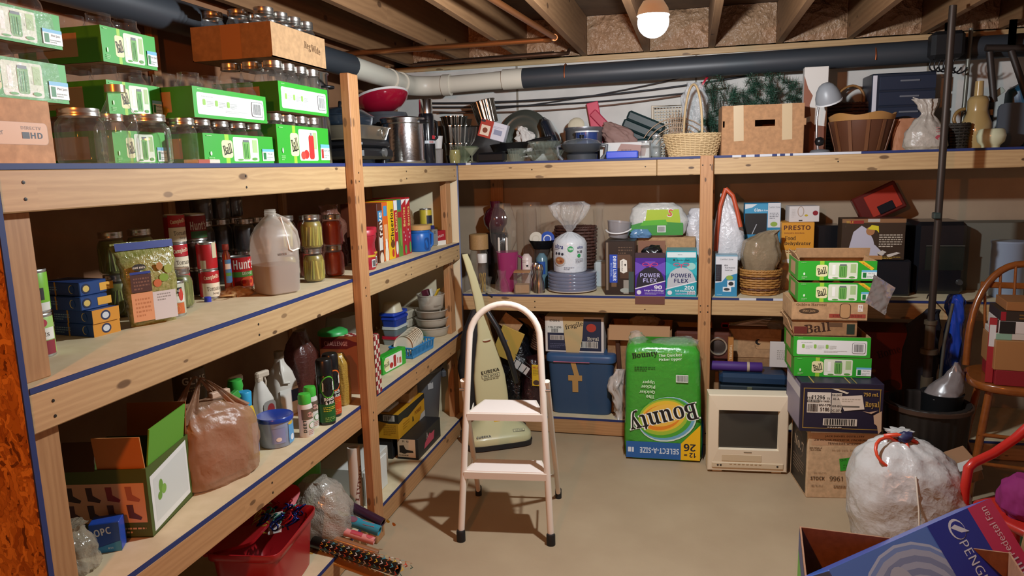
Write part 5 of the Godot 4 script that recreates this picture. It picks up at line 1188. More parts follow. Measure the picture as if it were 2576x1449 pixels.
	pr(t, Transform3D(Basis(Vector3.UP, -PI / 2), Vector3(0.03, 0.14, 0)), [["r", -0.05, -0.1, 0.1, 0.2, "8d1620"]])
	t = th("canister", "blue ribbed plastic canister with tan lid beside the cereal boxes", "canister", Vector3(-1.44, L2, -3.70), 70)
	m = MB.new(); lathe(m, V2([0, 0, 0.056, 0, 0.06, 0.005, 0.06, 0.09, 0.055, 0.1, 0.06, 0.11, 0.057, 0.118, 0, 0.118]), 36); put(t, "body", m, mt("1c5fae", 0.35))
	lath(t, "lid", V2([0, 0.118, 0.064, 0.118, 0.065, 0.14, 0.06, 0.143, 0, 0.143]), mt("b8925c", 0.45), 36)
	tubp(t, "grip", [Vector3(0.055, 0.1, 0.02), Vector3(0.078, 0.09, 0.025), Vector3(0.075, 0.03, 0.025), Vector3(0.057, 0.015, 0.02)], 0.009, mt("1c5fae", 0.35), 8)
	pr(t, tf(0, 0, 0), [["p", rr(-0.008, 0.042, 0.016, 0.035, 0.4), "143f7c"]], 0.0603)
	t = th("canister", "blue drink mix canister with white lid behind the ribbed one", "canister", Vector3(-1.60, L2, -3.80), 60)
	lath(t, "body", V2([0, 0, 0.055, 0, 0.055, 0.2, 0, 0.2]), mt("1f62b4", 0.35), 36)
	lath(t, "lid", V2([0, 0.2, 0.058, 0.2, 0.058, 0.212, 0, 0.214]), mt("dfe2e4", 0.35), 36)
	pr(t, tf(0, 0, 0), [["p", [0.0, 0.12, 0.06, 0.12, 0.06, 0.19, 0.04, 0.185], "e4e2e0"], ["t", "Cocoa", 0.03, 0.135, 0.02, "7a2a38", 3]], 0.0553)
	t = th("carton", "red and white open carton holding small boxes at corner post", "carton", Vector3(-1.495, L2, -3.985), 66)
	shell(t, "tray", 0.17, 0.085, 0.12, mt("9c1a26", 0.5))
	pr(t, tf(0, 0, 0.06), [["r", -0.085, 0.0, 0.17, 0.026, "ddd6cc"], ["t", "AMERICAN BEAUTY", 0.02, 0.05, 0.012, "e2c9c0", 3, 8, -0.1]])
	t = plain_box("small_carton", "dark blue tea carton tucked in the red carton", "carton", Vector3(-1.51, L2 + 0.005, -4.0), 66, Vector3(0.09, 0.108, 0.05), mt("232a6a", 0.4), [["k", -0.03, 0.035, 0.06, 0.01, 1, "c9c9d8"]])
	t = th("small_tin", "flat silver tin tucked in the red carton", "tin", Vector3(-1.45, L2 + 0.005, -3.945), 66)
	bx(m, Vector3.ZERO, Vector3.ZERO); boxp(t, "tin", Vector3(0, 0.046, 0), Vector3(0.05, 0.092, 0.035), mt("c9cac6", 0.25, 0.8), 0.004); pr(t, tf(0, 0.075, 0.0175), [["t", "D", 0, 0, 0.014, "1c1c1c", 2]])
	t = sack("bread loaf in clear brown patterned bag behind the red carton", "bread bag", "bread_bag", Vector3(-1.66, L2, -3.97), 80, [[0, 0.09, 0.05, 0, 0, 3], [0.02, 0.1, 0.055, 0, 0, 3], [0.18, 0.1, 0.055, 0, 0, 2.6], [0.25, 0.06, 0.035, -0.02, 0, 2], [0.275, 0.025, 0.02, -0.04, 0, 2]], mt("9a7a5c", 0.16, 0.0, {"coat": 0.5, "tri": 6.0, "nrm": crink, "ns": 0.6}), 0.014, 14, 9)
	stack_cans("yellow and navy tin of nuts farthest back by corner post", "", Vector3(-1.545, L2, -4.09), 0.036, 0.21, "c9b437", [["r", -0.02, 0.12, 0.05, 0.05, "222a3a"]], 60)

func left_low() -> void:
	var t: Node3D; var m: MB
	var wht := mt("d9d4ca", 0.4); var blk := mt("17181a", 0.35)
	# sock carton
	t = th("carton", "open green carton with sock pictures and upright flaps, lower left", "carton", Vector3(-1.585, L3, -1.655), 14)
	shell(t, "box", 0.25, 0.2, 0.26, mt("4a5a22", 0.6))
	boxp(t, "flap", Vector3(0.055, 0.245, 0.128), Vector3(0.13, 0.095, 0.004), mt("b9763c", 0.75), 0.0, Basis(Vector3.RIGHT, 0.12))
	boxp(t, "flap", Vector3(-0.06, 0.235, 0.12), Vector3(0.09, 0.08, 0.004), mt("4a3018", 0.75), 0.0, Basis(Vector3.RIGHT, -0.25))
	boxp(t, "flap", Vector3(0.127, 0.25, 0.0), Vector3(0.004, 0.11, 0.22), mt("5f9a2e", 0.6), 0.0, Basis(Vector3(0, 0, 1), -0.15))
	boxp(t, "flap", Vector3(0.03, 0.25, -0.14), Vector3(0.18, 0.1, 0.004), mt("a8622c", 0.75), 0.0, Basis(Vector3.RIGHT, -0.2))
	var socks := [["r", -0.12, 0.045, 0.235, 0.115, "d8a884"]]
	for r in 2:
		for c in 4:
			var x := -0.1 + c * 0.054; var y := 0.105 - r * 0.052
			socks.append(["p", [x, y + 0.045, x + 0.018, y + 0.045, x + 0.019, y + 0.022, x + 0.04, y + 0.008, x + 0.036, y + 0.0, x + 0.004, y + 0.006], [["3a2426", "402028", "8d2c34", "a86a50"], ["54303a", "3c2028", "5a3a3e", "5f4048"]][r][c]])
	socks += [["k", 0.02, 0.012, 0.09, 0.022, 2, "cfae8c"]]
	pr(t, tf(0, 0.0, 0.13), socks, 0, "printed_front")
	pr(t, Transform3D(Basis(Vector3.UP, PI / 2), Vector3(0.125, 0, 0)), [["p", [-0.115, 0.01, 0.11, 0.02, 0.11, 0.19, -0.115, 0.17], "e4e4de"], ["p", [-0.1, 0.03, 0.1, 0.035, 0.1, 0.175, -0.1, 0.155], "d3d6d0"], ["e", -0.06, 0.12, 0.012, 0.02, "6d9a3c"], ["e", -0.045, 0.105, 0.014, 0.014, "7fae4a"], ["e", -0.07, 0.095, 0.012, 0.012, "6d9a3c"]], 0, "printed_side")
	t = plain_box("small_carton", "small bright blue carton in front of the sock carton", "carton", Vector3(-1.51, L3, -1.487), 28, Vector3(0.075, 0.083, 0.05), mt("1d4aa8", 0.4), [["t", "OPC", -0.005, 0.018, 0.02, "dfe6ef", 1, 8, -0.04], ["p", [-0.0375, -0.0415, 0.0375, -0.0415, 0.0375, -0.012, -0.0375, -0.03], "3a8fd0"], ["k", 0.005, -0.035, 0.02, 0.01, 1, "cfe0f0"]])
	sack("clear plastic bag of greens slumped beside the near end post", "plastic bag", "plastic_bag", Vector3(-1.505, L3, -1.365), 0, [[0, 0.045, 0.05, 0, 0, 2.6], [0.015, 0.055, 0.058, 0, 0, 2.6], [0.08, 0.052, 0.052, 0, 0, 2.2], [0.12, 0.028, 0.028, 0, 0, 2], [0.135, 0.04, 0.03, 0.01, 0, 2]], mt("b5ab94", 0.1, 0.0, {"alpha": 0.5, "tri": 6.0, "nrm": crink, "ns": 0.5}), 0.014, 20, 3)
	t = th("storage_bin", "turquoise plastic bin deep behind the near end post", "bin", Vector3(-1.80, L3, -1.45), 10)
	m = MB.new(); loft(m, [[0, 0.09, 0.09, 0, 0, 6], [0.2, 0.105, 0.105, 0, 0, 6]], 32); put(t, "body", m, mt("1f6f8c", 0.4)); boxp(t, "lid", Vector3(0, 0.207, 0), Vector3(0.22, 0.014, 0.22), mt("2a9ac0", 0.4), 0.004)
	# carrier bag
	t = th("carrier_bag", "bulging translucent brown carrier bag with handles on lower left shelf", "carrier bag", Vector3(-1.505, L3, -1.945), 72)
	var bagm := mt("ad8568", 0.36, 0.0, {"alpha": 0.7, "tri": 2.0, "nrm": crink, "ns": 0.25, "back": "5a3d2c"})
	m = MB.new(); loft(m, [[0, 0.12, 0.075, 0, 0, 3], [0.012, 0.135, 0.085, 0, 0, 3.2], [0.1, 0.145, 0.092, 0, 0, 3, 0.004], [0.19, 0.14, 0.086, 0, 0, 2.8, 0.01], [0.235, 0.12, 0.06, -0.01, 0, 2.4, 0.03], [0.265, 0.085, 0.035, -0.03, 0, 2.2, 0.07]], 72, 0.014, 12, 17, 4, 17); put(t, "bag", m, bagm)
	for s in [-1.0, 1.0]:
		m = MB.new()
		sheet(m, 9, 18, func(u, v):
			var k: float = 1.0 - absf(2.0 * v - 1.0); var w: float = lerpf(0.075, 0.018, pow(k, 0.7))
			var x: float = lerpf(-0.12, 0.085, v) + (u - 0.5) * w * (1.0 if v < 0.5 else -1.0) * (1.0 - 0.3 * k)
			return Vector3(x * (1.0 - 0.55 * k) - 0.03 * k, 0.225 + 0.125 * sin(k * PI * 0.5) + (u - 0.5) * w * 0.5 * k, s * (0.04 - 0.028 * k) + 0.007 * sin(u * 14 + v * 5) * (1.0 - 0.5 * k)), 0.0008)
		put(t, "handle", m, bagm)
	m = MB.new(); loft(m, [[0.015, 0.09, 0.05, 0.01, 0, 4], [0.16, 0.095, 0.055, 0.01, 0, 4]], 24, 0.01, 20, 2, 3); put(t, "orange_contents", m, mt("b3501f", 0.6))
	boxp(t, "green_contents", Vector3(0.06, 0.24, 0.0), Vector3(0.1, 0.03, 0.02), mt("3aa043", 0.5), 0.002, Basis(Vector3(0, 0, 1), 0.4))
	boxp(t, "white_contents", Vector3(0.05, 0.25, -0.02), Vector3(0.07, 0.06, 0.02), mt("d9b49a", 0.5), 0.002)
	# cleaning things
	t = th("canister", "tall brown labelled canister behind the carrier bag", "canister", Vector3(-1.72, L3, -2.12), 60)
	lath(t, "body", V2([0, 0, 0.055, 0, 0.055, 0.31, 0.052, 0.315, 0, 0.315]), mt("5a4626", 0.45), 32); pr(t, tf(0, 0, 0), [["t", "GLUE", 0.0, 0.28, 0.026, "cfc4ae", 1], ["k", -0.03, 0.24, 0.06, 0.02, 2, "a8996f"]], 0.0553)
	t = th("cleaner_bottle", "yellow and white bottle with turquoise cap beside the carrier bag", "bottle", Vector3(-1.50, L3, -2.118), 60)
	bottle(t, [0, 0, 0.03, 0, 0.034, 0.005, 0.034, 0.14, 0.026, 0.18, 0.016, 0.195], mt("d8b22c", 0.35), [0, 0.19, 0.022, 0.19, 0.024, 0.235, 0.021, 0.24, 0, 0.24], mt("2fa0d0", 0.35)); pr(t, tf(0, 0, 0), [["r", 0.0, 0.02, 0.05, 0.11, "e6e6e2"], ["r", 0.02, 0.02, 0.012, 0.06, "2c4aa8"]], 0.0343)
	t = th("cleaner_bottle", "white bottle with bright green cap behind the turquoise capped bottle", "bottle", Vector3(-1.60, L3, -2.21), 60)
	bottle(t, [0, 0, 0.034, 0, 0.038, 0.005, 0.038, 0.17, 0.028, 0.205, 0.018, 0.215], wht, [0, 0.21, 0.024, 0.21, 0.028, 0.225, 0.024, 0.25, 0, 0.25], mt("3cb043", 0.4))
	for q in [["white trigger spray bottle left of the clear handled jug", -1.665, -2.30, 0.0], ["white trigger spray bottle with red label nearest the handled jug", -1.60, -2.375, 1.0]]:
		t = th("spray_bottle", q[0], "spray bottle", Vector3(q[1], L3, q[2]), 75)
		m = MB.new(); loft(m, [[0, 0.036, 0.024, 0, 0, 3], [0.006, 0.04, 0.027, 0, 0, 3], [0.12, 0.04, 0.027, 0, 0, 3], [0.165, 0.026, 0.022, -0.008, 0, 2.6], [0.2, 0.013, 0.013, -0.012, 0, 2]], 28, 0, 8, 1, 3); put(t, "body", m, wht)
		m = MB.new(); bx(m, Vector3(0.004, 0.222, 0), Vector3(0.062, 0.026, 0.022), 0.006); bx(m, Vector3(-0.012, 0.205, 0), Vector3(0.026, 0.02, 0.024), 0.004); put(t, "trigger_head", m, mt("c9b9a4", 0.4))
		tubp(t, "trigger", [Vector3(0.012, 0.215, 0), Vector3(0.02, 0.19, 0), Vector3(0.016, 0.17, 0)], 0.004, mt("c9b9a4", 0.4), 6)
		if q[3] > 0.5: pr(t, tf(0, 0, 0.0272), [["p", rr(0.005, 0.07, 0.03, 0.05, 0.3), "8f8c86"], ["e", 0.01, 0.085, 0.018, 0.022, "8d2c30"]])
	t = th("handled_jug", "translucent white cleaner jug with loop handle and dark cap", "jug", Vector3(-1.625, L3, -2.545), 70)
	m = MB.new(); loft(m, [[0, 0.05, 0.04, 0, 0, 4], [0.008, 0.057, 0.047, 0, 0, 4], [0.13, 0.057, 0.047, 0, 0, 4], [0.18, 0.045, 0.04, 0, 0, 3], [0.225, 0.02, 0.02, 0, 0, 2], [0.245, 0.017, 0.017, 0, 0, 2]], 32, 0, 8, 1, 3); put(t, "body", m, mt("cfc8bc", 0.35))
	lath(t, "cap", V2([0, 0.243, 0.02, 0.243, 0.02, 0.27, 0, 0.272]), mt("7a6a55", 0.4), 20)
	tubp(t, "handle", [Vector3(-0.01, 0.235, 0.02), Vector3(-0.03, 0.2, 0.046), Vector3(-0.028, 0.15, 0.052), Vector3(0.0, 0.145, 0.052)], 0.006, mt("d6d0c4", 0.35), 8)
	pr(t, tf(0, 0.07, 0.047), [["r", -0.045, -0.05, 0.09, 0.1, "dcd8d0"], ["r", 0.01, -0.01, 0.035, 0.05, "1f2f66"]])
	t = th("wipes_tub", "round clear tub with bright blue lid on lower left shelf", "tub", Vector3(-1.475, L3, -2.25), 60)
	lath(t, "body", V2([0, 0, 0.055, 0, 0.06, 0.005, 0.062, 0.098, 0, 0.098]), mt("8f9fc0", 0.25, 0.0, {"coat": 0.4}), 36)
	lath(t, "lid", V2([0, 0.096, 0.066, 0.096, 0.067, 0.108, 0.064, 0.112, 0.055, 0.110, 0, 0.110]), mt("1c3fa0", 0.25, 0.0, {"coat": 0.4}), 36)
	pr(t, tf(0, 0, 0), [["r", 0.02, 0.01, 0.05, 0.075, "5f9fd0"], ["r", -0.045, 0.02, 0.05, 0.055, "8a90b8"], ["e", 0.035, 0.085, 0.016, 0.006, "d8b23a"], ["e", 0.04, 0.03, 0.012, 0.012, "dfe9f2"], ["e", -0.02, 0.035, 0.01, 0.008, "e8d9d0"]], 0.0625)
	for q in [["white and green insect spray can with green cap, nearer one", -1.405, -2.345], ["white and green insect spray can with green cap, farther one", -1.432, -2.432]]:
		t = th("spray_can", q[0], "spray can", Vector3(q[1], L3, q[2]), 55)
		lath(t, "body", V2([0, 0, 0.026, 0, 0.027, 0.004, 0.027, 0.118, 0.022, 0.13, 0, 0.13]), wht, 28); lath(t, "cap", V2([0, 0.128, 0.024, 0.128, 0.0245, 0.155, 0.021, 0.165, 0, 0.167]), mt("44b53c", 0.4), 24)
		pr(t, tf(0, 0, 0), [["r", -0.027, 0.07, 0.054, 0.04, "6b5a48"], ["e", 0.005, 0.088, 0.01, 0.01, "c98f86"], ["e", 0.02, 0.082, 0.008, 0.008, "d6b09a"], ["e", 0.012, 0.045, 0.013, 0.013, "4a9a44"], ["e", 0.012, 0.045, 0.011, 0.011, "e6e2da"], ["k", -0.002, 0.01, 0.03, 0.02, 3, "c98a80"], ["t", "DEET", -0.016, 0.045, 0.012, "2c3a2c", 1, 90, -0.05]], 0.0273)
	var hs := func(label: String, x: float, z: float, c1: String, c2: String) -> void:
		var a := th("spray_can", label, "spray can", Vector3(x, L3, z), 52)
		lath(a, "body", V2([0, 0, 0.0315, 0, 0.033, 0.004, 0.033, 0.195, 0.028, 0.205, 0, 0.205]), mt("141512", 0.25, 0.0, {"coat": 0.4}), 32)
		lath(a, "cap", V2([0, 0.2, 0.032, 0.2, 0.033, 0.21, 0.032, 0.255, 0.028, 0.262, 0, 0.262]), mt("111214", 0.3), 28)
		pr(a, tf(0, 0, 0), [["r", -0.1, 0.012, 0.2, 0.075, c2], ["e", 0.0, 0.155, 0.032, 0.045, c1], ["e", 0.0, 0.155, 0.028, 0.04, "141512"], ["p", [-0.024, 0.18, 0.0, 0.192, 0.024, 0.18, 0.025, 0.14, 0.0, 0.118, -0.025, 0.14], "e6e2d8"], ["t", "HOT", -0.001, 0.168, 0.016, "111111", 1, 4, -0.034], ["t", "SHOT", 0.0, 0.149, 0.016, "111111", 1, 4, -0.04], ["t", "Roach", 0.0, 0.108, 0.015, "ece8dc", 1, 3, -0.04], ["t", "& Ant", 0.002, 0.092, 0.013, "ece8dc", 1, 3, -0.036], ["k", -0.025, 0.055, 0.05, 0.022, 3, "d8c838" if c1 == "4fae2c" else "d8802c"], ["k", -0.02, 0.015, 0.04, 0.02, 3, "8fae5a" if c1 == "4fae2c" else "e8a060"]], 0.0333)
	hs.call("black and green roach spray can, front of the pair", -1.393, -2.485, "4fae2c", "1c5a24")
	hs.call("black and orange roach spray can behind the green one", -1.412, -2.572, "e8641c", "c8431a")
	sack("clear bag of yellow sponges between the roach sprays and post", "bag", "food_bag", Vector3(-1.44, L3, -2.71), 80, [[0, 0.028, 0.03, 0, 0, 3], [0.01, 0.034, 0.035, 0, 0, 3], [0.18, 0.034, 0.035, 0, 0, 3], [0.225, 0.02, 0.014, 0, 0, 2]], mt("b08a3c", 0.15, 0.0, {"coat": 0.6, "tri": 8.0, "nrm": crink, "ns": 0.6}), 0.008, 26, 6)
	sack("dark maroon bag slumped behind the roach sprays", "bag", "cloth_bag", Vector3(-1.62, L3, -2.70), 80, [[0, 0.07, 0.06, 0, 0, 3], [0.02, 0.08, 0.065, 0, 0, 3], [0.22, 0.075, 0.06, 0, 0, 2.6], [0.32, 0.03, 0.02, 0, 0, 2]], mt("4f2a24", 0.3, 0.0, {"coat": 0.2, "tri": 6.0, "nrm": crink, "ns": 0.5}), 0.014, 14, 7)
	# game box past the post
	t = th("game_box", "red checkered game box standing on edge past the tall post", "game box", Vector3(-1.478, L3, -2.875), 3)
	boxp(t, "box", Vector3(0, 0.133, 0), Vector3(0.26, 0.265, 0.058), mt("a3552c", 0.6), 0.002)
	var ck := [["r", -0.03, 0.0, 0.06, 0.265, "d9c6b2"]]
	for a in 3:
		for b in 13: if (a + b) % 2 == 0: ck.append(["r", -0.03 + a * 0.02, b * 0.0204, 0.02, 0.0204, "8f2a2c"])
	pr(t, Transform3D(Basis(Vector3.UP, PI / 2), Vector3(0.13, 0, 0)), ck, 0, "printed_side")
	ck = [["r", -0.13, -0.029, 0.26, 0.058, "d9c6b2"]]
	for a in 13:
		for b in 3: if (a + b) % 2 == 0: ck.append(["r", -0.13 + a * 0.02, -0.029 + b * 0.0193, 0.02, 0.0193, "8f2a2c"])
	pr(t, Transform3D(Basis(Vector3.RIGHT, -PI / 2), Vector3(0, 0.2655, 0)), ck, 0, "printed_top")
	pr(t, tf(0, 0, 0.029), [["p", [-0.12, 0.255, 0.0, 0.255, 0.04, 0.24, 0.12, 0.232, 0.04, 0.224, 0.0, 0.208, -0.12, 0.208], "6a1a18"], ["t", "CHALLENGE", -0.05, 0.231, 0.02, "d99a8c", 1, 0, -0.11]], 0, "printed_front")
	# plates, lids, kitchen plastic
	t = th("round_plate", "black round plate standing on edge behind the game box", "plate", Vector3(-1.53, L3 + 0.115, -2.955)); t.rotation_degrees = Vector3(82, 0, 0)
	lath(t, "plate", V2([0, 0, 0.07, 0, 0.1, 0.01, 0.115, 0.012, 0.115, 0.016, 0.1, 0.014, 0.07, 0.005, 0, 0.005]), mt("101113", 0.15, 0.0, {"coat": 0.5}), 40)
	t = th("round_plate", "lilac plastic plate leaning low behind the black plate", "plate", Vector3(-1.50, L3 + 0.081, -2.99)); t.rotation_degrees = Vector3(78, 0, 0)
	lath(t, "plate", V2([0, 0, 0.05, 0, 0.072, 0.01, 0.08, 0.01, 0.08, 0.014, 0.05, 0.005, 0, 0.005]), mt("a486b4", 0.4), 36)
	t = th("frisbee", "bright green plastic lid lying over the game box", "lid", Vector3(-1.56, L3 + 0.266, -2.885)); lath(t, "disc", V2([0, 0.018, 0.05, 0.018, 0.062, 0.012, 0.065, 0.0, 0.068, 0.0, 0.066, 0.014, 0.052, 0.022, 0, 0.022]), mt("2f9a4a", 0.4), 36)  # green plastic container lid
	t = plain_box("lid_carton", "small green carton of jar lids with tomato picture, tilted", "carton", Vector3(-1.455, L3, -3.265), 84, Vector3(0.235, 0.088, 0.045), mt(GREEN, 0.45)); pr(t, tf(0, 0.044, 0.0225), [["p", rr(-0.01, 0, 0.085, 0.036, 0.1), "e9e6da"], ["p", rr(-0.08, 0, 0.026, 0.03, 0.3), "e2dca4"], ["t", "Ball", -0.08, 0, 0.02, "1c2416", 3, 10], ["e", -0.035, -0.014, 0.018, 0.014, "b02a28"], ["p", rr(0.0, 0.0, 0.013, 0.03, 0.3), "a8282a"], ["r", 0.025, -0.02, 0.008, 0.03, "b5403a"], ["r", 0.045, -0.025, 0.02, 0.03, "c06a50"]])
	t = th("plastic_basket", "low light blue plastic basket holding a row of white lids", "basket", Vector3(-1.465, L3, -3.58), 84)
	var bb := mt("2f7fb8", 0.4)
	boxp(t, "base", Vector3(0, 0.004, 0), Vector3(0.24, 0.006, 0.13), bb, 0.001)
	m = MB.new()
	for s in [-1.0, 1.0]:
		for k in 16: bx(m, Vector3(-0.12 + 0.016 * k, 0.03, s * 0.067), Vector3(0.007, 0.05, 0.003), 0.0, Basis(Vector3.RIGHT, s * 0.12))
		for k in 9: bx(m, Vector3(s * 0.123, 0.03, -0.064 + 0.016 * k), Vector3(0.003, 0.05, 0.007), 0.0, Basis(Vector3(0, 0, 1), -s * 0.12))
		bx(m, Vector3(0, 0.058, s * 0.071), Vector3(0.26, 0.01, 0.006), 0.002); bx(m, Vector3(s * 0.128, 0.058, 0), Vector3(0.006, 0.01, 0.145), 0.002)
		bx(m, Vector3(0, 0.01, s * 0.065), Vector3(0.245, 0.012, 0.004)); bx(m, Vector3(s * 0.1215, 0.01, 0), Vector3(0.004, 0.012, 0.13))
	put(t, "slatted_sides", m, bb)
	t = null
	for k in 9:
		var nm: String = ["nearest", "second", "third", "fourth", "fifth", "sixth", "seventh", "eighth", "farthest"][k]
		var q := Vector3(-1.468 - 0.003 * k, L3 + 0.064, -3.478 - 0.0255 * k)
		if t == null:
			t = th("plastic_saucer", nm + " white round lid standing in the light blue basket", "lid", q, 0, "white lids in the blue basket")  # round storage lids, one thing each
			m = MB.new(); lathe(m, V2([0, 0, 0.05, 0, 0.056, 0.002, 0.057, 0.012, 0.054, 0.013, 0.05, 0.006, 0, 0.005]), 32, Transform3D(Basis(Vector3.RIGHT, PI / 2 - 0.2), Vector3.ZERO)); put(t, "disc", m, mt("ddd4bc", 0.4))
		else: dp(t, q, 0, nm + " white round lid standing in the light blue basket")
	var tubs := [["clear food box with red lid under the blue lidded ones", -1.655, -3.80, 0.0, 0.17, 0.045, "b81f34", "9aa4a0", 0.1], ["clear food box with white lid on the red lidded box", -1.655, -3.80, 0.051, 0.165, 0.05, "c9cfc9", "6f7f84", 0.095], ["food box with blue lid above the white lidded box", -1.655, -3.80, 0.107, 0.17, 0.05, "223fa6", "223f9a", 0.1], ["shallow blue lidded food box highest in its stack", -1.66, -3.80, 0.163, 0.18, 0.018, "2648b8", "2648b8", 0.1]]
	for q in tubs:
		t = th("food_box", q[0], "food box", Vector3(q[1], L3 + q[3], q[2]), 86)
		m = MB.new(); loft(m, [[0, q[4] / 2 - 0.012, q[8] / 2 - 0.006, 0, 0, 8], [q[5] - 0.008, q[4] / 2 - 0.004, q[8] / 2 - 0.001, 0, 0, 8]], 40); put(t, "body", m, mt(q[7], 0.25)); m = MB.new(); loft(m, [[q[5] - 0.009, q[4] / 2, q[8] / 2 + 0.003, 0, 0, 8], [q[5] + 0.005, q[4] / 2 - 0.002, q[8] / 2 + 0.001, 0, 0, 8]], 40); put(t, "lid", m, mt(q[6], 0.35))
	t = th("butter_tub", "cream plastic tub upside down on the blue food boxes", "tub", Vector3(-1.665, L3 + 0.187, -3.79)); lath(t, "tub", V2([0, 0.05, 0.045, 0.05, 0.05, 0.044, 0.06, 0.004, 0.062, 0, 0, 0]), mt("cdbf9e", 0.4), 32)
	t = th("food_box", "light blue food box deep behind the black plate", "food box", Vector3(-1.76, L3, -3.40), 80); m = MB.new(); loft(m, [[0, 0.11, 0.07, 0, 0, 6], [0.1, 0.12, 0.08, 0, 0, 6]], 32); put(t, "body", m, mt("4f86c0", 0.35)); boxp(t, "lid", Vector3(0, 0.106, 0), Vector3(0.25, 0.012, 0.17), mt("6a9ad0", 0.35), 0.004)
	t = th("food_box", "grey translucent box standing on the light blue food box", "food box", Vector3(-1.77, L3 + 0.1125, -3.40), 80); m = MB.new(); loft(m, [[0, 0.1, 0.07, 0, 0, 6], [0.13, 0.085, 0.06, 0, 0, 6]], 32); put(t, "body", m, mt("8a8272", 0.4))
	var y := L3
	var bw := [["lowest clear bowl of nested stack in the corner bay", 0.105, 0.05, 0.6], ["second clear bowl of nested stack in the corner bay", 0.1, 0.045, 0.55], ["third clear bowl of nested stack in the corner bay", 0.096, 0.04, 0.5], ["highest clear tub of nested stack holding small lids", 0.082, 0.085, 0.5]]
	for q in bw:
		t = th("plastic_bowl", q[0], "bowl", Vector3(-1.51, y, -4.02)); var r: float = q[1]; var h: float = q[2]
		lath(t, "bowl", V2([0, 0, r * 0.8, 0, r * 0.88, 0.005, r * 0.98, h, r * 1.03, h + 0.002, r * 1.03, h + 0.007, r * 0.96, h + 0.006, r * 0.85, 0.008, 0, 0.005]), mt("cfc8b8", 0.22, 0.0, {"alpha": 0.55}), 40)
		y += h + 0.008
		if r < 0.09:
			pr(t, tf(0, 0, 0, 55), [["k", -0.03, 0.02, 0.05, 0.012, 2, "6a5f50"]], r * 0.94)
			boxp(t, "maroon_lid", Vector3(-0.025, h + 0.012, 0.01), Vector3(0.045, 0.04, 0.04), mt("5a2030", 0.4), 0.006, Basis(Vector3(0, 0, 1), 0.3)); boxp(t, "white_lid", Vector3(0.012, h + 0.015, 0.02), Vector3(0.008, 0.05, 0.03), mt("e2e0da", 0.4), 0.002, Basis(Vector3(0, 0, 1), 0.15)); boxp(t, "yellow_lid", Vector3(0.045, h + 0.016, 0.01), Vector3(0.008, 0.05, 0.04), mt("d8b530", 0.4), 0.002, Basis(Vector3(0, 0, 1), -0.5))
	t = th("food_box", "tall clear stack of takeaway boxes behind the nested bowls", "food box", Vector3(-1.68, L3, -4.02), 85); for k in 3: boxp(t, "takeaway_box", Vector3(0, 0.025 + 0.052 * k, 0), Vector3(0.16, 0.05, 0.12), mt("b5ad9a", 0.3), 0.008)
	t = th("frisbee", "green plastic lid poking from under the food boxes", "lid", Vector3(-1.565, L3, -3.89)); lath(t, "disc", V2([0, 0, 0.055, 0, 0.06, 0.008, 0.055, 0.011, 0, 0.011]), mt("1f8a48", 0.35), 32)  # another green container lid, lying flat
	left_bottom()

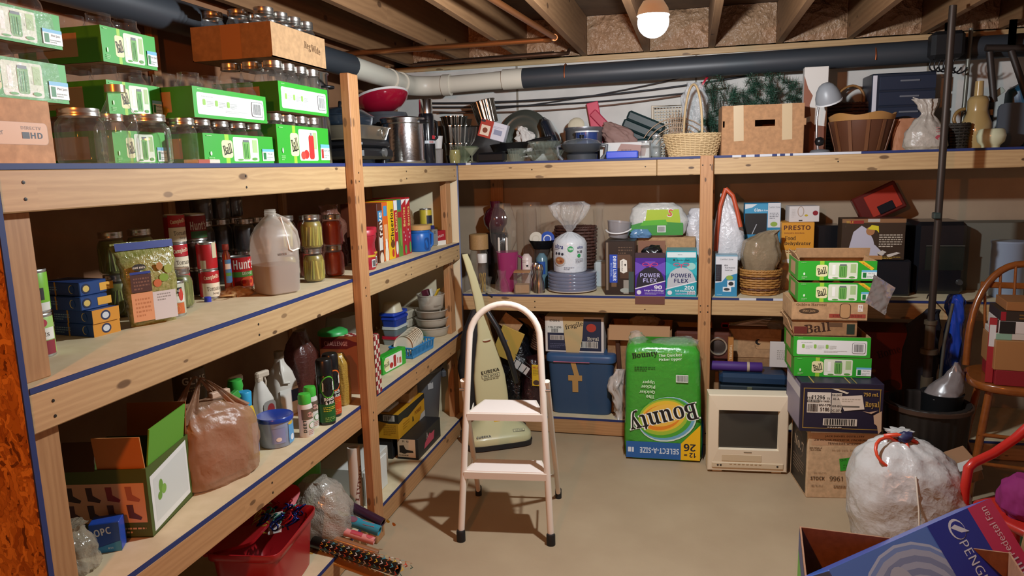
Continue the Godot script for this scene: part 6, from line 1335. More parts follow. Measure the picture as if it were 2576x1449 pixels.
func left_bottom() -> void:
	var t: Node3D; var m: MB
	t = plain_box("shoe_box", "black shoe box with boot picture label by the shelf front", "shoe box", Vector3(-1.435, L4, -3.545), 0, Vector3(0.12, 0.115, 0.35), mt("1d1d1f", 0.5))
	pr(t, tf(0, 0, 0.175), [["r", -0.055, 0.012, 0.1, 0.1, "d6b896"], ["e", -0.02, 0.045, 0.02, 0.014, "2a1f1a"], ["p", [-0.045, 0.075, -0.02, 0.078, -0.01, 0.055, 0.03, 0.05, 0.034, 0.038, -0.045, 0.036], "2a1f1a"], ["t", "31  12", -0.01, 0.1, 0.01, "2a1f1a", 1, 0], ["k", -0.05, 0.018, 0.09, 0.01, 1, "8a6f56"]], 0, "printed_end")
	pr(t, Transform3D(Basis(Vector3.UP, PI / 2), Vector3(0.06, 0.058, 0)), [["p", [-0.09, -0.03, 0.06, -0.025, 0.075, 0.02, 0.02, 0.018, 0.0, 0.03, -0.075, -0.002], "b8465a"], ["t", "A", -0.04, 0.03, 0.03, "c9b9b0", 2]], 0, "printed_side")
	plain_box("shoe_box", "plain black shoe box under the yellow tool carton", "shoe box", Vector3(-1.615, L4, -3.54), 0, Vector3(0.2, 0.11, 0.36), mt("1a1a1b", 0.55))
	t = plain_box("tool_carton", "yellow and black tool carton resting on the black shoe boxes", "carton", Vector3(-1.555, L4 + 0.1155, -3.54), 0, Vector3(0.17, 0.135, 0.38), mt("c8901c", 0.5))
	pr(t, tf(0, 0, 0.19), [["p", [-0.085, 0.1, -0.02, 0.094, 0.03, 0.085, 0.085, 0.088, 0.085, 0.135, -0.085, 0.135], "23221f"], ["r", -0.0, 0.098, 0.065, 0.032, "c9c2b4"], ["b", 0.005, 0.1, 0.05, 0.026], ["k", 0.0, 0.02, 0.07, 0.06, 6, "a87516"], ["e", -0.05, 0.06, 0.012, 0.012, "6a6a3a"], ["e", -0.055, 0.03, 0.012, 0.01, "6a5a2a"]], 0, "printed_end")
	pr(t, Transform3D(Basis(Vector3.UP, PI / 2), Vector3(0.085, 0, 0)), [["p", [-0.19, 0.085, -0.12, 0.092, -0.06, 0.08, 0.02, 0.09, 0.1, 0.1, 0.19, 0.105, 0.19, 0.135, -0.19, 0.135], "23221f"], ["t", "POWER", 0.09, 0.065, 0.022, "8d4a12", 1, 0, -0.1], ["p", [0.0, 0.03, 0.02, 0.03, 0.016, 0.055, 0.004, 0.06], "23221f"], ["k", -0.13, 0.03, 0.09, 0.04, 3, "a87516"], ["p", [0.1, 0.0, 0.19, 0.0, 0.19, 0.035, 0.13, 0.03], "b9b4ac"]], 0, "printed_side")
	plain_box("small_carton", "white flat packet on the yellow tool carton", "packet", Vector3(-1.56, L4 + 0.2515, -3.45), 0, Vector3(0.05, 0.014, 0.14), mt("d9d9dd", 0.5))
	plain_box("small_carton", "plain brown block carton on the yellow tool carton", "carton", Vector3(-1.535, L4 + 0.2515, -3.62), 6, Vector3(0.09, 0.055, 0.17), card)
	t = th("trash_can", "grey round plastic trash can with lid tucked in the corner", "trash can", Vector3(-1.62, L4, -3.925), 30)
	lath(t, "body", V2([0, 0, 0.145, 0, 0.15, 0.005, 0.182, 0.33, 0.182, 0.335, 0, 0.335]), mt("55565a", 0.5), 44)
	lath(t, "lid", V2([0, 0.335, 0.19, 0.335, 0.194, 0.342, 0.194, 0.356, 0.185, 0.362, 0.165, 0.364, 0.15, 0.372, 0, 0.374]), mt("626367", 0.45), 44)
	for s in [-1.0, 1.0]: boxp(t, "handle", Vector3(s * 0.19, 0.29, 0), Vector3(0.03, 0.04, 0.09), mt("4a4b4f", 0.5), 0.006)
	pr(t, tf(0, 0, 0, 30), [["r", -0.02, 0.24, 0.04, 0.06, "a8a8a8"]], 0.176)
	t = plain_box("foam_block", "white foam block lying on bottom left shelf beside post", "foam block", Vector3(-1.60, L4, -3.07), 2, Vector3(0.24, 0.13, 0.32), mt("d3d2ca", 0.8))
	t = plain_box("foam_board", "white board leaning on edge at the bottom beside post", "board", Vector3(-1.425, L4, -2.95), 0, Vector3(0.012, 0.16, 0.24), mt("dddcd4", 0.7))
	# red crate of ribbons
	t = th("storage_crate", "red plastic crate of gift ribbons on the bottom left shelf", "crate", Vector3(-1.505, L4, -2.17), 8)
	var rd := mt("a81a20", 0.35, 0.0, {"coat": 0.25})
	m = MB.new(); var P := []
	for q in [[0.0, 0.1, 0.155], [0.01, 0.106, 0.16], [0.2, 0.12, 0.178], [0.2, 0.132, 0.19], [0.225, 0.134, 0.192], [0.228, 0.13, 0.188], [0.2, 0.116, 0.172], [0.012, 0.1, 0.155], [0.01, 0.02, 0.02]]: P.append([q[0], q[1], q[2], 0, 0, 9])
	loft(m, P, 56); put(t, "body", m, rd)
	m = MB.new(); loft(m, [[0.0, 0.1, 0.08, 0, 0, 8], [0.012, 0.104, 0.084, 0, 0, 8]], 40, 0, 8, 1, 1, 0, tf(-0.07, 0.215, 0.07, 0, 0, 16)); put(t, "half_lid", m, rd)
	t = th("ribbon_bow", "tangle of metallic gift ribbons filling the red crate", "ribbons", Vector3(-1.48, L4 + 0.19, -2.24))
	rng.seed = 77
	for c in [["1c2f78", 14], ["c02a30", 8], ["3f9a8a", 5], ["c8b03a", 4]]:
		m = MB.new()
		for k in c[1]:
			var b := Vector3(rng.randf_range(-0.07, 0.07), rng.randf_range(0.02, 0.06), rng.randf_range(-0.09, 0.09)); var q := []; var ph := rng.randf() * 6
			for i in 14: q.append(b + Vector3(0.018 * sin(i * 0.9 + ph), 0.018 * cos(i * 0.7 + ph) + 0.0015 * i, 0.016 * sin(i * 0.55 + ph * 2)))
			tube(m, q, 0.0035, 5)
		put(t, "curled_ribbon", m, mt(c[0], 0.2, 0.6))
	boxp(t, "gift_tag", Vector3(0.01, 0.05, 0.05), Vector3(0.05, 0.004, 0.08), mt("ddd6cf", 0.5), 0.0, Basis.from_euler(Vector3(0.7, 0.4, 0.3)))
	t = th("heart_box", "red heart shaped box lid behind the gift ribbons", "box", Vector3(-1.515, L4 + 0.262, -2.345), 0); m = MB.new()
	var hp := PackedVector2Array(); for i in 24:
		var a := TAU * i / 24; hp.append(Vector2(0.06 * pow(sin(a), 3), 0.0037 * (13 * cos(a) - 5 * cos(2 * a) - 2 * cos(3 * a) - cos(4 * a))))
	extr(m, hp, 0.02, tf(0, 0, 0, 60, -50)); put(t, "lid", m, mt("b8141c", 0.3))
	t = sack("bulky bubble wrap bundle between the red crate and post", "bubble wrap", "bubble_wrap", Vector3(-1.49, L4, -2.56), 20, [[0, 0.1, 0.09, 0, 0, 2.4], [0.03, 0.125, 0.115, 0, 0, 2.4], [0.12, 0.125, 0.115, 0.0, 0, 2.4], [0.2, 0.095, 0.085, -0.01, 0, 2.2], [0.25, 0.05, 0.05, -0.02, 0, 2]], mt("b9b0a2", 0.1, 0.0, {"alpha": 0.72, "tri": 9.0, "nrm": crink, "ns": 1.0, "coat": 0.5}), 0.016, 18, 13)
	t = sack("bright green gift bag standing deep behind the bubble wrap", "gift bag", "gift_bag", Vector3(-1.66, L4, -2.72), 70, [[0, 0.07, 0.04, 0, 0, 4], [0.3, 0.08, 0.045, 0, 0, 4], [0.34, 0.06, 0.03, 0, 0, 3]], mt("55a81c", 0.5), 0.01, 12, 2)
	t = th("paper_roll", "white paper roll with script print standing against the tall post", "roll", Vector3(-1.41, L4, -2.72)); lath(t, "roll", V2([0, 0, 0.028, 0, 0.028, 0.33, 0.022, 0.33, 0.022, 0.32, 0, 0.32]), mt("cfc6b8", 0.6), 28); pr(t, tf(0, 0, 0, 60), [["t", "LIVING", 0.0, 0.17, 0.016, "7a4a44", 3, 80, -0.16]], 0.0283)
	# gift wrap rolls poking out over the floor
	var roll := func(label: String, a: Vector3, b: Vector3, r: float, col: String, ops: Array) -> void:
		var n := th("gift_wrap_roll", label, "gift wrap", a); var d := (b - a).normalized(); var ln := a.distance_to(b)
		var x := d; var yv := Vector3.UP - d * d.y; yv = yv.normalized(); var B := Basis(yv.cross(x).normalized() * 1.0, x, (yv.cross(x)).cross(x).normalized())
		B = Basis(x.cross(yv).normalized(), x, x.cross(yv).normalized().cross(x).normalized())
		var X := Transform3D(B, Vector3.ZERO)
		var mm := MB.new(); lathe(mm, V2([r * 0.8, 0, r, 0, r, ln, r * 0.75, ln, r * 0.7, ln - 0.02, 0, ln - 0.02]), 28, X); put(n, "roll", mm, mt(col, 0.3, 0.0, {"coat": 0.3}))
		if ops.size(): pr(n, X, ops, r + 0.0003)
	var chev := []
	for i in 17:
		for j in 7:
			var y := 0.05 + i * 0.024; var x := -0.045 + j * 0.0145; var c: String = ["c8482c", "d8b23a", "3f8a9a", "d8cfc0", "c86a2c"][(i * 2 + j) % 5]
			chev.append(["p", [x, y, x + 0.006, y + 0.013, x + 0.012, y, x + 0.0095, y, x + 0.006, y + 0.008, x + 0.0025, y], c])
	roll.call("black gift wrap roll with bright chevrons poking out over floor", Vector3(-1.47, 0.135, -2.44), Vector3(-1.075, 0.10, -2.37), 0.0245, "16130f", chev)
	var dots := []
	for i in 9: dots.append(["e", -0.03 + 0.014 * ((i * 5) % 5), 0.03 + 0.03 * i, 0.009, 0.009, ["d88a2c", "7ab82c", "c84a2c", "d8c23a"][i % 4]])
	roll.call("purple gift wrap roll with coloured dots below post", Vector3(-1.47, 0.21, -2.665), Vector3(-1.255, 0.135, -2.64), 0.022, "32162c", dots)
	roll.call("turquoise gift wrap roll with cartoon shapes beside dotted roll", Vector3(-1.46, 0.185, -2.585), Vector3(-1.245, 0.13, -2.585), 0.022, "2f8aa0", [["e", 0.0, 0.05, 0.014, 0.025, "6aa83a"], ["e", 0.01, 0.1, 0.014, 0.02, "7a4a5a"], ["p", [0.0, 0.14, 0.02, 0.15, 0.015, 0.2, -0.005, 0.19], "b0505a"], ["e", -0.015, 0.16, 0.01, 0.02, "6aa83a"]])
	roll.call("pink gift wrap roll with rosy patches above brown roll", Vector3(-1.455, 0.166, -2.52), Vector3(-1.25, 0.108, -2.54), 0.0165, "d88a86", [["e", 0.0, 0.03, 0.014, 0.02, "b83a48"], ["r", -0.015, 0.11, 0.03, 0.05, "b83a48"], ["e", 0.0, 0.19, 0.012, 0.014, "c8484f"]])
	roll.call("plain brown paper roll under the pink gift wrap roll", Vector3(-1.42, 0.134, -2.485), Vector3(-1.225, 0.069, -2.515), 0.0165, "8f5f3c", [])
	t = th("wooden_stick", "flat yellowish wooden stick under the chevron roll", "stick", Vector3(-1.30, 0.075, -2.40)); boxp(t, "stick", Vector3.ZERO, Vector3(0.36, 0.012, 0.045), mt("b8843c", 0.5), 0.003, Basis.from_euler(Vector3(0, -0.12, -0.16)))
	t = plain_box("small_carton", "pale pink printed carton at the bottom beside red crate", "carton", Vector3(-1.56, L4, -1.84), 12, Vector3(0.08, 0.19, 0.05), mt("b98a86", 0.5), [["k", -0.03, 0.0, 0.06, 0.05, 4, "8a5f5c"]])
	t = th("dark_bottle", "squat black bottle lying at the bottom beside red crate", "bottle", Vector3(-1.44, L4 + 0.042, -1.93)); m = MB.new(); lathe(m, V2([0, 0, 0.035, 0, 0.042, 0.01, 0.042, 0.09, 0.02, 0.115, 0.02, 0.13, 0, 0.13]), 28, Transform3D(Basis(Vector3(0, 0, 1), -PI / 2) , Vector3(-0.06, 0, 0))); put(t, "body", m, mt("15191a", 0.2))

func pot(p: Node3D, r: float, h: float, mat: Material, lid := true, knob: Material = null) -> void:
	lath(p, "body", V2([0, 0, r * 0.88, 0, r * 0.97, 0.008, r, h * 0.9, r * 1.05, h * 0.93, r * 1.05, h, r * 0.98, h, r * 0.94, h * 0.2, 0, 0.012]), mat, 40)
	if lid: lath(p, "lid", V2([0, h + 0.001, r * 1.04, h + 0.001, r * 1.0, h + 0.01, r * 0.5, h + 0.025, 0, h + 0.03]), mat, 40)
	if knob: lath(p, "knob", V2([0, h + 0.028, 0.01, h + 0.028, 0.016, h + 0.045, 0, h + 0.05]), knob, 16)

func back_top() -> void:
	var t: Node3D; var m: MB
	var blk := mt("131417", 0.3); var steel := mt("c2c2c0", 0.2, 1.0); var navy := mt("1a1f2a", 0.2, 0.0, {"coat": 0.5}); var grey := mt("5a5d62", 0.4)
	# fluted moulds and corner glass
	for q in [["lower fluted steel mould in the left corner", -1.50, 0.0, -4.57, 0.115, 0.125, 0.0], ["middle fluted steel mould in the left corner", -1.50, 0.126, -4.57, 0.12, 0.11, 0.0], ["tilted stack of fluted foil cups highest in left corner", -1.275, 0.25, -4.585, 0.075, 0.14, 14.0], ["small foil cup stack with clear rim above the moulds", -1.50, 0.237, -4.57, 0.085, 0.06, 0.0]]:
		t = th("fluted_mould", q[0], "mould", Vector3(q[1], TOP + q[2], q[3])); t.rotation_degrees.z = q[6]
		m = MB.new(); lathe(m, V2([0, 0, q[4] * 0.85, 0, q[4], q[5], q[4] * 1.06, q[5], q[4] * 1.06, q[5] + 0.004, q[4] * 0.95, q[5] + 0.003, q[4] * 0.8, 0.004, 0, 0.004]), 72, Transform3D(), 18, 0.035); put(t, "mould", m, mt("a8a59c", 0.22, 1.0))
	t = plain_box("baking_tin", "dark square cake tin standing under the tilted foil cups", "tin", Vector3(-1.275, TOP, -4.60), 0, Vector3(0.2, 0.235, 0.2), mt("3b3b3a", 0.3, 0.8))
	t = th("crystal_bowl", "cut crystal bowl beside the vacuum flask", "bowl", Vector3(-1.375, TOP + 0.105, -4.38)); m = MB.new(); lathe(m, V2([0, 0, 0.035, 0, 0.06, 0.03, 0.075, 0.08, 0.08, 0.115]), 64, Transform3D(), 16, 0.05); put(t, "bowl", m, glass)
	t = th("glass_dish", "green tinted glass dish under the crystal bowl", "dish", Vector3(-1.375, TOP, -4.38)); lath(t, "dish", V2([0, 0.0, 0.05, 0, 0.052, 0.01, 0.03, 0.04, 0.06, 0.075, 0.085, 0.1, 0.083, 0.103, 0, 0.104]), mt("9fb08c", 0.05, 0.0, {"alpha": 0.3}), 40)
	t = th("cup", "white china cup stacked on a clear tumbler by the flask", "cup", Vector3(-1.49, TOP + 0.09, -4.20)); lath(t, "cup", V2([0, 0, 0.026, 0, 0.035, 0.075, 0.033, 0.075, 0.024, 0.005, 0, 0.005]), mt("d6cfcb", 0.3), 28)
	t = th("tumbler", "clear tumbler under the white china cup", "tumbler", Vector3(-1.49, TOP, -4.20)); lath(t, "glass", V2([0, 0, 0.028, 0, 0.032, 0.088, 0.0, 0.089]), mt("c9beb8", 0.05, 0.0, {"alpha": 0.35}), 28)
	t = th("mug", "yellowish glass mug with square handle near left corner", "mug", Vector3(-1.385, TOP, -4.21)); lath(t, "glass", V2([0, 0, 0.03, 0, 0.035, 0.04, 0.03, 0.08]), mt("c8c07a", 0.05, 0.0, {"alpha": 0.3}), 28); tubp(t, "handle", [Vector3(-0.02, 0.075, 0.02), Vector3(-0.02, 0.105, 0.02), Vector3(0.025, 0.105, 0.02), Vector3(0.025, 0.075, 0.02)], 0.004, glass, 6)
	t = th("martini_glass", "clear stemmed cocktail glass near left corner", "glass", Vector3(-1.275, TOP, -4.20)); lath(t, "glass", V2([0, 0, 0.04, 0.002, 0.006, 0.012, 0.004, 0.04, 0.045, 0.085, 0.047, 0.09]), mt("c9cfae", 0.03, 0.0, {"alpha": 0.15}), 32)
	t = plain_box("plastic_tray", "black oblong plastic tray lying before the steel frying pan", "tray", Vector3(-1.155, TOP, -4.215), 0, Vector3(0.17, 0.058, 0.08), blk, [], 0.012)
	t = th("small_bowl", "small black bowl beside the stemmed cocktail glass", "bowl", Vector3(-1.43, TOP, -4.30)); lath(t, "bowl", V2([0, 0, 0.03, 0, 0.04, 0.05, 0.037, 0.05, 0, 0.01]), blk, 24)
	# frying pans with a carton tipped on them
	for q in [["steel frying pan under the black frying pan", -1.12, 0.0, steel, 0.105, 0.0], ["black frying pan with long handle on the steel pan", -1.09, 0.065, blk, 0.12, 4.0]]:
		t = th("frying_pan", q[0], "frying pan", Vector3(q[1], TOP + q[2], -4.405)); t.rotation_degrees.z = q[5]
		lath(t, "pan", V2([0, 0, q[4] * 0.85, 0, q[4], 0.045, q[4] + 0.004, 0.047, q[4] - 0.004, 0.046, q[4] * 0.82, 0.006, 0, 0.006]), q[3], 44); m = MB.new(); tube(m, [Vector3(q[4] - 0.005, 0.04, 0.02), Vector3(q[4] + 0.06, 0.05, 0.03), Vector3(q[4] + 0.15, 0.055, 0.04)], 0.011, 8); put(t, "handle", m, blk)
	t = th("appliance_carton", "red and white appliance carton tipped on the black frying pan", "carton", Vector3(-1.19, TOP + 0.135, -4.34)); t.rotation_degrees = Vector3(0, 4, -17)
	boxp(t, "box", Vector3(0, 0.058, 0), Vector3(0.165, 0.105, 0.08), mt("cfcfd8", 0.4), 0.003); pr(t, tf(0, 0.058, 0.04), [["r", -0.0825, -0.0525, 0.08, 0.105, "a83226"], ["r", -0.0725, -0.04, 0.056, 0.06, "e2cdb6"], ["e", -0.045, -0.01, 0.016, 0.016, "7a3a26"], ["r", -0.08, 0.036, 0.025, 0.014, "2c2a2c"], ["r", 0.01, -0.02, 0.05, 0.03, "8a90a8"], ["k", 0.0, 0.015, 0.07, 0.015, 2, "a8a8b8"]])
	t = th("round_platter", "round dark ridged lid leaning on the concrete wall", "lid", Vector3(-1.06, TOP + 0.17, -4.69)); m = MB.new(); lathe(m, V2([0, 0.02, 0.04, 0.022, 0.06, 0.03, 0.1, 0.032, 0.115, 0.025, 0.13, 0.032, 0.15, 0.02, 0.165, 0.01, 0.168, 0, 0.0, 0.0]), 52, Transform3D(Basis(Vector3.RIGHT, PI / 2 - 0.1), Vector3.ZERO)); put(t, "lid", m, mt("575a52", 0.3, 0.4))  # a roaster lid propped on its edge
	sack("crumpled white tissue stuffed before the round dark lid", "tissue", "tissue_paper", Vector3(-1.03, TOP + 0.0, -4.57), 0, [[0, 0.03, 0.03, 0, 0, 2], [0.1, 0.05, 0.03, 0, 0, 2], [0.17, 0.055, 0.035, 0, 0, 2], [0.22, 0.015, 0.012, -0.02, 0, 2]], mt("d0ccc6", 0.8), 0.03, 26, 8)
	t = th("oval_roaster", "black oval roasting pan standing tilted on edge", "roasting pan", Vector3(-0.86, TOP + 0.15, -4.60)); t.rotation_degrees = Vector3(0, 0, 24); m = MB.new(); loft(m, [[-0.13, 0.008, 0.03, 0, 0, 2], [-0.1, 0.03, 0.085, 0, 0, 2.4], [0.0, 0.038, 0.105, 0, 0, 2.4], [0.1, 0.03, 0.085, 0, 0, 2.4], [0.135, 0.008, 0.03, 0, 0, 2]], 32, 0, 8, 1, 4); put(t, "pan", m, navy)
	# clear bowls
	var gl := mt("b5c2b2", 0.03, 0.0, {"alpha": 0.14})
	for q in [["lower ribbed glass bowl in front of grey pot", -0.845, 0.0, 0.115, 0.06], ["upper ribbed glass bowl in front of grey pot", -0.845, 0.062, 0.1, 0.05], ["small glass dish with ribs beside the black tray", -1.015, 0.0, 0.06, 0.075]]:
		t = th("glass_bowl", q[0], "bowl", Vector3(q[1], TOP + q[2], -4.275)); m = MB.new(); lathe(m, V2([0, 0, q[3] * 0.6, 0, q[3] * 0.85, q[4] * 0.5, q[3], q[4], q[3] * 0.97, q[4] + 0.002]), 64, Transform3D(), 20, 0.03); put(t, "bowl", m, gl)
	t = th("stock_pot", "wide grey aluminium pot behind the electric skillet", "pot", Vector3(-0.655, TOP, -4.58)); pot(t, 0.115, 0.2, mt("8a8c92", 0.35, 0.7), false)
	t = th("cream_saucer", "cream round lid resting in the grey aluminium pot", "lid", Vector3(-0.70, TOP + 0.215, -4.56)); m = MB.new(); lathe(m, V2([0, 0.012, 0.03, 0.012, 0.05, 0.004, 0.052, 0, 0, 0]), 32, Transform3D(Basis(Vector3.RIGHT, 1.2), Vector3.ZERO)); put(t, "lid", m, mt("cfc6ac", 0.4))  # loose pot lid, tipped upright
	t = th("enamel_pot", "blue enamel pot with white rim behind the electric skillet", "pot", Vector3(-0.615, TOP, -4.415)); lath(t, "body", V2([0, 0, 0.06, 0, 0.066, 0.01, 0.068, 0.16, 0, 0.161]), mt("2a3f78", 0.2, 0.0, {"coat": 0.5}), 32); lath(t, "rim", V2([0.066, 0.16, 0.074, 0.162, 0.074, 0.17, 0.0, 0.172]), mt("d6dade", 0.3), 32)
	t = th("electric_skillet", "grey electric skillet with clear lid and side handles", "skillet", Vector3(-0.625, TOP, -4.275)); lath(t, "base", V2([0, 0.0, 0.085, 0.0, 0.09, 0.03, 0.07, 0.036, 0.1, 0.05, 0.118, 0.085, 0.12, 0.09, 0, 0.09]), mt("3c4046", 0.4), 40); lath(t, "lid", V2([0.118, 0.09, 0.1, 0.108, 0.05, 0.122, 0, 0.126]), mt("8a9298", 0.05, 0.0, {"alpha": 0.35}), 40); lath(t, "knob", V2([0, 0.124, 0.012, 0.124, 0.014, 0.142, 0, 0.144]), blk, 16)
	for s in [-1.0, 1.0]: tubp(t, "handle", [Vector3(s * 0.115, 0.085, 0), Vector3(s * 0.145, 0.08, 0.0), Vector3(s * 0.14, 0.03, 0.0), Vector3(s * 0.115, 0.0, 0.0)], 0.011, grey, 8)
	t = th("pink_tray", "bright pink plastic tray leaning on the concrete wall", "tray", Vector3(-0.59, TOP + 0.0, -4.715)); boxp(t, "tray", Vector3(0, 0.20, 0), Vector3(0.075, 0.33, 0.02), mt("c8405c", 0.4), 0.004, Basis(Vector3(0, 0, 1), 0.18)); boxp(t, "rim", Vector3(0.02, 0.25, 0.008), Vector3(0.055, 0.14, 0.03), mt("b83450", 0.4), 0.006, Basis(Vector3(0, 0, 1), 0.75))
	sack("pinkish brown cloth bag slumped beside the grey pot", "bag", "cloth_bag", Vector3(-0.425, TOP + 0.0, -4.60), 0, [[0, 0.08, 0.05, 0, 0, 2.4], [0.1, 0.105, 0.06, 0, 0, 2.4], [0.17, 0.09, 0.05, -0.03, 0, 2.2], [0.23, 0.03, 0.02, -0.09, 0, 2]], mt("8f7068", 0.7), 0.03, 14, 15)
	t = th("plastic_bins", "nested dark green plastic bins tipped toward the wicker", "bins", Vector3(-0.335, TOP, -4.64)); 
	for k in 3: boxp(t, "bin", Vector3(0.03 * k, 0.13 + 0.045 * k, 0.02 * k - 0.03), Vector3(0.24, 0.06, 0.12), mt("1d3436", 0.5), 0.012, Basis(Vector3(0, 0, 1), -0.42))
	boxp(t, "support_bin", Vector3(0.05, 0.06, 0), Vector3(0.2, 0.12, 0.12), mt("233a3c", 0.35), 0.012)
	t = plain_box("carton", "low white carton with brown tape under the cloth bag", "carton", Vector3(-0.385, TOP, -4.44), 0, Vector3(0.29, 0.095, 0.15), mt("c9c6c2", 0.5), [["p", [-0.06, -0.03, 0.12, -0.035, 0.13, 0.025, -0.02, 0.04], "9a7468"], ["k", -0.02, -0.005, 0.1, 0.015, 1, "6d4a44"]])
	plain_box("flat_case", "flat bright blue plastic case before the white carton", "case", Vector3(-0.385, TOP, -4.26), 0, Vector3(0.18, 0.042, 0.13), mt("2a4fc8", 0.35), [], 0.006)
	for q in [["short clear glass jar right of the blue case", -0.253, 0.03, 0.085], ["tall clear glass shaker beside the handled basket", -0.195, 0.026, 0.118]]:
		t = th("glass_jar", q[0], "jar", Vector3(q[1], TOP, -4.245)); lath(t, "glass", V2([0, 0.002, q[2] * 0.9, 0, q[2], 0.006, q[2], q[3] * 0.75, q[2] * 0.8, q[3] * 0.85, q[2] * 0.8, q[3]]), mt("d4dedc", 0.03, 0.0, {"alpha": 0.12}), 28); lath(t, "rim", V2([q[2] * 0.7, q[3], q[2] * 0.84, q[3], q[2] * 0.84, q[3] + 0.008, 0, q[3] + 0.009]), mt("c9cdd0", 0.25, 0.5), 24)
	# wicker
	var wk := mt("c9ae82", 0.6); var wkp := mt("d8cdb8", 0.6); var brn := mt("5a3522", 0.5); var tan := mt("9c7040", 0.55)
	t = th("wicker_basket", "natural wicker basket with tall hoop handle at centre of top shelf", "basket", Vector3(0.005, TOP, -4.275)); wicker(t, 0.158, 0.105, 0.115, 0.2, 12, 34, wk)
	m = MB.new(); for k in 3:
		tube(m, arc(Vector3(0.0, 0.12, 0.012 * (k - 1)), 0.1, -8, 188, 26, Vector3(0.5, 0, 0.82), Vector3(0, 2.75, 0)), 0.0065, 7)
	put(t, "hoop_handle", m, wk)
	t = th("wicker_tray", "pale wicker tray standing upright behind the handled basket", "tray", Vector3(-0.10, TOP + 0.005, -4.66)); m = MB.new()
	for k in 15: tube(m, [Vector3(-0.12 + 0.016 * k, 0.01, 0.002 * (k % 2)), Vector3(-0.13 + 0.0185 * k, 0.3, 0.002 * (k % 2))], 0.003, 5)
	for k in 17: tube(m, [Vector3(-0.125, 0.02 + 0.0165 * k, 0.004 * (k % 2)), Vector3(0.13, 0.02 + 0.0165 * k, 0.004 * ((k + 1) % 2))], 0.0028, 5)
	tube(m, [Vector3(-0.13, 0.0, 0), Vector3(-0.14, 0.31, 0), Vector3(0.145, 0.31, 0), Vector3(0.13, 0.0, 0)], 0.009, 7, true); put(t, "weave", m, wkp)
	t = th("wicker_fan", "fan shaped wicker paper plate holder leaning before the tray", "holder", Vector3(-0.09, TOP, -4.53)); m = MB.new()
	for k in 12:
		var a := 0.35 + 0.16 * k; tube(m, [Vector3(0, 0.005, 0), Vector3(cos(a) * 0.1, 0.02 + sin(a) * 0.25, -0.03)], 0.003, 5)
	for k in 8: tube(m, arc(Vector3(0, 0.01, -0.004 * k), 0.035 * (k + 1) * 0.8, 20, 150, 12), 0.0032, 5)
	put(t, "weave", m, mt("b59a80", 0.6))
	sack("filmy white plastic bag hung over the pale wicker tray", "plastic bag", "plastic_bag", Vector3(0.03, TOP, -4.60), 0, [[0, 0.03, 0.02, 0, 0, 2], [0.15, 0.06, 0.03, 0, 0, 2], [0.34, 0.08, 0.03, -0.02, 0, 2], [0.44, 0.04, 0.02, -0.03, 0, 2]], mt("e6eaec", 0.15, 0.0, {"alpha": 0.5, "tri": 4.0, "nrm": crink}), 0.03, 16, 23)
	t = th("red_ribbon", "thin red ribbon strip beside the artificial tree", "ribbon", Vector3(0.065, TOP + 0.40, -4.60)); m = MB.new(); sheet(m, 3, 12, func(u, v): return Vector3(-0.03 + 0.07 * v + 0.014 * u, 0.11 * v, 0.01 * sin(v * 6)), 0.001); put(t, "ribbon", m, mt("b8203a", 0.4))
	# artificial tree
	t = th("artificial_tree", "dark green artificial christmas tree branches bunched behind cardboard box", "artificial tree", Vector3(0.36, TOP, -4.60))
	rng.seed = 404; var mm := [MB.new(), MB.new(), MB.new()]; var br := MB.new()
	for k in 150:
		var b := Vector3(rng.randf_range(-0.25, 0.24), rng.randf_range(0.04, 0.43), rng.randf_range(-0.07, 0.03))
		if b.y < 0.27: b.x = rng.randf_range(-0.27, -0.22) if k % 4 == 0 else rng.randf_range(-0.2, 0.2)
		var d := Vector3(rng.randf_range(-0.6, 0.6), rng.randf_range(-0.3, 0.8), rng.randf_range(0.1, 0.9)).normalized(); var ln := rng.randf_range(0.06, 0.13)
		tube(br, [b, b + d * ln], 0.0022, 4)
		var s := d.cross(Vector3.UP).normalized(); var w := s.cross(d)
		for i in 64:
			var f := i / 64.0; var a := i * 2.4; var o := b + d * ln * f; var e := (s * cos(a) + w * sin(a)) * 0.036 + d * 0.02; var g := s.rotated(d, a + 1.57) * 0.0018
			var mi: MB = mm[i % 3]; mi.face([o - g, o + g, o + e], Vector3(0, 0.3, 1))
	put(t, "stems", br, mt("3a3024", 0.7))
	for k in 3: put(t, "needles", mm[k], mt(["2c5040", "3a6450", "20402f"][k], 0.55), "stuff")
	# cardboard box with a real hand hole
	t = th("cardboard_box", "tan cardboard box with hand hole and two tape strips", "box", Vector3(0.367, TOP, -4.345), 2)
	m = MB.new(); var w := 0.42; var h := 0.265; var d2 := 0.27
	bx(m, Vector3(0, 0.003, 0), Vector3(w, 0.006, d2)); bx(m, Vector3(0, h - 0.003, 0), Vector3(w, 0.006, d2)); bx(m, Vector3(0, h / 2, -d2 / 2), Vector3(w, h, 0.005))
	for s in [-1.0, 1.0]: bx(m, Vector3(s * w / 2, h / 2, 0), Vector3(0.005, h, d2))
	var hx := 0.052; var y0 := 0.15; var y1 := 0.184
	bx(m, Vector3(0, y0 / 2, d2 / 2), Vector3(w, y0, 0.005)); bx(m, Vector3(0, (h + y1) / 2, d2 / 2), Vector3(w, h - y1, 0.005))
	for s in [-1.0, 1.0]: bx(m, Vector3(s * (w / 2 + hx) / 2 - s * 0.0 + (0.012 if s > 0 else 0.012), (y0 + y1) / 2, d2 / 2), Vector3(w / 2 - hx, y1 - y0, 0.005))
	put(t, "box", m, mt("b98a60", 0.8, 0.0, {"tex": card_t, "tri": 6.0}))
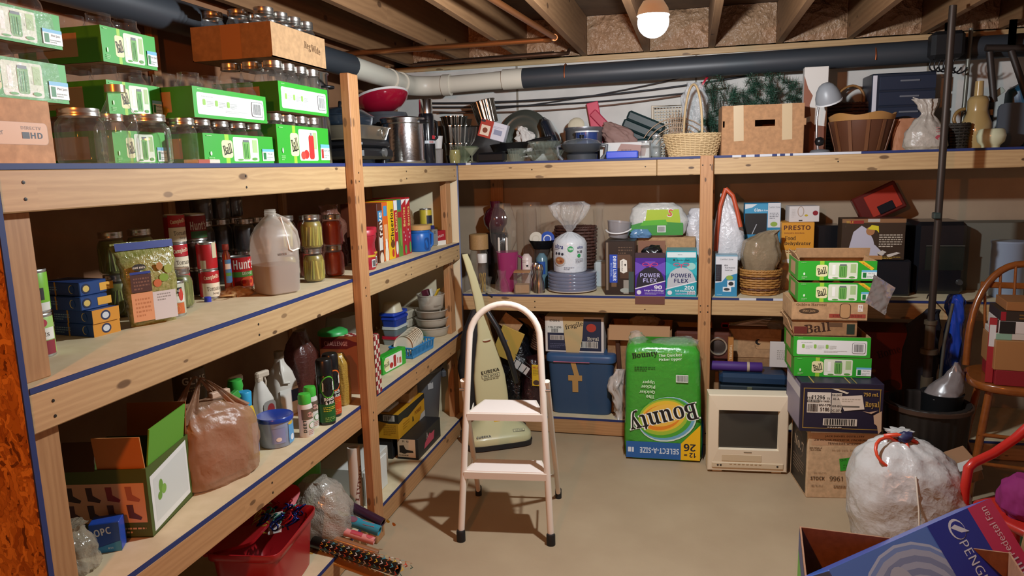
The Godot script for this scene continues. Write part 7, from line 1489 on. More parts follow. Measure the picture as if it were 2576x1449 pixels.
	for x in [-0.125, 0.125]: boxp(t, "tape_strip", Vector3(x, 0.17, d2 / 2 + 0.003), Vector3(0.052, 0.19, 0.001), mt("c6ae8a", 0.35), 0.0, Basis(Vector3(0, 0, 1), 0.03))
	t = plain_box("foam_block", "tall white foam panel with torn brown paper behind desk lamp", "panel", Vector3(0.665, TOP, -4.44), 0, Vector3(0.125, 0.47, 0.06), mt("d4cfc8", 0.7), [["p", [-0.0625, -0.235, 0.06, -0.235, 0.06, -0.09, 0.0, -0.08, -0.02, -0.06, -0.0625, -0.07], "7a4630"], ["p", [-0.0625, -0.04, -0.02, -0.03, -0.03, 0.03, -0.015, 0.08, -0.04, 0.12, -0.0625, 0.19], "8a5238"]])
	# desk lamp
	t = th("desk_lamp", "grey desk lamp with bell shade and thin curved stem", "lamp", Vector3(0.675, TOP, -4.26), 0)
	lath(t, "base", V2([0, 0, 0.05, 0, 0.052, 0.006, 0.045, 0.014, 0.012, 0.02, 0, 0.02]), mt("6a6d72", 0.35), 32)
	var stem := [Vector3(-0.01, 0.015, 0), Vector3(-0.02, 0.08, 0), Vector3(-0.022, 0.18, 0), Vector3(-0.016, 0.25, 0), Vector3(0.0, 0.31, 0)]
	tubp(t, "stem", stem, 0.006, mt("b9bcc0", 0.25, 0.8), 10)
	lath(t, "joint", V2([0, -0.025, 0.02, -0.018, 0.026, 0, 0.02, 0.018, 0, 0.025]), blk, 20, tf(-0.005, 0.06, 0.01))
	m = MB.new(); lathe(m, V2([0.066, -0.01, 0.064, 0.02, 0.052, 0.055, 0.035, 0.08, 0.02, 0.09, 0, 0.094]), 36, Transform3D(Basis.from_euler(Vector3(0.35, 0, 0.28)), Vector3(0.028, 0.275, 0.03))); put(t, "shade", m, mt("8d9196", 0.4))
	m = MB.new(); lathe(m, V2([0.062, -0.012, 0.068, -0.012, 0.068, -0.004, 0.062, -0.004]), 36, Transform3D(Basis.from_euler(Vector3(0.35, 0, 0.28)), Vector3(0.028, 0.275, 0.03))); put(t, "shade_rim", m, mt("d9dcde", 0.4))
	t = th("brown_basket", "dark brown splint basket with scalloped tan liner", "basket", Vector3(0.905, TOP, -4.40)); lath(t, "body", V2([0, 0, 0.12, 0, 0.125, 0.005, 0.165, 0.165, 0.16, 0.168, 0.12, 0.02, 0, 0.02]), brn, 44)
	m = MB.new(); sheet(m, 49, 4, func(u, v):
		var a: float = TAU * u; var r: float = 0.158 + 0.012 * v; return Vector3(sin(a) * r, 0.15 + 0.05 * v + 0.008 * sin(a * 5) * v, cos(a) * r), 0.002); put(t, "scalloped_liner", m, mt("a87a44", 0.5))
	for k in 12: boxp(t, "splint", Vector3(sin(k * 0.52) * 0.149, 0.085, cos(k * 0.52) * 0.149), Vector3(0.018, 0.165, 0.004), mt("6e4428", 0.5), 0.0, Basis(Vector3.UP, k * 0.52) * Basis(Vector3.RIGHT, 0.245))
	t = th("wicker_basket", "brown wicker basket with crossed handles behind splint basket", "basket", Vector3(0.875, TOP + 0.0, -4.66)); wicker(t, 0.13, 0.08, 0.27, 0.25, 14, 22, mt("4f3324", 0.6)); for k in 2: tubp(t, "handle", arc(Vector3(0.0, 0.27, 0.03 * k - 0.02), 0.1, 0, 180, 14, Vector3(0.85, 0, 0.3 - 0.5 * k), Vector3(0.25, 1.1, 0)), 0.007, tan, 6)
	t = th("file_cabinet", "dark blue plastic drawer cabinet with white edge on top shelf", "cabinet", Vector3(1.14, TOP, -4.66), 3); boxp(t, "body", Vector3(0, 0.215, 0), Vector3(0.33, 0.43, 0.2), mt("232a38", 0.35), 0.006)
	boxp(t, "white_edge", Vector3(-0.15, 0.215, 0.1), Vector3(0.022, 0.41, 0.006), mt("d8d6de", 0.4), 0.001)
	for k in 3: var dd := boxp(t, "drawer", Vector3(0.02, 0.375 - 0.085 * k, 0.1), Vector3(0.29, 0.075, 0.01), mt("2a3244", 0.35), 0.003); boxp(dd, "handle", Vector3(0.03, 0.385 - 0.085 * k, 0.108), Vector3(0.1, 0.01, 0.008), mt("8f95a0", 0.3, 0.5), 0.002)
	sack("brown paper bag leaning behind the white grocery bag", "paper bag", "paper_bag", Vector3(1.115, TOP, -4.40), 0, [[0, 0.05, 0.04, 0, 0, 4], [0.12, 0.06, 0.045, 0, 0, 4], [0.17, 0.055, 0.03, 0.01, 0, 3]], mt("a9714f", 0.7), 0.012, 16, 4)
	t = sack("knotted white grocery bag with red print on top shelf", "grocery bag", "grocery_bag", Vector3(1.19, TOP, -4.27), 0, [[0, 0.085, 0.06, 0, 0, 2.4], [0.02, 0.105, 0.075, 0, 0, 2.4], [0.09, 0.1, 0.07, 0, 0, 2.2, 0.03], [0.15, 0.055, 0.045, 0.0, 0, 2, 0.08], [0.185, 0.028, 0.024, 0.005, 0, 2, 0.12], [0.225, 0.04, 0.03, 0.0, 0, 2, 0.2], [0.26, 0.055, 0.02, -0.01, 0, 2, 0.3]], mt("aaa196", 0.35, 0.0, {"tri": 3.0, "nrm": crink, "ns": 0.3}), 0.01, 16, 31, 11)
	pr(t, tf(0.045, 0.06, 0.071, 20), [["e", 0, 0, 0.022, 0.012, "b5505a"], ["k", -0.02, 0.025, 0.04, 0.03, 3, "c07a7a"]])
	tubp(t, "loose_tie", [Vector3(-0.02, 0.24, 0.01), Vector3(-0.05, 0.262, 0.01), Vector3(-0.075, 0.268, 0.02)], 0.003, mt("d8d2c8", 0.4), 5)
	# far right end
	t = th("ceramic_jug", "tan glazed ceramic bottle jug near right end of top shelf", "jug", Vector3(1.475, TOP, -4.42)); lath(t, "body", V2([0, 0, 0.05, 0, 0.07, 0.05, 0.072, 0.13, 0.05, 0.185, 0.048, 0.2, 0.05, 0.25, 0.04, 0.27, 0.022, 0.275, 0.02, 0.35, 0, 0.352]), mt("a98e5c", 0.2, 0.0, {"coat": 0.5}), 36); tubp(t, "handle", arc(Vector3(-0.06, 0.16, 0), 0.05, 90, 270, 10), 0.009, mt("8a6a3c", 0.3), 8)
	t = th("ceramic_bowl", "small rounded cream bowl at right end of top shelf", "bowl", Vector3(1.485, TOP, -4.235)); lath(t, "bowl", V2([0, 0, 0.04, 0, 0.042, 0.012, 0.06, 0.03, 0.066, 0.06, 0.058, 0.09, 0.05, 0.095, 0.052, 0.088, 0.058, 0.06, 0.04, 0.02, 0, 0.015]), mt("c9c9a8", 0.2, 0.0, {"coat": 0.4}), 36)
	t = th("wicker_basket", "dark round basket hidden behind the cream bowl", "basket", Vector3(1.36, TOP, -4.36)); wicker(t, 0.06, 0.06, 0.12, 0.2, 8, 16, mt("2c241c", 0.7))
	t = th("grey_divider", "grey plastic panel with rounded corner at right end", "panel", Vector3(1.63, TOP, -4.40)); m = MB.new(); extr(m, PackedVector2Array(V2(rr(0.0, 0.115, 0.065, 0.115, 0.25))), 0.02, tf(0, 0, 0)); put(t, "panel", m, mt("4a525c", 0.5))  # grey back of a folding chair, modelled as a rounded panel
	t = plain_box("grey_case", "second grey panel case at the right frame edge", "case", Vector3(1.79, TOP, -4.42), 0, Vector3(0.16, 0.24, 0.06), mt("454f5a", 0.5), [], 0.01)
	sack("blue tarp bundle behind the grey panels on top shelf", "tarp", "tarp_bundle", Vector3(1.83, TOP, -4.64), 0, [[0, 0.13, 0.06, 0, 0, 3], [0.3, 0.15, 0.07, 0, 0, 3], [0.36, 0.1, 0.04, 0.02, 0, 2]], mt("1f4f6a", 0.4), 0.02, 10, 3)
	t = plain_box("spray_carton", "tilted white and blue cleaning bottle over the grey panel", "bottle", Vector3(1.56, TOP, -4.50), 0, Vector3(0.03, 0.25, 0.03), mt("24343f", 0.4)); boxp(t, "white_label", Vector3(0.02, 0.285, 0.02), Vector3(0.075, 0.03, 0.02), mt("9fb0a8", 0.4), 0.002, Basis(Vector3(0, 0, 1), 0.7)); boxp(t, "label_patch", Vector3(-0.0, 0.19, 0.017), Vector3(0.02, 0.03, 0.004), mt("b8a890", 0.4), 0.0)

func gl_obj(called: String, label: String, cat: String, at: Vector3, prof: Array, mat: Material, ribs := 0) -> Node3D:
	var t := th(called, label, cat, at); var m := MB.new(); lathe(m, V2(prof), 40, Transform3D(), ribs, 0.025); put(t, "glass", m, mat); return t

func back_mid() -> void:
	var t: Node3D; var m: MB
	var cg := mt("c9d2cc", 0.03, 0.0, {"alpha": 0.035}); var blk := mt("131316", 0.3); var steel := mt("c2c2c0", 0.2, 1.0)
	# glassware corner
	t = th("vase", "dark red globe vase on black canister in left corner", "vase", Vector3(-1.25, B2, -4.60)); lath(t, "canister", V2([0, 0, 0.075, 0, 0.075, 0.33, 0, 0.33]), mt("1c1418", 0.3), 32); lath(t, "globe", V2([0, 0.33, 0.04, 0.335, 0.075, 0.39, 0.08, 0.43, 0.06, 0.48, 0.03, 0.5, 0.035, 0.54, 0, 0.54]), mt("4a1220", 0.15, 0.0, {"coat": 0.5}), 36)
	t = gl_obj("glass_jar", "clear jar with tan woven wooden lid in left corner", "jar", Vector3(-1.29, B2, -4.33), [0, 0.002, 0.05, 0, 0.055, 0.01, 0.055, 0.23, 0.045, 0.26], cg); lath(t, "woven_lid", V2([0.05, 0.25, 0.06, 0.255, 0.06, 0.345, 0.05, 0.35, 0, 0.35]), mt("b08a58", 0.6, 0.0, {"tex": card_t, "tri": 20.0}), 32)
	t = gl_obj("glass_jar", "glass spice jar with white ribbed cap and golden sticks", "jar", Vector3(-1.235, B2, -4.205), [0, 0.002, 0.03, 0, 0.034, 0.008, 0.034, 0.13, 0.026, 0.17, 0.026, 0.19], cg); lath(t, "cap", V2([0, 0.185, 0.029, 0.185, 0.03, 0.235, 0.026, 0.24, 0, 0.24]), mt("dcd9d4", 0.4), 28)
	for k in 7: tubp(t, "stick", [Vector3(0.014 * sin(k * 2.0), 0.006, 0.014 * cos(k * 2.0)), Vector3(0.02 * sin(k * 2.6), 0.12, 0.02 * cos(k * 2.6))], 0.003, mt("a8843c", 0.5), 5)
	gl_obj("glass_jar", "squat clear jar at far left front of back shelf", "jar", Vector3(-1.315, B2, -4.21), [0, 0.002, 0.035, 0, 0.04, 0.008, 0.04, 0.09, 0.03, 0.11, 0.03, 0.13], cg)
	gl_obj("glass_vase", "large bulbous clear glass vase with twisted ribs", "vase", Vector3(-1.165, B2, -4.47), [0, 0.002, 0.06, 0, 0.065, 0.02, 0.04, 0.16, 0.05, 0.22, 0.085, 0.29, 0.09, 0.4, 0.06, 0.5, 0.05, 0.53], cg, 8)
	gl_obj("glass_vase", "tall straight clear glass cylinder vase", "vase", Vector3(-1.0, B2, -4.58), [0, 0.002, 0.055, 0, 0.06, 0.01, 0.06, 0.5, 0.056, 0.53], mt("a89c90", 0.03, 0.0, {"alpha": 0.07}))
	for q in [["left white taper candle behind the pink pitcher", -1.17], ["right white taper candle behind the pink pitcher", -1.12]]:
		t = th("taper_candle", q[0], "candle", Vector3(q[1], B2, -4.37)); lath(t, "candle", V2([0, 0, 0.009, 0, 0.007, 0.32, 0, 0.325]), mt("dcd4c6", 0.5), 14)
	t = th("pitcher", "translucent magenta plastic pitcher among the glassware", "pitcher", Vector3(-1.095, B2, -4.28), 20); m = MB.new(); loft(m, [[0, 0.05, 0.045, 0, 0, 3], [0.01, 0.054, 0.048, 0, 0, 3], [0.24, 0.066, 0.06, 0, 0, 3], [0.245, 0.068, 0.062, 0, 0, 3]], 40); put(t, "body", m, mt("8f2a5c", 0.3, 0.0, {"coat": 0.3})); tubp(t, "handle", [Vector3(0.06, 0.22, 0), Vector3(0.095, 0.2, 0), Vector3(0.09, 0.1, 0), Vector3(0.055, 0.08, 0)], 0.008, mt("7a2450", 0.35), 8)
	gl_obj("hourglass", "tiny clear hourglass bud vase beside the glass bulb", "vase", Vector3(-1.19, B2, -4.19), [0, 0.0, 0.02, 0, 0.006, 0.05, 0.018, 0.1], cg)
	gl_obj("glass_vase", "small clear bulb vase in front of pink pitcher", "vase", Vector3(-1.11, B2, -4.195), [0, 0.002, 0.035, 0, 0.046, 0.02, 0.04, 0.06, 0.022, 0.1, 0.03, 0.14], cg)
	t = th("candle_holder", "square glass candle holder with tan wax in front", "candle holder", Vector3(-0.985, B2, -4.205), 8); shell(t, "glass_box", 0.098, 0.13, 0.09, cg, 0.004); boxp(t, "wax", Vector3(0, 0.03, 0), Vector3(0.086, 0.05, 0.078), mt("a8845c", 0.5), 0.003); boxp(t, "wood_top", Vector3(0, 0.134, 0), Vector3(0.1, 0.007, 0.092), mt("a9784a", 0.5), 0.002)
	for q in [["silver hourglass shaped shaker beside the plate packs", -0.885, -4.225], ["second silver shaker standing further back", -0.925, -4.31]]:
		t = th("shaker", q[0], "shaker", Vector3(q[1], B2, q[2])); lath(t, "body", V2([0, 0, 0.034, 0, 0.032, 0.02, 0.03, 0.06, 0.018, 0.1, 0.026, 0.135, 0.028, 0.15, 0.02, 0.172, 0, 0.178]), steel, 28)
	t = th("bottle", "white labelled bottle with black arrow behind candle holder", "bottle", Vector3(-0.985, B2, -4.33)); lath(t, "body", V2([0, 0, 0.032, 0, 0.034, 0.005, 0.034, 0.2, 0.015, 0.225, 0, 0.225]), mt("d2c2ba", 0.4), 28); pr(t, tf(0, 0, 0), [["p", [-0.015, 0.12, -0.012, 0.118, 0.012, 0.15, 0.016, 0.14, 0.018, 0.16, 0.002, 0.158, 0.008, 0.152], "1c1a1c"], ["k", -0.02, 0.17, 0.04, 0.02, 2, "8a7a74"]], 0.0343)
	t = th("bottle", "blue labelled clear bottle behind the silver shakers", "bottle", Vector3(-0.905, B2, -4.41)); lath(t, "body", V2([0, 0, 0.034, 0, 0.036, 0.005, 0.036, 0.19, 0.015, 0.22, 0, 0.22]), mt("5f7f8c", 0.15), 28); pr(t, tf(0, 0, 0), [["r", -0.03, 0.09, 0.06, 0.08, "1f4f9a"], ["r", -0.02, 0.12, 0.03, 0.03, "c9d6e2"]], 0.0363)
	t = gl_obj("glass_vase", "smoky glass cylinder holding up the black bowl", "vase", Vector3(-0.925, B2, -4.53), [0, 0.002, 0.05, 0, 0.052, 0.01, 0.052, 0.235, 0.0, 0.236], mt("5a5450", 0.05, 0.0, {"alpha": 0.4}))
	t = th("black_bowl", "black bowl of saucers and tins above the shakers", "bowl", Vector3(-0.925, B2 + 0.237, -4.53)); lath(t, "bowl", V2([0, 0, 0.06, 0, 0.085, 0.05, 0.087, 0.055, 0.08, 0.05, 0, 0.01]), blk, 36)
	for q in [["cream saucer standing in the black bowl", -0.96, "d6d0c0", 0.042], ["blue and white patterned tin in the black bowl", -0.885, "2f55b0", 0.044]]:
		t = th("saucer", q[0], "saucer", Vector3(q[1], B2 + 0.30, -4.52)); m = MB.new(); lathe(m, V2([0, 0, q[3], 0, q[3], 0.014, 0, 0.016]), 28, Transform3D(Basis(Vector3.RIGHT, 1.3), Vector3.ZERO)); put(t, "disc", m, mt(q[2], 0.3)); pr(t, tf(0, 0, 0.018, 0, -16), [["e", 0, 0, q[3] * 0.6, q[3] * 0.6, "e6e6ea" if q[2] == "2f55b0" else "c9c2b0"], ["e", 0, 0, q[3] * 0.45, q[3] * 0.45, q[2]]])
	# plates
	t = th("plastic_plates", "stack of blue grey plastic plates in film under bowl pack", "plates", Vector3(-0.70, B2, -4.33)); lath(t, "base_plate", V2([0, 0, 0.12, 0, 0.15, 0.01, 0.15, 0.014, 0, 0.014]), mt("c2b8ae", 0.4), 44)
	for k in 5: lath(t, "plate", V2([0, 0.014 + 0.021 * k, 0.146, 0.014 + 0.021 * k, 0.15, 0.03 + 0.021 * k, 0.147, 0.034 + 0.021 * k, 0, 0.034 + 0.021 * k]), mt("6f7488", 0.18, 0.0, {"coat": 0.5}), 44)
	t = th("bowl_pack", "bag of white disposable bowls with printed label and knotted top", "bowls", Vector3(-0.712, B2 + 0.12, -4.33)); m = MB.new(); loft(m, [[0, 0.095, 0.095, 0, 0, 2], [0.008, 0.101, 0.101, 0, 0, 2], [0.17, 0.103, 0.103, 0, 0, 2], [0.2, 0.09, 0.09, 0, 0, 2, 0.01], [0.225, 0.05, 0.05, 0, 0, 2, 0.06], [0.24, 0.014, 0.014, 0, 0, 2, 0.1]], 60, 0.002, 20, 3, 2, 16); put(t, "bag", m, mt("d4d8dc", 0.18, 0.0, {"coat": 0.5, "tri": 5.0, "nrm": crink, "ns": 0.25}))
	m = MB.new(); loft(m, [[0.24, 0.013, 0.013, 0, 0, 2, 0.1], [0.28, 0.04, 0.03, 0, 0, 2, 0.2], [0.34, 0.09, 0.06, 0, 0, 2, 0.2], [0.40, 0.11, 0.06, 0.005, 0, 2, 0.22], [0.42, 0.07, 0.04, 0.01, 0, 2, 0.22]], 60, 0.016, 20, 5, 3, 8); put(t, "knotted_top", m, wrapm)
	pr(t, tf(0, 0, 0), [["t", "ultra", -0.055, 0.16, 0.026, "2c3a78", 1, -5, -0.06], ["k", -0.09, 0.138, 0.06, 0.01, 1, "8a90a0"], ["e", 0.02, 0.145, 0.018, 0.018, "2f9a55"], ["t", "150", 0.02, 0.145, 0.012, "e6f2ea", 1], ["e", -0.075, 0.118, 0.008, 0.008, "2a2c3a"], ["e", -0.052, 0.118, 0.008, 0.008, "2a2c3a"], ["e", -0.03, 0.115, 0.008, 0.008, "2a2c3a"], ["e", -0.05, 0.072, 0.04, 0.03, "b9b4b0"], ["e", -0.05, 0.075, 0.032, 0.022, "a86a40"], ["e", -0.06, 0.08, 0.01, 0.006, "c89a5a"], ["e", -0.04, 0.07, 0.01, 0.007, "7a3f24"], ["t", "ultra", 0.08, 0.155, 0.016, "2c3a78", 1, 0, -0.036], ["t", "9.33", 0.078, 0.128, 0.014, "2a2c3a", 1, 0, -0.034], ["e", 0.072, 0.105, 0.011, 0.011, "2f9a55"], ["k", 0.05, 0.06, 0.05, 0.03, 4, "a0a4ac"], ["k", -0.02, 0.02, 0.06, 0.02, 2, "8a8e98"]], 0.1042)
	t = th("wicker_basket", "tall dark brown wicker basket behind the bowl pack", "basket", Vector3(-0.72, B2, -4.62)); wicker(t, 0.13, 0.08, 0.36, 0.12, 18, 24, mt("4f3026", 0.6))
	gl_obj("glass_vase", "slender clear decanter right of the bowl pack", "vase", Vector3(-0.56, B2, -4.60), [0, 0.002, 0.05, 0, 0.055, 0.1, 0.03, 0.2, 0.05, 0.3, 0.025, 0.42, 0.03, 0.52], cg, 7)
	plain_box("plastic_bin", "small white plastic bin beside the blue grey plates", "bin", Vector3(-0.525, B2, -4.50), 0, Vector3(0.11, 0.16, 0.12), mt("b9c4c6", 0.35), [], 0.01)
	# trash bag cartons
	var photo := mt("2a211c", 0.4)
	t = plain_box("drum_liner_carton", "dark carton with vertical blue drum liner strip", "carton", Vector3(-0.395, B2, -4.30), 0, Vector3(0.172, 0.318, 0.24), photo)
	pr(t, tf(0, 0, 0.12), [["r", -0.08, 0.03, 0.012, 0.28, "7a6a58"], ["r", -0.05, 0.05, 0.03, 0.09, "6d5238"], ["r", 0.0, 0.1, 0.07, 0.13, "4a3426"], ["r", 0.02, 0.01, 0.03, 0.08, "8f8a80"], ["r", -0.03, 0.16, 0.09, 0.08, "5a4030"], ["e", 0.03, 0.03, 0.03, 0.014, "9aa098"], ["r", 0.05, 0.02, 0.03, 0.12, "3a4a48"], ["k", -0.01, 0.24, 0.08, 0.05, 3, "5f4a3a"], ["r", -0.06, 0.075, 0.045, 0.165, "1f49b0"], ["t", "DRUM LINER", -0.031, 0.158, 0.018, "e8eef6", 1, -90, -0.145], ["t", "50 CT 55 GAL", -0.05, 0.15, 0.009, "9ab4e0", 1, -90, -0.08], ["p", [0.0, 0.205, 0.02, 0.215, 0.04, 0.205, 0.042, 0.14, 0.02, 0.13, 0.0, 0.14], "e2ddd2"], ["t", "Member's Mark", 0.013, 0.172, 0.009, "1c1a18", 1, -90, -0.06], ["p", [0.03, 0.172, 0.036, 0.18, 0.03, 0.188, 0.024, 0.18], "1c1a18"]], 0, "printed_front")
	var pf := func(label: String, x: float, h: float, main: String, dark: String, bagc: String, txt: String, cnt: String, line: String) -> Node3D:
		var a := plain_box("bag_carton", label, "carton", Vector3(x, B2, -4.265), 0, Vector3(0.171, h, 0.19), mt(main, 0.35)); var w := 0.171
		pr(a, tf(0, 0, 0.095), [["p", [-w / 2, 0.12, -0.02, 0.17, -w / 2, 0.2], dark], ["p", [w / 2, 0.12, 0.02, 0.17, w / 2, 0.2], dark], ["p", [-0.03, h - 0.02, 0.0, 0.16, 0.03, h - 0.02], dark], ["p", [-0.08, 0.045, -0.075, 0.1, -0.06, 0.14, -0.03, 0.162, 0.0, 0.17, 0.03, 0.165, 0.06, 0.14, 0.075, 0.11, 0.083, 0.08, 0.083, 0.05], bagc], ["p", [-w / 2, 0.045, w / 2, 0.092, w / 2, 0.086, -w / 2, 0.039], "e6e2ea"], ["p", [-w / 2, 0.0, w / 2, 0.0, w / 2, 0.086, -w / 2, 0.039], main], ["t", "POWER", 0.0, 0.122, 0.023, txt, 1, 0, -0.112], ["t", "FLEX", 0.0, 0.092, 0.023, txt, 1, 0, -0.079], ["t", cnt, 0.045, 0.052, 0.022, "f0eef4", 1, 0, -0.044 if cnt == "90" else -0.052], ["t", line, 0.022, 0.032, 0.012, "f0eef4", 1, 0, -0.11], ["k", -0.03, 0.01, 0.11, 0.012, 2, "b9b0d0"], ["e", -0.063, 0.022, 0.013, 0.013, "dcd8e2"], ["e", -0.025, 0.185, 0.02, 0.01, "d83a6a"], ["e", -0.025, 0.185, 0.016, 0.007, main], ["e", 0.025, 0.185, 0.02, 0.01, "d83a6a"], ["e", 0.025, 0.185, 0.016, 0.007, main], ["r", -0.003, 0.168, 0.006, 0.02, "d83a6a"]], 0, "printed_front")
		return a
	t = pf.call("purple trash bag carton with lid torn open", -0.222, 0.222, "4a2a96", "6a48b4", "211d2e", "b4b0e0", "90", "Large Trash Bags")
	boxp(t, "torn_flap", Vector3(0, 0.237, 0.092), Vector3(0.171, 0.03, 0.003), mt("3a2430", 0.6), 0.0); boxp(t, "hanging_flap", Vector3(0, -0.022, 0.1145), Vector3(0.168, 0.045, 0.003), mt("6a3f34", 0.7), 0.0)
	m = MB.new(); loft(m, [[0.222, 0.06, 0.06, 0, 0, 3], [0.262, 0.055, 0.055, 0, 0, 3], [0.285, 0.02, 0.02, 0.03, 0, 2]], 28, 0.02, 30, 7, 3); put(t, "black_liner", m, mt("1a1a1d", 0.25))
	boxp(t, "raised_flap", Vector3(0, 0.265, -0.06), Vector3(0.16, 0.08, 0.003), mt("8a5f48", 0.7), 0.0)
	t = pf.call("turquoise kitchen bag carton beside the post", -0.048, 0.262, "1f9aa8", "2fb0bc", "b9bcc2", "222a5a", "200", "Tall Kitchen Bags")
	pr(t, tf(0, 0, 0.0955), [["r", -0.08, 0.225, 0.16, 0.03, "d6e4e6"], ["k", -0.02, 0.238, 0.04, 0.006, 1, "4a5a60"], ["t", "Member's Mark", 0.01, 0.21, 0.009, "16363c", 1, 0, -0.07], ["p", [-0.04, 0.204, -0.033, 0.211, -0.04, 0.218, -0.047, 0.211], "16363c"], ["e", 0.055, 0.175, 0.024, 0.02, "9ccfc8"], ["r", 0.035, 0.012, 0.044, 0.018, "dfe6e8"], ["b", 0.038, 0.013, 0.038, 0.016]])
	t = plain_box("carton", "plain brown carton behind the trash bag cartons", "carton", Vector3(-0.18, B2, -4.52), 0, Vector3(0.42, 0.318, 0.26), card)
	t = th("pail", "clear plastic pail with white bail handle tipped on drum liner carton", "pail", Vector3(-0.42, B2 + 0.325, -4.33)); t.rotation_degrees = Vector3(0, 0, -6); lath(t, "pail", V2([0, 0, 0.055, 0, 0.058, 0.005, 0.072, 0.09, 0.075, 0.095, 0.07, 0.095, 0.055, 0.008, 0, 0.008]), mt("a9a4a6", 0.2, 0.0, {"alpha": 0.6}), 36); tubp(t, "bail_handle", arc(Vector3(0, 0.06, 0.0), 0.078, 200, 340, 14, Vector3(1, 0.15, 0), Vector3(0, 0.4, -0.9)), 0.005, mt("dcdad8", 0.4), 6)
	# tissue pack
	t = sack("lime and white plastic pack of paper towels lying on brown carton", "paper pack", "tissue_pack", Vector3(-0.20, B2 + 0.32, -4.48), 4, [[0, 0.15, 0.08, 0, 0, 4], [0.02, 0.17, 0.095, 0, 0, 4], [0.1, 0.175, 0.1, 0.01, 0, 3.4], [0.17, 0.15, 0.08, 0.0, 0, 3], [0.2, 0.1, 0.05, 0, 0, 2.6]], mt("cfcfca", 0.18, 0.0, {"coat": 0.5, "tri": 4.0, "nrm": crink, "ns": 0.4}), 0.01, 9, 19, 0, "wrapper")
	pr(t, tf(0, 0, 0.106), [["p", [-0.17, 0.012, 0.15, 0.012, 0.15, 0.085, -0.05, 0.1, -0.15, 0.075], "3a8f36"], ["p", [-0.07, 0.1, 0.135, 0.085, 0.125, 0.165, -0.06, 0.165], "a9c22c"], ["p", [-0.1, 0.07, 0.06, 0.075, 0.05, 0.105, -0.08, 0.1], "55b02a"], ["t", "S", 0.075, 0.145, 0.05, "e6e2dc", 1, -12], ["t", "S", 0.075, 0.145, 0.042, "d0493a", 1, -12], ["r", -0.0, 0.03, 0.05, 0.04, "d9dcd8"], ["b", 0.005, 0.034, 0.04, 0.03]])
	sack("crumpled light blue wrapper under the lime paper pack", "wrapper", "plastic_wrapper", Vector3(-0.29, B2 + 0.32, -4.365), 0, [[0, 0.06, 0.02, 0, 0, 2], [0.02, 0.07, 0.025, 0, 0, 2], [0.05, 0.04, 0.015, 0, 0, 2]], mt("6f9ac8", 0.15, 0.0, {"alpha": 0.75}), 0.012, 24, 6)
	# white bags with orange handles
	t = sack("white plastic shopping bag wedged behind the post", "shopping bag", "shopping_bag", Vector3(0.075, B2, -4.53), 0, [[0, 0.06, 0.06, 0, 0, 3], [0.25, 0.1, 0.08, 0, 0, 2.6], [0.4, 0.09, 0.07, -0.03, 0, 2.4], [0.48, 0.04, 0.04, -0.03, 0, 2]], mt("cdcdd2", 0.3, 0.0, {"tri": 4.0, "nrm": crink, "ns": 0.4}), 0.02, 10, 12)
	t = sack("white shopping bag with orange drawstring handle right of post", "shopping bag", "shopping_bag", Vector3(0.215, B2, -4.42), 0, [[0, 0.04, 0.05, 0, 0, 3], [0.1, 0.055, 0.06, 0, 0, 3], [0.3, 0.085, 0.06, 0.01, 0, 2.6], [0.42, 0.07, 0.05, 0.0, 0, 2.4, 0.03], [0.52, 0.035, 0.03, -0.015, 0, 2, 0.06], [0.57, 0.02, 0.02, -0.02, 0, 2, 0.1]], mt("d6d8dc", 0.3, 0.0, {"tri": 4.0, "nrm": crink, "ns": 0.4}), 0.014, 12, 14, 9)
	var org := mt("c2502c", 0.45)
	for q in [[[-0.02, 0.6, 0.03], [0.02, 0.56, 0.045], [0.045, 0.47, 0.06], [0.065, 0.38, 0.07]], [[-0.02, 0.6, 0.03], [-0.05, 0.5, 0.05], [-0.065, 0.36, 0.06], [-0.07, 0.24, 0.06]]]:
		m = MB.new(); var pts := []
		for p in q: pts.append(Vector3(p[0], p[1], p[2]))
		tube(m, pts, 0.013, 8); put(t, "drawstring_handle", m, org)
	# fans, baskets, boxes right of the post
	var czart := func(a: Node3D, w: float, h: float, d: float) -> void: pr(a, tf(0, 0, d / 2), [["r", -w / 2, 0, w, h, "d8dade"], ["p", [-w / 2, 0, w / 2, 0, w / 2, h * 0.58, 0.0, h * 0.5, -w * 0.2, h * 0.36, -w / 2, h * 0.34], "2f86b0"], ["r", -w / 2, h * 0.38, w * 0.28, h * 0.42, "23262c"], ["k", -w * 0.48, h * 0.42, w * 0.2, h * 0.34, 7, "4a4e58"], ["t", "Comfort Zone", 0.0, h * 0.93, h * 0.04, "2a2c34", 0, 0, -w * 0.6], ["t", "6in", -w * 0.02, h * 0.78, h * 0.045, "3a3c44", 1], ["t", "Dual Powered", w * 0.16, h * 0.72, h * 0.035, "4a4c54", 1, 0, -w * 0.46], ["t", "Desk Fan", w * 0.1, h * 0.66, h * 0.035, "4a4c54", 1, 0, -w * 0.34], ["e", w * 0.15, h * 0.47, w * 0.16, h * 0.06, "8fae4a"], ["r", w * 0.05, h * 0.24, w * 0.34, h * 0.16, "dfe6ea"], ["e", w * 0.22, h * 0.32, w * 0.12, h * 0.05, "2a2c30"], ["r", -w * 0.15, h * 0.12, w * 0.38, h * 0.12, "dfe6ea"], ["e", w * 0.03, h * 0.18, w * 0.14, h * 0.035, "33363a"], ["k", -w * 0.42, h * 0.04, w * 0.4, h * 0.02, 1, "b8dcec"]], 0, "printed_front")
	t = plain_box("fan_box", "white and blue desk fan box right of the post", "fan box", Vector3(0.2, B2, -4.245), 0, Vector3(0.12, 0.235, 0.09), mt("7fa8bc", 0.4)); czart.call(t, 0.118, 0.228, 0.091)
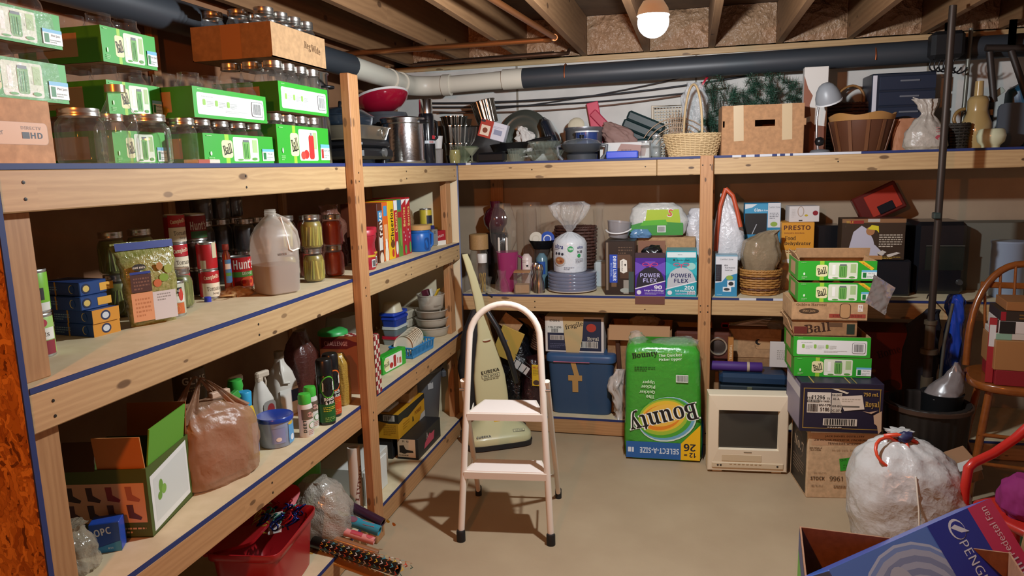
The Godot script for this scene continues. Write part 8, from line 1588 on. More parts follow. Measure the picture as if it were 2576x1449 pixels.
	plain_box("carton", "plain tan carton below the second desk fan box", "carton", Vector3(0.405, B2, -4.60), 0, Vector3(0.22, 0.255, 0.2), card)
	t = plain_box("fan_box", "second desk fan box standing high behind the brown bag", "fan box", Vector3(0.415, B2 + 0.256, -4.58), 0, Vector3(0.205, 0.25, 0.1), mt("2f86b0", 0.4), [["r", -0.1, 0.065, 0.13, 0.055, "3f9ac4"], ["p", [-0.1, 0.12, -0.03, 0.12, -0.06, 0.1, -0.1, 0.09], "dfe6ea"], ["t", "6in", -0.03, 0.085, 0.02, "e6eef2", 1], ["t", "Desk Fan", 0.002, 0.082, 0.01, "e6eef2", 1], ["r", -0.1, -0.06, 0.125, 0.125, "17181c"], ["r", 0.03, -0.02, 0.07, 0.145, "d8dade"], ["t", "Comfort Zone", 0.065, 0.1, 0.01, "2a2c34", 0, 0, -0.06], ["k", 0.04, 0.03, 0.05, 0.04, 4, "7a7c84"], ["e", 0.065, 0.0, 0.02, 0.014, "8fae4a"], ["p", [-0.06, -0.06, -0.055, -0.06, -0.03, 0.0, -0.035, 0.0], "b9bcc0"]])
	t = th("wicker_basket", "small honey coloured woven basket with dark bands", "basket", Vector3(0.39, B2, -4.31)); wicker(t, 0.115, 0.1, 0.135, 0.14, 10, 24, mt("a8783c", 0.55), mt("5a3420", 0.55))
	t = sack("taupe plastic bag knotted in the small woven basket", "plastic bag", "plastic_bag", Vector3(0.39, B2 + 0.02, -4.31), 0, [[0, 0.07, 0.06, 0, 0, 2], [0.1, 0.085, 0.075, 0, 0, 2.2, 0.02], [0.2, 0.11, 0.09, 0.0, 0, 2.4, 0.03], [0.28, 0.095, 0.08, 0.0, 0, 2.2, 0.04], [0.325, 0.05, 0.04, 0.03, 0, 2, 0.1], [0.345, 0.03, 0.025, 0.07, 0, 2, 0.15]], mt("8a7a62", 0.22, 0.0, {"coat": 0.3, "tri": 3.0, "nrm": crink, "ns": 0.3}), 0.008, 12, 5, 8)
	plain_box("carton", "brown carton under the yellow dehydrator box", "carton", Vector3(0.605, B2, -4.56), 0, Vector3(0.19, 0.155, 0.2), card)
	plain_box("dehydrator_box", "yellow orange food dehydrator box behind stack of cartons", "box", Vector3(0.605, B2 + 0.156, -4.55), 0, Vector3(0.178, 0.24, 0.2), mt("d8952c", 0.45), [["t", "PRESTO", -0.005, 0.09, 0.026, "5a2c1c", 1, 0, -0.145], ["t", "Dehydro Kitchen", -0.02, 0.058, 0.012, "8a4a20", 3, 0, -0.11], ["t", "Food", -0.04, 0.03, 0.024, "3a2214", 3, 0, -0.06], ["t", "Dehydrator", 0.0, -0.004, 0.026, "3a2214", 3, 0, -0.145], ["r", -0.085, -0.12, 0.16, 0.08, "d9c08a"], ["k", -0.06, -0.06, 0.12, 0.025, 2, "9a6a3a"], ["e", 0.03, -0.1, 0.03, 0.015, "c98a4a"], ["e", -0.04, -0.105, 0.04, 0.012, "dfe2e0"]])
	plain_box("phone_box", "white box with corded earphones picture on dehydrator box", "box", Vector3(0.635, B2 + 0.397, -4.53), 4, Vector3(0.165, 0.092, 0.12), mt("d9d4d2", 0.45), [["e", -0.02, 0.015, 0.018, 0.03, "b09a8a"], ["e", -0.02, 0.015, 0.014, 0.026, "d9d4d2"], ["e", 0.06, 0.005, 0.015, 0.014, "8d2430"], ["e", 0.01, -0.008, 0.01, 0.006, "c9b02c"], ["k", -0.07, -0.02, 0.02, 0.05, 6, "b9b2ae"], ["r", -0.03, -0.04, 0.02, 0.006, "2a2a2a"]])
	plain_box("small_appliance", "black appliance box between dehydrator and tool carton", "box", Vector3(0.78, B2, -4.62), 0, Vector3(0.15, 0.37, 0.16), mt("16181c", 0.25, 0.0, {"coat": 0.4}), [["k", -0.02, -0.02, 0.05, 0.008, 1, "8a8e96"]])
	plain_box("storage_bin", "black plastic bin under the tool carton", "bin", Vector3(1.0, B2, -4.42), 0, Vector3(0.34, 0.2, 0.26), mt("15171d", 0.35), [], 0.01)
	t = plain_box("tool_carton", "dark tool carton showing a worker in white shirt, yellow cap", "carton", Vector3(0.972, B2 + 0.2015, -4.36), -1.5, Vector3(0.318, 0.225, 0.14), mt("3a2c20", 0.4), [["r", -0.159, 0.09, 0.318, 0.022, "8a6240"], ["r", -0.03, 0.094, 0.06, 0.018, "b9b0a4"], ["r", -0.12, 0.085, 0.07, 0.018, "8d2a24"], ["t", "TILE", -0.12, 0.094, 0.012, "c9a03a", 3], ["p", [-0.11, -0.11, -0.12, -0.05, -0.1, 0.04, -0.06, 0.075, -0.03, 0.055, 0.0, 0.0, 0.01, -0.04, 0.03, -0.09, 0.0, -0.11], "b9b6c4"], ["p", [-0.01, -0.05, 0.05, -0.09, 0.06, -0.082, 0.01, -0.03], "b9b6c4"], ["e", -0.015, 0.045, 0.022, 0.024, "a8744a"], ["p", [-0.03, 0.055, -0.01, 0.078, 0.025, 0.072, 0.028, 0.035, 0.015, 0.05], "d8c82c"], ["p", [-0.12, -0.11, -0.125, -0.06, -0.08, -0.11], "c8402a"], ["r", -0.1, -0.112, 0.15, 0.022, "b98250"], ["k", 0.03, -0.045, 0.115, 0.075, 6, "b9ae9c"], ["p", [0.02, -0.075, 0.05, -0.06, 0.07, -0.07, 0.045, -0.09], "c9c2b8"], ["p", [0.07, -0.085, 0.12, -0.07, 0.14, -0.075, 0.08, -0.1], "c9c2b8"], ["k", 0.04, -0.108, 0.1, 0.014, 2, "c9a03a"]])
	t = th("tool_case", "red and black tool box tilted behind the worker carton", "tool case", Vector3(1.09, B2 + 0.43, -4.60)); t.rotation_degrees = Vector3(-8, 0, 26); boxp(t, "case", Vector3(0, 0.07, 0), Vector3(0.25, 0.17, 0.06), mt("5a1c18", 0.35), 0.008); boxp(t, "red_panel", Vector3(0.02, 0.07, 0.032), Vector3(0.17, 0.13, 0.006), mt("a83222", 0.4), 0.003); boxp(t, "dark_window", Vector3(0.02, 0.03, 0.036), Vector3(0.09, 0.05, 0.006), mt("16181f", 0.3), 0.003)
	plain_box("carton", "plain dark carton holding up the tilted red case", "carton", Vector3(1.06, B2, -4.65), 0, Vector3(0.3, 0.40, 0.16), mt("2a221c", 0.7))
	t = plain_box("coffee_machine", "bulky black kitchen machine at right end of back shelf", "machine", Vector3(1.33, B2, -4.50), 0, Vector3(0.25, 0.4, 0.28), mt("101218", 0.3, 0.0, {"coat": 0.3}), [], 0.02); boxp(t, "front_window", Vector3(0.02, 0.2, 0.141), Vector3(0.19, 0.13, 0.006), mt("1f2420", 0.2), 0.004); boxp(t, "trim_bar", Vector3(0.02, 0.27, 0.142), Vector3(0.19, 0.006, 0.008), mt("6a6e68", 0.3, 0.6), 0.001); lath(t, "knob", V2([0, 0, 0.018, 0, 0.014, 0.016, 0, 0.016]), mt("3a3a3a", 0.3), 16, Transform3D(Basis(Vector3.RIGHT, PI / 2), Vector3(0.1, 0.07, 0.14)))
	plain_box("carton", "long grey white carton lying deep at right end", "carton", Vector3(1.67, B2 + 0.0, -4.62), 0, Vector3(0.38, 0.38, 0.2), mt("6a6a60", 0.6))
	t = th("crock", "pale blue grey enamel crock at right frame edge", "crock", Vector3(1.645, B2, -4.33)); lath(t, "body", V2([0, 0, 0.075, 0, 0.08, 0.01, 0.08, 0.285, 0.085, 0.29, 0.085, 0.3, 0, 0.3]), mt("8f9eb4", 0.3, 0.0, {"coat": 0.3}), 36)

func back_low() -> void:
	var t: Node3D; var m: MB
	var blk := mt("121115", 0.25, 0.0, {"coat": 0.3, "tri": 4.0, "nrm": crink, "ns": 0.7})
	sack("bulging black garbage bag behind the vacuum cleaner", "garbage bag", "garbage_bag", Vector3(-1.12, L4, -4.46), 0, [[0, 0.13, 0.13, 0, 0, 2.6], [0.04, 0.17, 0.17, 0, 0, 2.6], [0.25, 0.16, 0.16, 0, 0, 2.4], [0.42, 0.1, 0.1, 0, 0, 2.2], [0.52, 0.05, 0.04, 0.02, 0, 2]], blk, 0.03, 9, 4)
	sack("second black garbage bag half hidden by ladder frame", "garbage bag", "garbage_bag", Vector3(-0.945, L4, -4.30), 0, [[0, 0.06, 0.08, 0, 0, 2.6], [0.04, 0.075, 0.1, 0, 0, 2.6], [0.2, 0.075, 0.1, 0, 0, 2.4], [0.33, 0.05, 0.06, 0, 0, 2]], mt("2c161a", 0.25, 0.0, {"coat": 0.3, "tri": 4.0, "nrm": crink, "ns": 0.7}), 0.02, 12, 9)
	t = th("folder", "yellow cardboard folder tilted behind the vacuum hose", "folder", Vector3(-1.10, L4 + 0.30, -4.265)); boxp(t, "folder", Vector3(0, 0.12, 0), Vector3(0.15, 0.2, 0.012), mt("c2a04a", 0.5), 0.002, Basis(Vector3(0, 0, 1), -0.4)); boxp(t, "sticker", Vector3(-0.02, 0.14, 0.008), Vector3(0.03, 0.02, 0.002), mt("7a8088", 0.5), 0.0, Basis(Vector3(0, 0, 1), -0.4))
	t = th("cardboard_scrap", "torn brown cardboard piece above the yellow folder", "cardboard", Vector3(-1.09, L4 + 0.50, -4.30)); boxp(t, "scrap", Vector3(0, 0.04, 0), Vector3(0.13, 0.09, 0.006), card, 0.0, Basis(Vector3(0, 0, 1), -0.6))
	t = th("wicker_basket", "brown wicker cone basket tipped behind the ladder", "basket", Vector3(-0.955, L4 + 0.36, -4.40)); t.rotation_degrees = Vector3(0, 0, -25); wicker(t, 0.07, 0.07, 0.2, 0.5, 14, 18, mt("54321e", 0.6))
	t = plain_box("appliance_tag_card", "yellow product card hung on black tool behind ladder", "card", Vector3(-0.90, L4 + 0.175, -4.195), 0, Vector3(0.075, 0.135, 0.004), mt("d8b52c", 0.5), [["t", "RELIANT", 0.0, 0.05, 0.012, "a83a3a", 1, 0, -0.06], ["k", -0.03, 0.0, 0.035, 0.04, 6, "6a5a20"], ["e", 0.02, 0.01, 0.012, 0.02, "3a2c18"], ["e", -0.01, -0.045, 0.02, 0.016, "4a3a30"], ["e", 0.025, -0.045, 0.01, 0.014, "8a3a20"]]); t.rotation_degrees = Vector3(0, 0, 0)
	t = th("wire_rack", "small white paper in black wire rack behind the vacuum", "rack", Vector3(-1.01, L4 + 0.19, -4.20)); m = MB.new(); for k in 4: tube(m, [Vector3(-0.05 + 0.03 * k, 0.1 - 0.02 * k, 0), Vector3(-0.02 + 0.03 * k, 0.16 - 0.03 * k, 0.0)], 0.0025, 5)
	tube(m, [Vector3(-0.06, 0.11, 0), Vector3(0.06, 0.03, 0)], 0.0025, 5); tube(m, [Vector3(-0.03, 0.18, 0), Vector3(0.09, 0.09, 0)], 0.0025, 5); tube(m, [Vector3(-0.06, 0.11, 0), Vector3(-0.08, -0.19, -0.03)], 0.004, 5); put(t, "wires", m, mt("151515", 0.4)); boxp(t, "paper", Vector3(0.0, 0.1, -0.006), Vector3(0.11, 0.05, 0.002), mt("c9c4c0", 0.6), 0.0, Basis(Vector3(0, 0, 1), -0.58))
	# tote with a liquor carton
	t = th("storage_tote", "blue plastic storage tote with tape patch beside ladder", "tote", Vector3(-0.64, L4, -4.37), 0); var bl := mt("2c4868", 0.45)
	m = MB.new(); loft(m, [[0, 0.175, 0.145, 0, 0, 9], [0.01, 0.182, 0.15, 0, 0, 9], [0.34, 0.205, 0.17, 0, 0, 9]], 56); put(t, "body", m, bl); m = MB.new(); loft(m, [[0.335, 0.215, 0.178, 0, 0, 9], [0.365, 0.215, 0.178, 0, 0, 9], [0.378, 0.205, 0.168, 0, 0, 9], [0.382, 0.19, 0.15, 0, 0, 9]], 56); put(t, "lid", m, mt("33537a", 0.4))
	for q in [[0.0, 0.29, 0.03, 0.09, 0.25], [0.0, 0.235, 0.085, 0.035, 0.0], [0.0, 0.19, 0.036, 0.09, 0.0]]: boxp(t, "tape_patch", Vector3(q[0] - 0.03, q[1], 0.17 - (0.34 - q[1]) * 0.06 + 0.004), Vector3(q[2], q[3], 0.001), mt("b08a52", 0.4), 0.0, Basis(Vector3(0, 0, 1), q[4]) * Basis(Vector3.RIGHT, 0.06))
	boxp(t, "pink_paper_edge", Vector3(-0.05, 0.337, 0.172), Vector3(0.22, 0.004, 0.02), mt("c26a80", 0.5), 0.0)
	plain_box("carton", "white and navy liquor carton marked fragile on blue tote", "carton", Vector3(-0.68, L4 + 0.3825, -4.38), 0, Vector3(0.36, 0.222, 0.26), mt("cfc8c0", 0.6), [["r", -0.165, -0.1, 0.33, 0.2, "1c2034"], ["r", -0.16, -0.095, 0.32, 0.19, "262b44"], ["r", -0.165, 0.01, 0.1, 0.1, "ddd8ce"], ["t", "87000-6", -0.12, 0.085, 0.013, "2a2826", 1], ["t", "110-11296", -0.12, 0.045, 0.013, "2a2826", 1], ["b", -0.14, 0.012, 0.04, 0.024], ["r", -0.15, -0.035, 0.085, 0.03, "cfc8c0"], ["b", -0.148, -0.033, 0.08, 0.026], ["k", -0.15, -0.085, 0.1, 0.03, 3, "5a5f7a"], ["e", 0.105, 0.045, 0.03, 0.026, "a83a2c"], ["t", "Royal", 0.115, -0.025, 0.03, "c9c2b0", 3, 0, -0.07], ["r", 0.03, -0.08, 0.115, 0.04, "ddd8ce"], ["b", 0.033, -0.078, 0.11, 0.036], ["p", [-0.07, 0.111, 0.06, 0.111, 0.05, -0.02, 0.03, -0.111, -0.05, -0.111, -0.06, -0.02], "c2a878"], ["t", "fragile", 0.0, 0.055, 0.04, "3a3228", 3, 14, -0.11]])
	# cardboard jumble behind the paper towels
	t = th("carton", "open cardboard carton with drooping flap behind paper towel pack", "carton", Vector3(-0.29, L4, -4.43)); shell(t, "box", 0.38, 0.53, 0.3, cardd); boxp(t, "flap", Vector3(0, 0.515, 0.175), Vector3(0.36, 0.004, 0.1), mt("a87f58", 0.8), 0.0, Basis(Vector3.RIGHT, 1.0))
	sack("loose string and clear plastic on the open carton", "plastic", "plastic_scraps", Vector3(-0.27, L4 + 0.535, -4.40), 0, [[0, 0.09, 0.05, 0, 0, 2], [0.03, 0.1, 0.05, 0, 0, 2], [0.06, 0.05, 0.03, 0, 0, 2]], mt("b9a48c", 0.15, 0.0, {"alpha": 0.5, "tri": 6.0, "nrm": crink}), 0.02, 20, 7)
	sack("crumpled white plastic bag between tote and paper towels", "plastic bag", "plastic_bag", Vector3(-0.40, L4, -4.20), 0, [[0, 0.03, 0.03, 0, 0, 2], [0.08, 0.035, 0.035, 0, 0, 2], [0.2, 0.05, 0.04, -0.02, 0, 2], [0.3, 0.025, 0.02, 0.0, 0, 2]], mt("bdb6ae", 0.3, 0.0, {"coat": 0.3}), 0.025, 22, 16)
	t = th("wood_strip", "dark wooden strip leaning between tote and paper towels", "board", Vector3(-0.405, L4, -4.28)); boxp(t, "strip", Vector3(0, 0.24, 0), Vector3(0.025, 0.46, 0.05), mt("4a2c1c", 0.6), 0.003, Basis(Vector3(0, 0, 1), 0.06))
	# right of the post
	plain_box("carton", "plain brown carton holding up the speakers", "carton", Vector3(0.06, L4, -4.45), 0, Vector3(0.3, 0.355, 0.26), cardd)
	t = plain_box("speaker", "brown speaker bar with chrome ringed cones beside post", "speaker", Vector3(0.08, L4 + 0.3565, -4.36), -3, Vector3(0.32, 0.165, 0.14), mt("5a3024", 0.4), [], 0.012)
	for x in [-0.09, 0.09]: lath(t, "cone_ring", V2([0.035, 0, 0.055, 0, 0.052, 0.012, 0.044, 0.012, 0.04, 0.002]), mt("b9b4ac", 0.2, 0.9), 32, Transform3D(Basis(Vector3.RIGHT, PI / 2), Vector3(x, 0.085, 0.07))); lath(t, "cone", V2([0, 0.008, 0.012, 0.008, 0.04, 0.001, 0.0, 0.0]), mt("3a302a", 0.5), 28, Transform3D(Basis(Vector3.RIGHT, PI / 2), Vector3(x, 0.085, 0.07)))
	plain_box("small_carton", "narrow orange carton standing against speaker bar", "carton", Vector3(0.235, L4 + 0.336, -4.25), 4, Vector3(0.03, 0.17, 0.03), mt("b0763a", 0.5), [["t", "TRIVIAL", 0.0, 0.0, 0.014, "e2c9a0", 1, 90, -0.09]])
	plain_box("carton", "large plain carton below the satellite dish box", "carton", Vector3(0.44, L4, -4.52), 0, Vector3(0.42, 0.345, 0.24), cardd)
	plain_box("carton", "satellite dish carton with black swirl mark", "carton", Vector3(0.375, L4 + 0.3465, -4.51), 4, Vector3(0.3, 0.175, 0.2), card, [["p", rr(0.075, 0.0, 0.075, 0.035, 0.3), "8a6848"], ["p", rr(0.075, 0.0, 0.073, 0.033, 0.3), "c39a6e"], ["e", 0.02, 0.01, 0.018, 0.018, "1c1a1c"], ["e", 0.03, 0.012, 0.014, 0.012, "c39a6e"], ["k", 0.0, -0.018, 0.04, 0.006, 1, "3a3430"]])
	t = th("paper_bundle", "bundle of papers with red tip on the satellite carton", "papers", Vector3(0.32, L4 + 0.523, -4.44)); for k in 5: boxp(t, "sheet", Vector3(0.02 + 0.006 * k, 0.02 + 0.006 * k, 0), Vector3(0.22, 0.003, 0.05), mt(["d6d2ce", "c9c4bc"][k % 2], 0.6), 0.0, Basis(Vector3(0, 0, 1), 0.05 * k)); boxp(t, "red_tip", Vector3(-0.11, 0.015, 0.01), Vector3(0.045, 0.03, 0.04), mt("b8242c", 0.45), 0.006)
	plain_box("notepad", "white notepad standing behind the carton stack", "notepad", Vector3(0.512, L4 + 0.333, -4.27), 0, Vector3(0.118, 0.15, 0.015), mt("cfcac4", 0.6), [["k", -0.02, -0.03, 0.07, 0.06, 5, "9a968e"]])
	sack("clear crumpled bag above the white notepad", "plastic bag", "plastic_bag", Vector3(0.50, L4 + 0.523, -4.45), 0, [[0, 0.05, 0.04, 0, 0, 2], [0.04, 0.065, 0.05, 0, 0, 2], [0.08, 0.03, 0.02, 0, 0, 2]], mt("8a8478", 0.12, 0.0, {"alpha": 0.6, "tri": 6.0, "nrm": crink}), 0.014, 22, 18)
	t = th("tool_box", "dark blue hinged tool box behind the television", "tool box", Vector3(0.36, L4, -4.27), 0); boxp(t, "body", Vector3(0, 0.12, 0), Vector3(0.37, 0.24, 0.2), mt("22303a", 0.4), 0.006); boxp(t, "lid", Vector3(0, 0.275, 0), Vector3(0.375, 0.07, 0.205), mt("1f3854", 0.35), 0.02); boxp(t, "latch", Vector3(-0.02, 0.215, 0.103), Vector3(0.03, 0.045, 0.008), mt("6a705c", 0.4, 0.5), 0.003)
	t = th("yoga_mat", "purple rolled yoga mat on the blue tool box", "yoga mat", Vector3(0.29, L4 + 0.339, -4.23), 0); m = MB.new(); lathe(m, V2([0, 0, 0.026, 0, 0.028, 0.003, 0.028, 0.29, 0.026, 0.293, 0, 0.293]), 28, Transform3D(Basis(Vector3(0, 0, 1), PI / 2), Vector3(0.12, 0.0, 0))); put(t, "roll", m, mt("4a2a7a", 0.6)); lath(t, "strap", V2([0.0285, 0, 0.0295, 0, 0.0295, 0.014, 0.0285, 0.014]), mt("b9a890", 0.6), 24, Transform3D(Basis(Vector3(0, 0, 1), PI / 2), Vector3(0.05, 0, 0)))
	t.position.y = L4 + 0.339
	plain_box("carton", "faded red product carton on bottom shelf, right of stack", "carton", Vector3(1.03, L4, -4.38), 0, Vector3(0.4, 0.56, 0.28), mt("7a2c22", 0.6), [["t", "Home", 0.04, 0.17, 0.04, "4a1c1c", 3, 20, -0.12], ["e", 0.06, -0.02, 0.05, 0.035, "4a2020"], ["e", -0.03, 0.06, 0.01, 0.01, "b8742c"], ["k", -0.1, 0.02, 0.1, 0.012, 1, "5a2420"], ["r", -0.2, -0.28, 0.4, 0.1, "5a3a24"]])

func right_side() -> void:
	var t: Node3D; var m: MB
	var rust := mt("3a302a", 0.5, 0.5); var dark := mt("17161a", 0.55)
	t = th("support_pipe", "slim dark vertical pipe with couplings in front of right shelf", "pipe", Vector3(1.167, 0, -3.9)); tubp(t, "pipe", [Vector3(0, 0.2, 0), Vector3(0, 2.3, 0)], 0.0165, rust, 14)
	for q in [[0.66, 0.8, 0.024], [0.64, 0.665, 0.04], [0.79, 0.81, 0.03], [0.44, 0.52, 0.028]]: tubp(t, "coupling", [Vector3(0, q[0], 0), Vector3(0, q[1], 0)], q[2], mt("5a5040", 0.45, 0.4), 16)
	tubp(t, "lower_pipe", [Vector3(0, 0.05, 0), Vector3(0, 0.66, 0)], 0.021, rust, 14)
	tubp(t, "branch_pipe", [Vector3(0.05, 0.42, 0.02), Vector3(0.06, 0.7, 0.02), Vector3(0.085, 0.9, 0.02)], 0.008, mt("5a5a52", 0.4, 0.5), 8)
	boxp(t, "hose_clamp", Vector3(-0.012, 1.33, 0.01), Vector3(0.03, 0.03, 0.045), mt("4a5a58", 0.3, 0.6), 0.004)
	t = th("conduit_pipe", "pair of thin grey conduits rising behind the dark pipe", "pipe", Vector3(1.15, 0, -4.52)); for x in [0.0, 0.09]: tubp(t, "conduit", [Vector3(x, TOP, 0.02), Vector3(x + 0.01, 2.28, 0.02)], 0.011, mt("6f6c62", 0.4, 0.4), 10)
	t.position = Vector3(1.335, 0, -4.50)
	t = th("hanging_tools", "dark bracket with bundled hooks under joists beside pipe", "bracket", Vector3(1.30, 2.02, -4.44)); boxp(t, "bracket", Vector3(0, 0.17, 0.03), Vector3(0.16, 0.14, 0.1), mt("1c1d20", 0.5, 0.3), 0.02); for k in 6: tubp(t, "hook", arc(Vector3(-0.06 + 0.025 * k, 0.07, 0.06), 0.03 + 0.004 * k, 100, 330, 10, Vector3(0.5, 0, 0.8)), 0.004, mt("2a2b2e", 0.35, 0.6), 6); boxp(t, "hanger_strap", Vector3(0, 0.255, 0.03), Vector3(0.02, 0.06, 0.02), dark, 0.0)
	t = th("metal_trestle", "dark angled metal frame hanging at upper right", "frame", Vector3(1.62, 1.95, -4.45)); for q in [[-0.1, 0.2, -0.06, -0.06], [0.0, 0.2, 0.1, -0.06], [-0.12, 0.22, 0.2, 0.2]]: tubp(t, "bar", [Vector3(q[0], q[1], 0), Vector3(q[2], q[3], 0)], 0.018, mt("2a221e", 0.5), 8); boxp(t, "strap", Vector3(0, 0.28, 0), Vector3(0.03, 0.15, 0.02), dark, 0.0)  # metal frame hung from a strap
	# round tub with a black bucket
	t = th("round_tub", "dark round slatted tub on floor at right", "tub", Vector3(1.12, 0, -3.72)); m = MB.new(); lathe(m, V2([0, 0.0, 0.15, 0, 0.165, 0.02, 0.185, 0.42, 0.19, 0.44, 0.185, 0.45, 0.165, 0.45, 0.16, 0.43, 0.145, 0.05, 0, 0.04]), 60, Transform3D(), 26, 0.012); put(t, "tub", m, mt("1c1814", 0.6)); lath(t, "rim_band", V2([0.183, 0.425, 0.196, 0.428, 0.196, 0.445, 0.183, 0.447]), mt("3f2c20", 0.5), 48)
	t = th("bucket", "black bucket with plastic liner standing in the round tub", "bucket", Vector3(1.12, 0.041, -3.70)); lath(t, "bucket", V2([0, 0, 0.075, 0, 0.09, 0.44, 0.094, 0.45, 0.085, 0.45, 0.0, 0.38]), mt("15181a", 0.4), 36); m = MB.new(); loft(m, [[0.43, 0.085, 0.085, 0, 0, 2], [0.47, 0.075, 0.07, 0.02, 0, 2], [0.55, 0.035, 0.03, 0.05, 0, 2], [0.6, 0.008, 0.008, 0.05, 0, 2]], 28, 0.012, 18, 3, 3); put(t, "plastic_liner", m, mt("77706e", 0.25, 0.0, {"coat": 0.4}))
	t.position.x = 1.19; t.position.z = -3.74
	sack("dark navy coat hanging against the right shelf", "coat", "hanging_coat", Vector3(1.165, 0.28, -4.03), 0, [[0, 0.075, 0.025, 0, 0, 2.6], [0.3, 0.085, 0.035, 0, 0, 2.6], [0.47, 0.075, 0.035, 0.01, 0, 2.6], [0.56, 0.03, 0.02, 0.05, 0, 2]], mt("14141f", 0.8), 0.018, 10, 8, 0, "cloth")
	t = th("wire_hanger", "small wire hook carrying the dark navy coat", "hook", Vector3(1.215, 0.83, -4.03)); tubp(t, "hook", [Vector3(0, 0, 0), Vector3(0, 0.05, 0), Vector3(0, 0.07, -0.1), Vector3(0, 0.045, -0.12)], 0.003, rust, 6)  # coat hook of bent wire
	sack("bright blue plastic bag hanging behind the pipe", "plastic bag", "plastic_bag", Vector3(1.305, 0.42, -4.02), 0, [[0, 0.03, 0.02, 0, 0, 2], [0.15, 0.05, 0.03, 0, 0, 2.4], [0.35, 0.04, 0.03, 0.01, 0, 2.2], [0.46, 0.05, 0.03, 0.0, 0, 2.2, 0.1], [0.5, 0.03, 0.02, 0, 0, 2]], mt("1c3fa0", 0.22, 0.0, {"coat": 0.4}), 0.016, 18, 11, 7)
	# wooden chair with things piled on it
	var oak := mt("8a4c1f", 0.25, 0.0, {"coat": 0.5, "tex": card_t, "tri": 5.0})
	t = th("wooden_chair", "glossy brown hoop back wooden chair at right edge", "chair", Vector3(1.52, 0, -3.72), -12)
	m = MB.new(); loft(m, [[0.545, 0.22, 0.2, 0, 0, 3], [0.555, 0.235, 0.215, 0, 0, 3], [0.58, 0.235, 0.215, 0, 0, 3], [0.585, 0.225, 0.205, 0, 0, 3]], 44); put(t, "seat", m, oak)
	var hp := []; for i in 23: var a := PI * i / 22.0; hp.append(Vector3(-cos(a) * 0.215, 0.585 + 0.5 * pow(sin(a), 0.75), -0.15 - 0.1 * sin(a)))
	tubp(t, "hoop_back", hp, 0.017, oak, 12)
	for k in 6: var x := -0.15 + 0.06 * k; tubp(t, "spindle", [Vector3(x * 0.8, 0.58, -0.16), Vector3(x * 0.95, 0.8, -0.21), Vector3(x, 0.585 + 0.5 * pow(sqrt(1 - pow(x / 0.215, 2)), 0.75), -0.24)], 0.009, oak, 8, false, 0.006)
	boxp(t, "back_rail", Vector3(0, 0.98, -0.235), Vector3(0.34, 0.03, 0.018), oak, 0.004)
	for sx in [-1.0, 1.0]:
		for sz in [-1.0, 1.0]: tubp(t, "leg", [Vector3(sx * 0.15, 0.55, sz * 0.14), Vector3(sx * 0.21, 0.0, sz * 0.2)], 0.017, oak, 10)
		tubp(t, "stretcher", [Vector3(sx * 0.19, 0.2, -0.175), Vector3(sx * 0.19, 0.2, 0.175)], 0.01, oak, 8)
	for y in [0.34, 0.2]: tubp(t, "stretcher", [Vector3(-0.185, y, 0.17), Vector3(0.185, y, 0.17)], 0.01, oak, 8)
	var pile := [["game_carton", "red game box lowest on the wooden chair", 0.0, Vector3(0.34, 0.07, 0.26), "7d1820", [["e", -0.03, 0.02, 0.012, 0.012, "cfc8c0"], ["e", -0.03, -0.012, 0.02, 0.02, "cfc8c0"], ["r", -0.036, -0.012, 0.012, 0.03, "cfc8c0"]], "game box"], ["carton", "brown carton on the red game box", 0.071, Vector3(0.36, 0.135, 0.26), "96683c", [], "carton"], ["book", "white book with dark spine lettering on brown carton", 0.207, Vector3(0.36, 0.028, 0.22), "b9b0a4", [["t", "COAST", 0.06, 0.0, 0.018, "2a241e", 3, 0, -0.13], ["r", -0.18, -0.014, 0.06, 0.028, "7a9a84"]], "book"], ["book", "thick white book with black spine end", 0.236, Vector3(0.34, 0.055, 0.22), "c2b8b0", [["r", -0.17, -0.0275, 0.06, 0.055, "17171a"]], "book"], ["book", "dark patterned book above the thick white book", 0.292, Vector3(0.34, 0.045, 0.22), "2a2018", [["k", -0.1, -0.015, 0.24, 0.03, 2, "6a4a20"], ["r", -0.17, -0.02, 0.02, 0.04, "8d1c22"]], "book"], ["wooden_case", "brown wooden case highest on the wooden chair", 0.338, Vector3(0.3, 0.04, 0.2), "8a5a30", [], "case"]]
	for q in pile: plain_box(q[0], q[1], q[6], Vector3(1.53 + 0.02 * q[2], 0.5865 + q[2], -3.67), -8, q[3], mt(q[4], 0.5), q[5])
	t = plain_box("book", "red and white spined book leaning upright on chair", "book", Vector3(1.335, 0.5865, -3.61), -20, Vector3(0.03, 0.3, 0.02), mt("8d1c22", 0.45), [["r", -0.012, 0.02, 0.024, 0.1, "b9b4b0"]])
	# cardboard box lying near the tub
	t = th("carton", "small brown carton with white tape tipped beside round tub", "carton", Vector3(1.12, 0.0, -3.38)); plain_tip(t)
	# red plastic chair
	var red := mt("b8281f", 0.35, 0.0, {"coat": 0.25})
	t = th("plastic_chair", "small red plastic armchair at right edge behind fan carton", "chair", Vector3(1.245, 0, -2.875), -60); t.scale = Vector3.ONE * 0.75
	m = MB.new(); loft(m, [[0.36, 0.2, 0.19, 0, 0, 4], [0.375, 0.215, 0.205, 0, 0, 4], [0.395, 0.215, 0.205, 0, 0, 4], [0.4, 0.2, 0.19, 0, 0, 4]], 44); put(t, "seat", m, red)
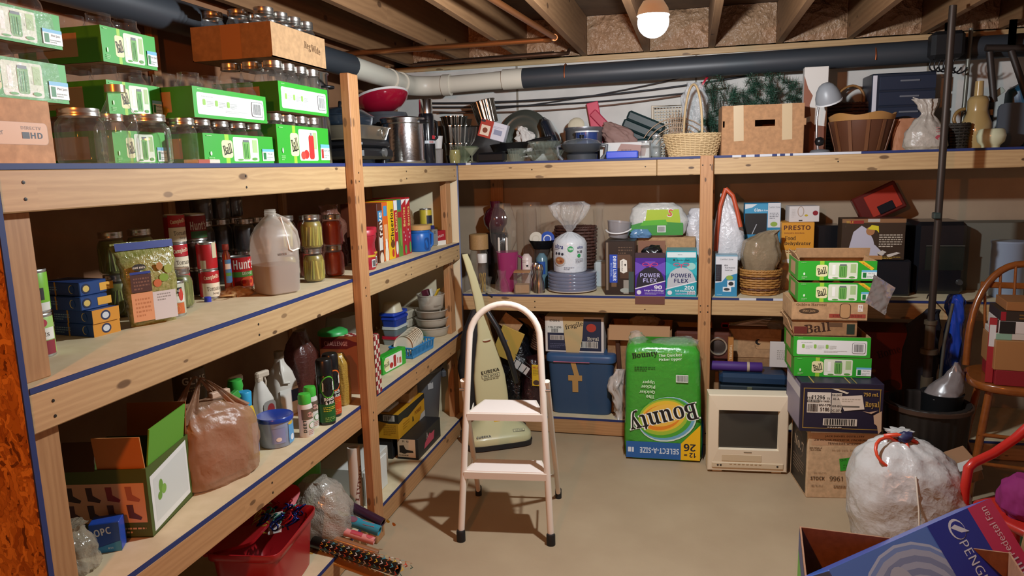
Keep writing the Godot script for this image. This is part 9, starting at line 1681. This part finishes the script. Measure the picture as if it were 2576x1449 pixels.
	for s in [-1.0, 1.0]:
		m = MB.new(); tube(m, [Vector3(s * 0.235, 0.36, 0.17), Vector3(s * 0.24, 0.45, 0.165), Vector3(s * 0.242, 0.56, 0.15), Vector3(s * 0.24, 0.585, 0.12), Vector3(s * 0.235, 0.62, 0.0), Vector3(s * 0.225, 0.69, -0.13), Vector3(s * 0.21, 0.75, -0.19)], 0.024, 12); put(t, "armrest", m, red)
		for z in [0.16, -0.17]: tubp(t, "leg", [Vector3(s * 0.2, 0.37, z), Vector3(s * 0.235, 0.0, z * 1.2)], 0.022, red, 10)
	m = MB.new(); sheet(m, 14, 10, func(u, v): return Vector3(lerpf(-0.21, 0.21, u), lerpf(0.39, 0.85, v) - 0.1 * v * pow(2 * u - 1, 2), -0.17 - 0.08 * v - 0.03 * (1 - pow(2 * u - 1, 2))), 0.012); put(t, "back", m, red)
	sack("magenta fleece bundle sitting in the red plastic chair", "bundle", "cloth_bundle", Vector3(1.245, 0.301, -2.875), 0, [[0, 0.1, 0.09, 0, 0, 2.6], [0.03, 0.115, 0.1, 0, 0, 2.6], [0.1, 0.105, 0.09, 0, 0, 2.4], [0.14, 0.06, 0.05, 0, 0, 2]], mt("7a1458", 0.85), 0.016, 14, 6, 0, "cloth")
	sack("tan fuzzy stuffed toy peeking over the fan carton", "stuffed toy", "stuffed_toy", Vector3(1.14, 0.0, -2.44), 0, [[0, 0.08, 0.08, 0, 0, 2.2], [0.2, 0.1, 0.1, 0, 0, 2.2], [0.42, 0.09, 0.09, 0, 0, 2.2], [0.5, 0.06, 0.06, 0, 0, 2], [0.54, 0.02, 0.02, 0, 0, 2]], mt("8a6238", 0.95, 0.0, {"rim": 0.6}), 0.02, 40, 4, 0, "plush")
	t = th("long_board", "green painted board lying on the floor behind trash bag", "board", Vector3(1.28, 0.0, -3.2)); boxp(t, "board", Vector3(0, 0.06, 0), Vector3(0.3, 0.12, 0.02), mt("3a5a34", 0.6), 0.002, Basis(Vector3.RIGHT, 0.0))

func plain_tip(t: Node3D) -> void:
	boxp(t, "prop", Vector3(0.02, 0.09, -0.02), Vector3(0.13, 0.18, 0.1), cardd, 0.002)
	boxp(t, "box", Vector3(0.01, 0.245, 0), Vector3(0.2, 0.085, 0.14), mt("8a6546", 0.75), 0.003, Basis.from_euler(Vector3(0.25, 0.2, 0.42)))
	boxp(t, "tape", Vector3(0.01, 0.262, 0.058), Vector3(0.2, 0.03, 0.05), mt("b9b4ae", 0.4), 0.001, Basis.from_euler(Vector3(0.25, 0.2, 0.42)))
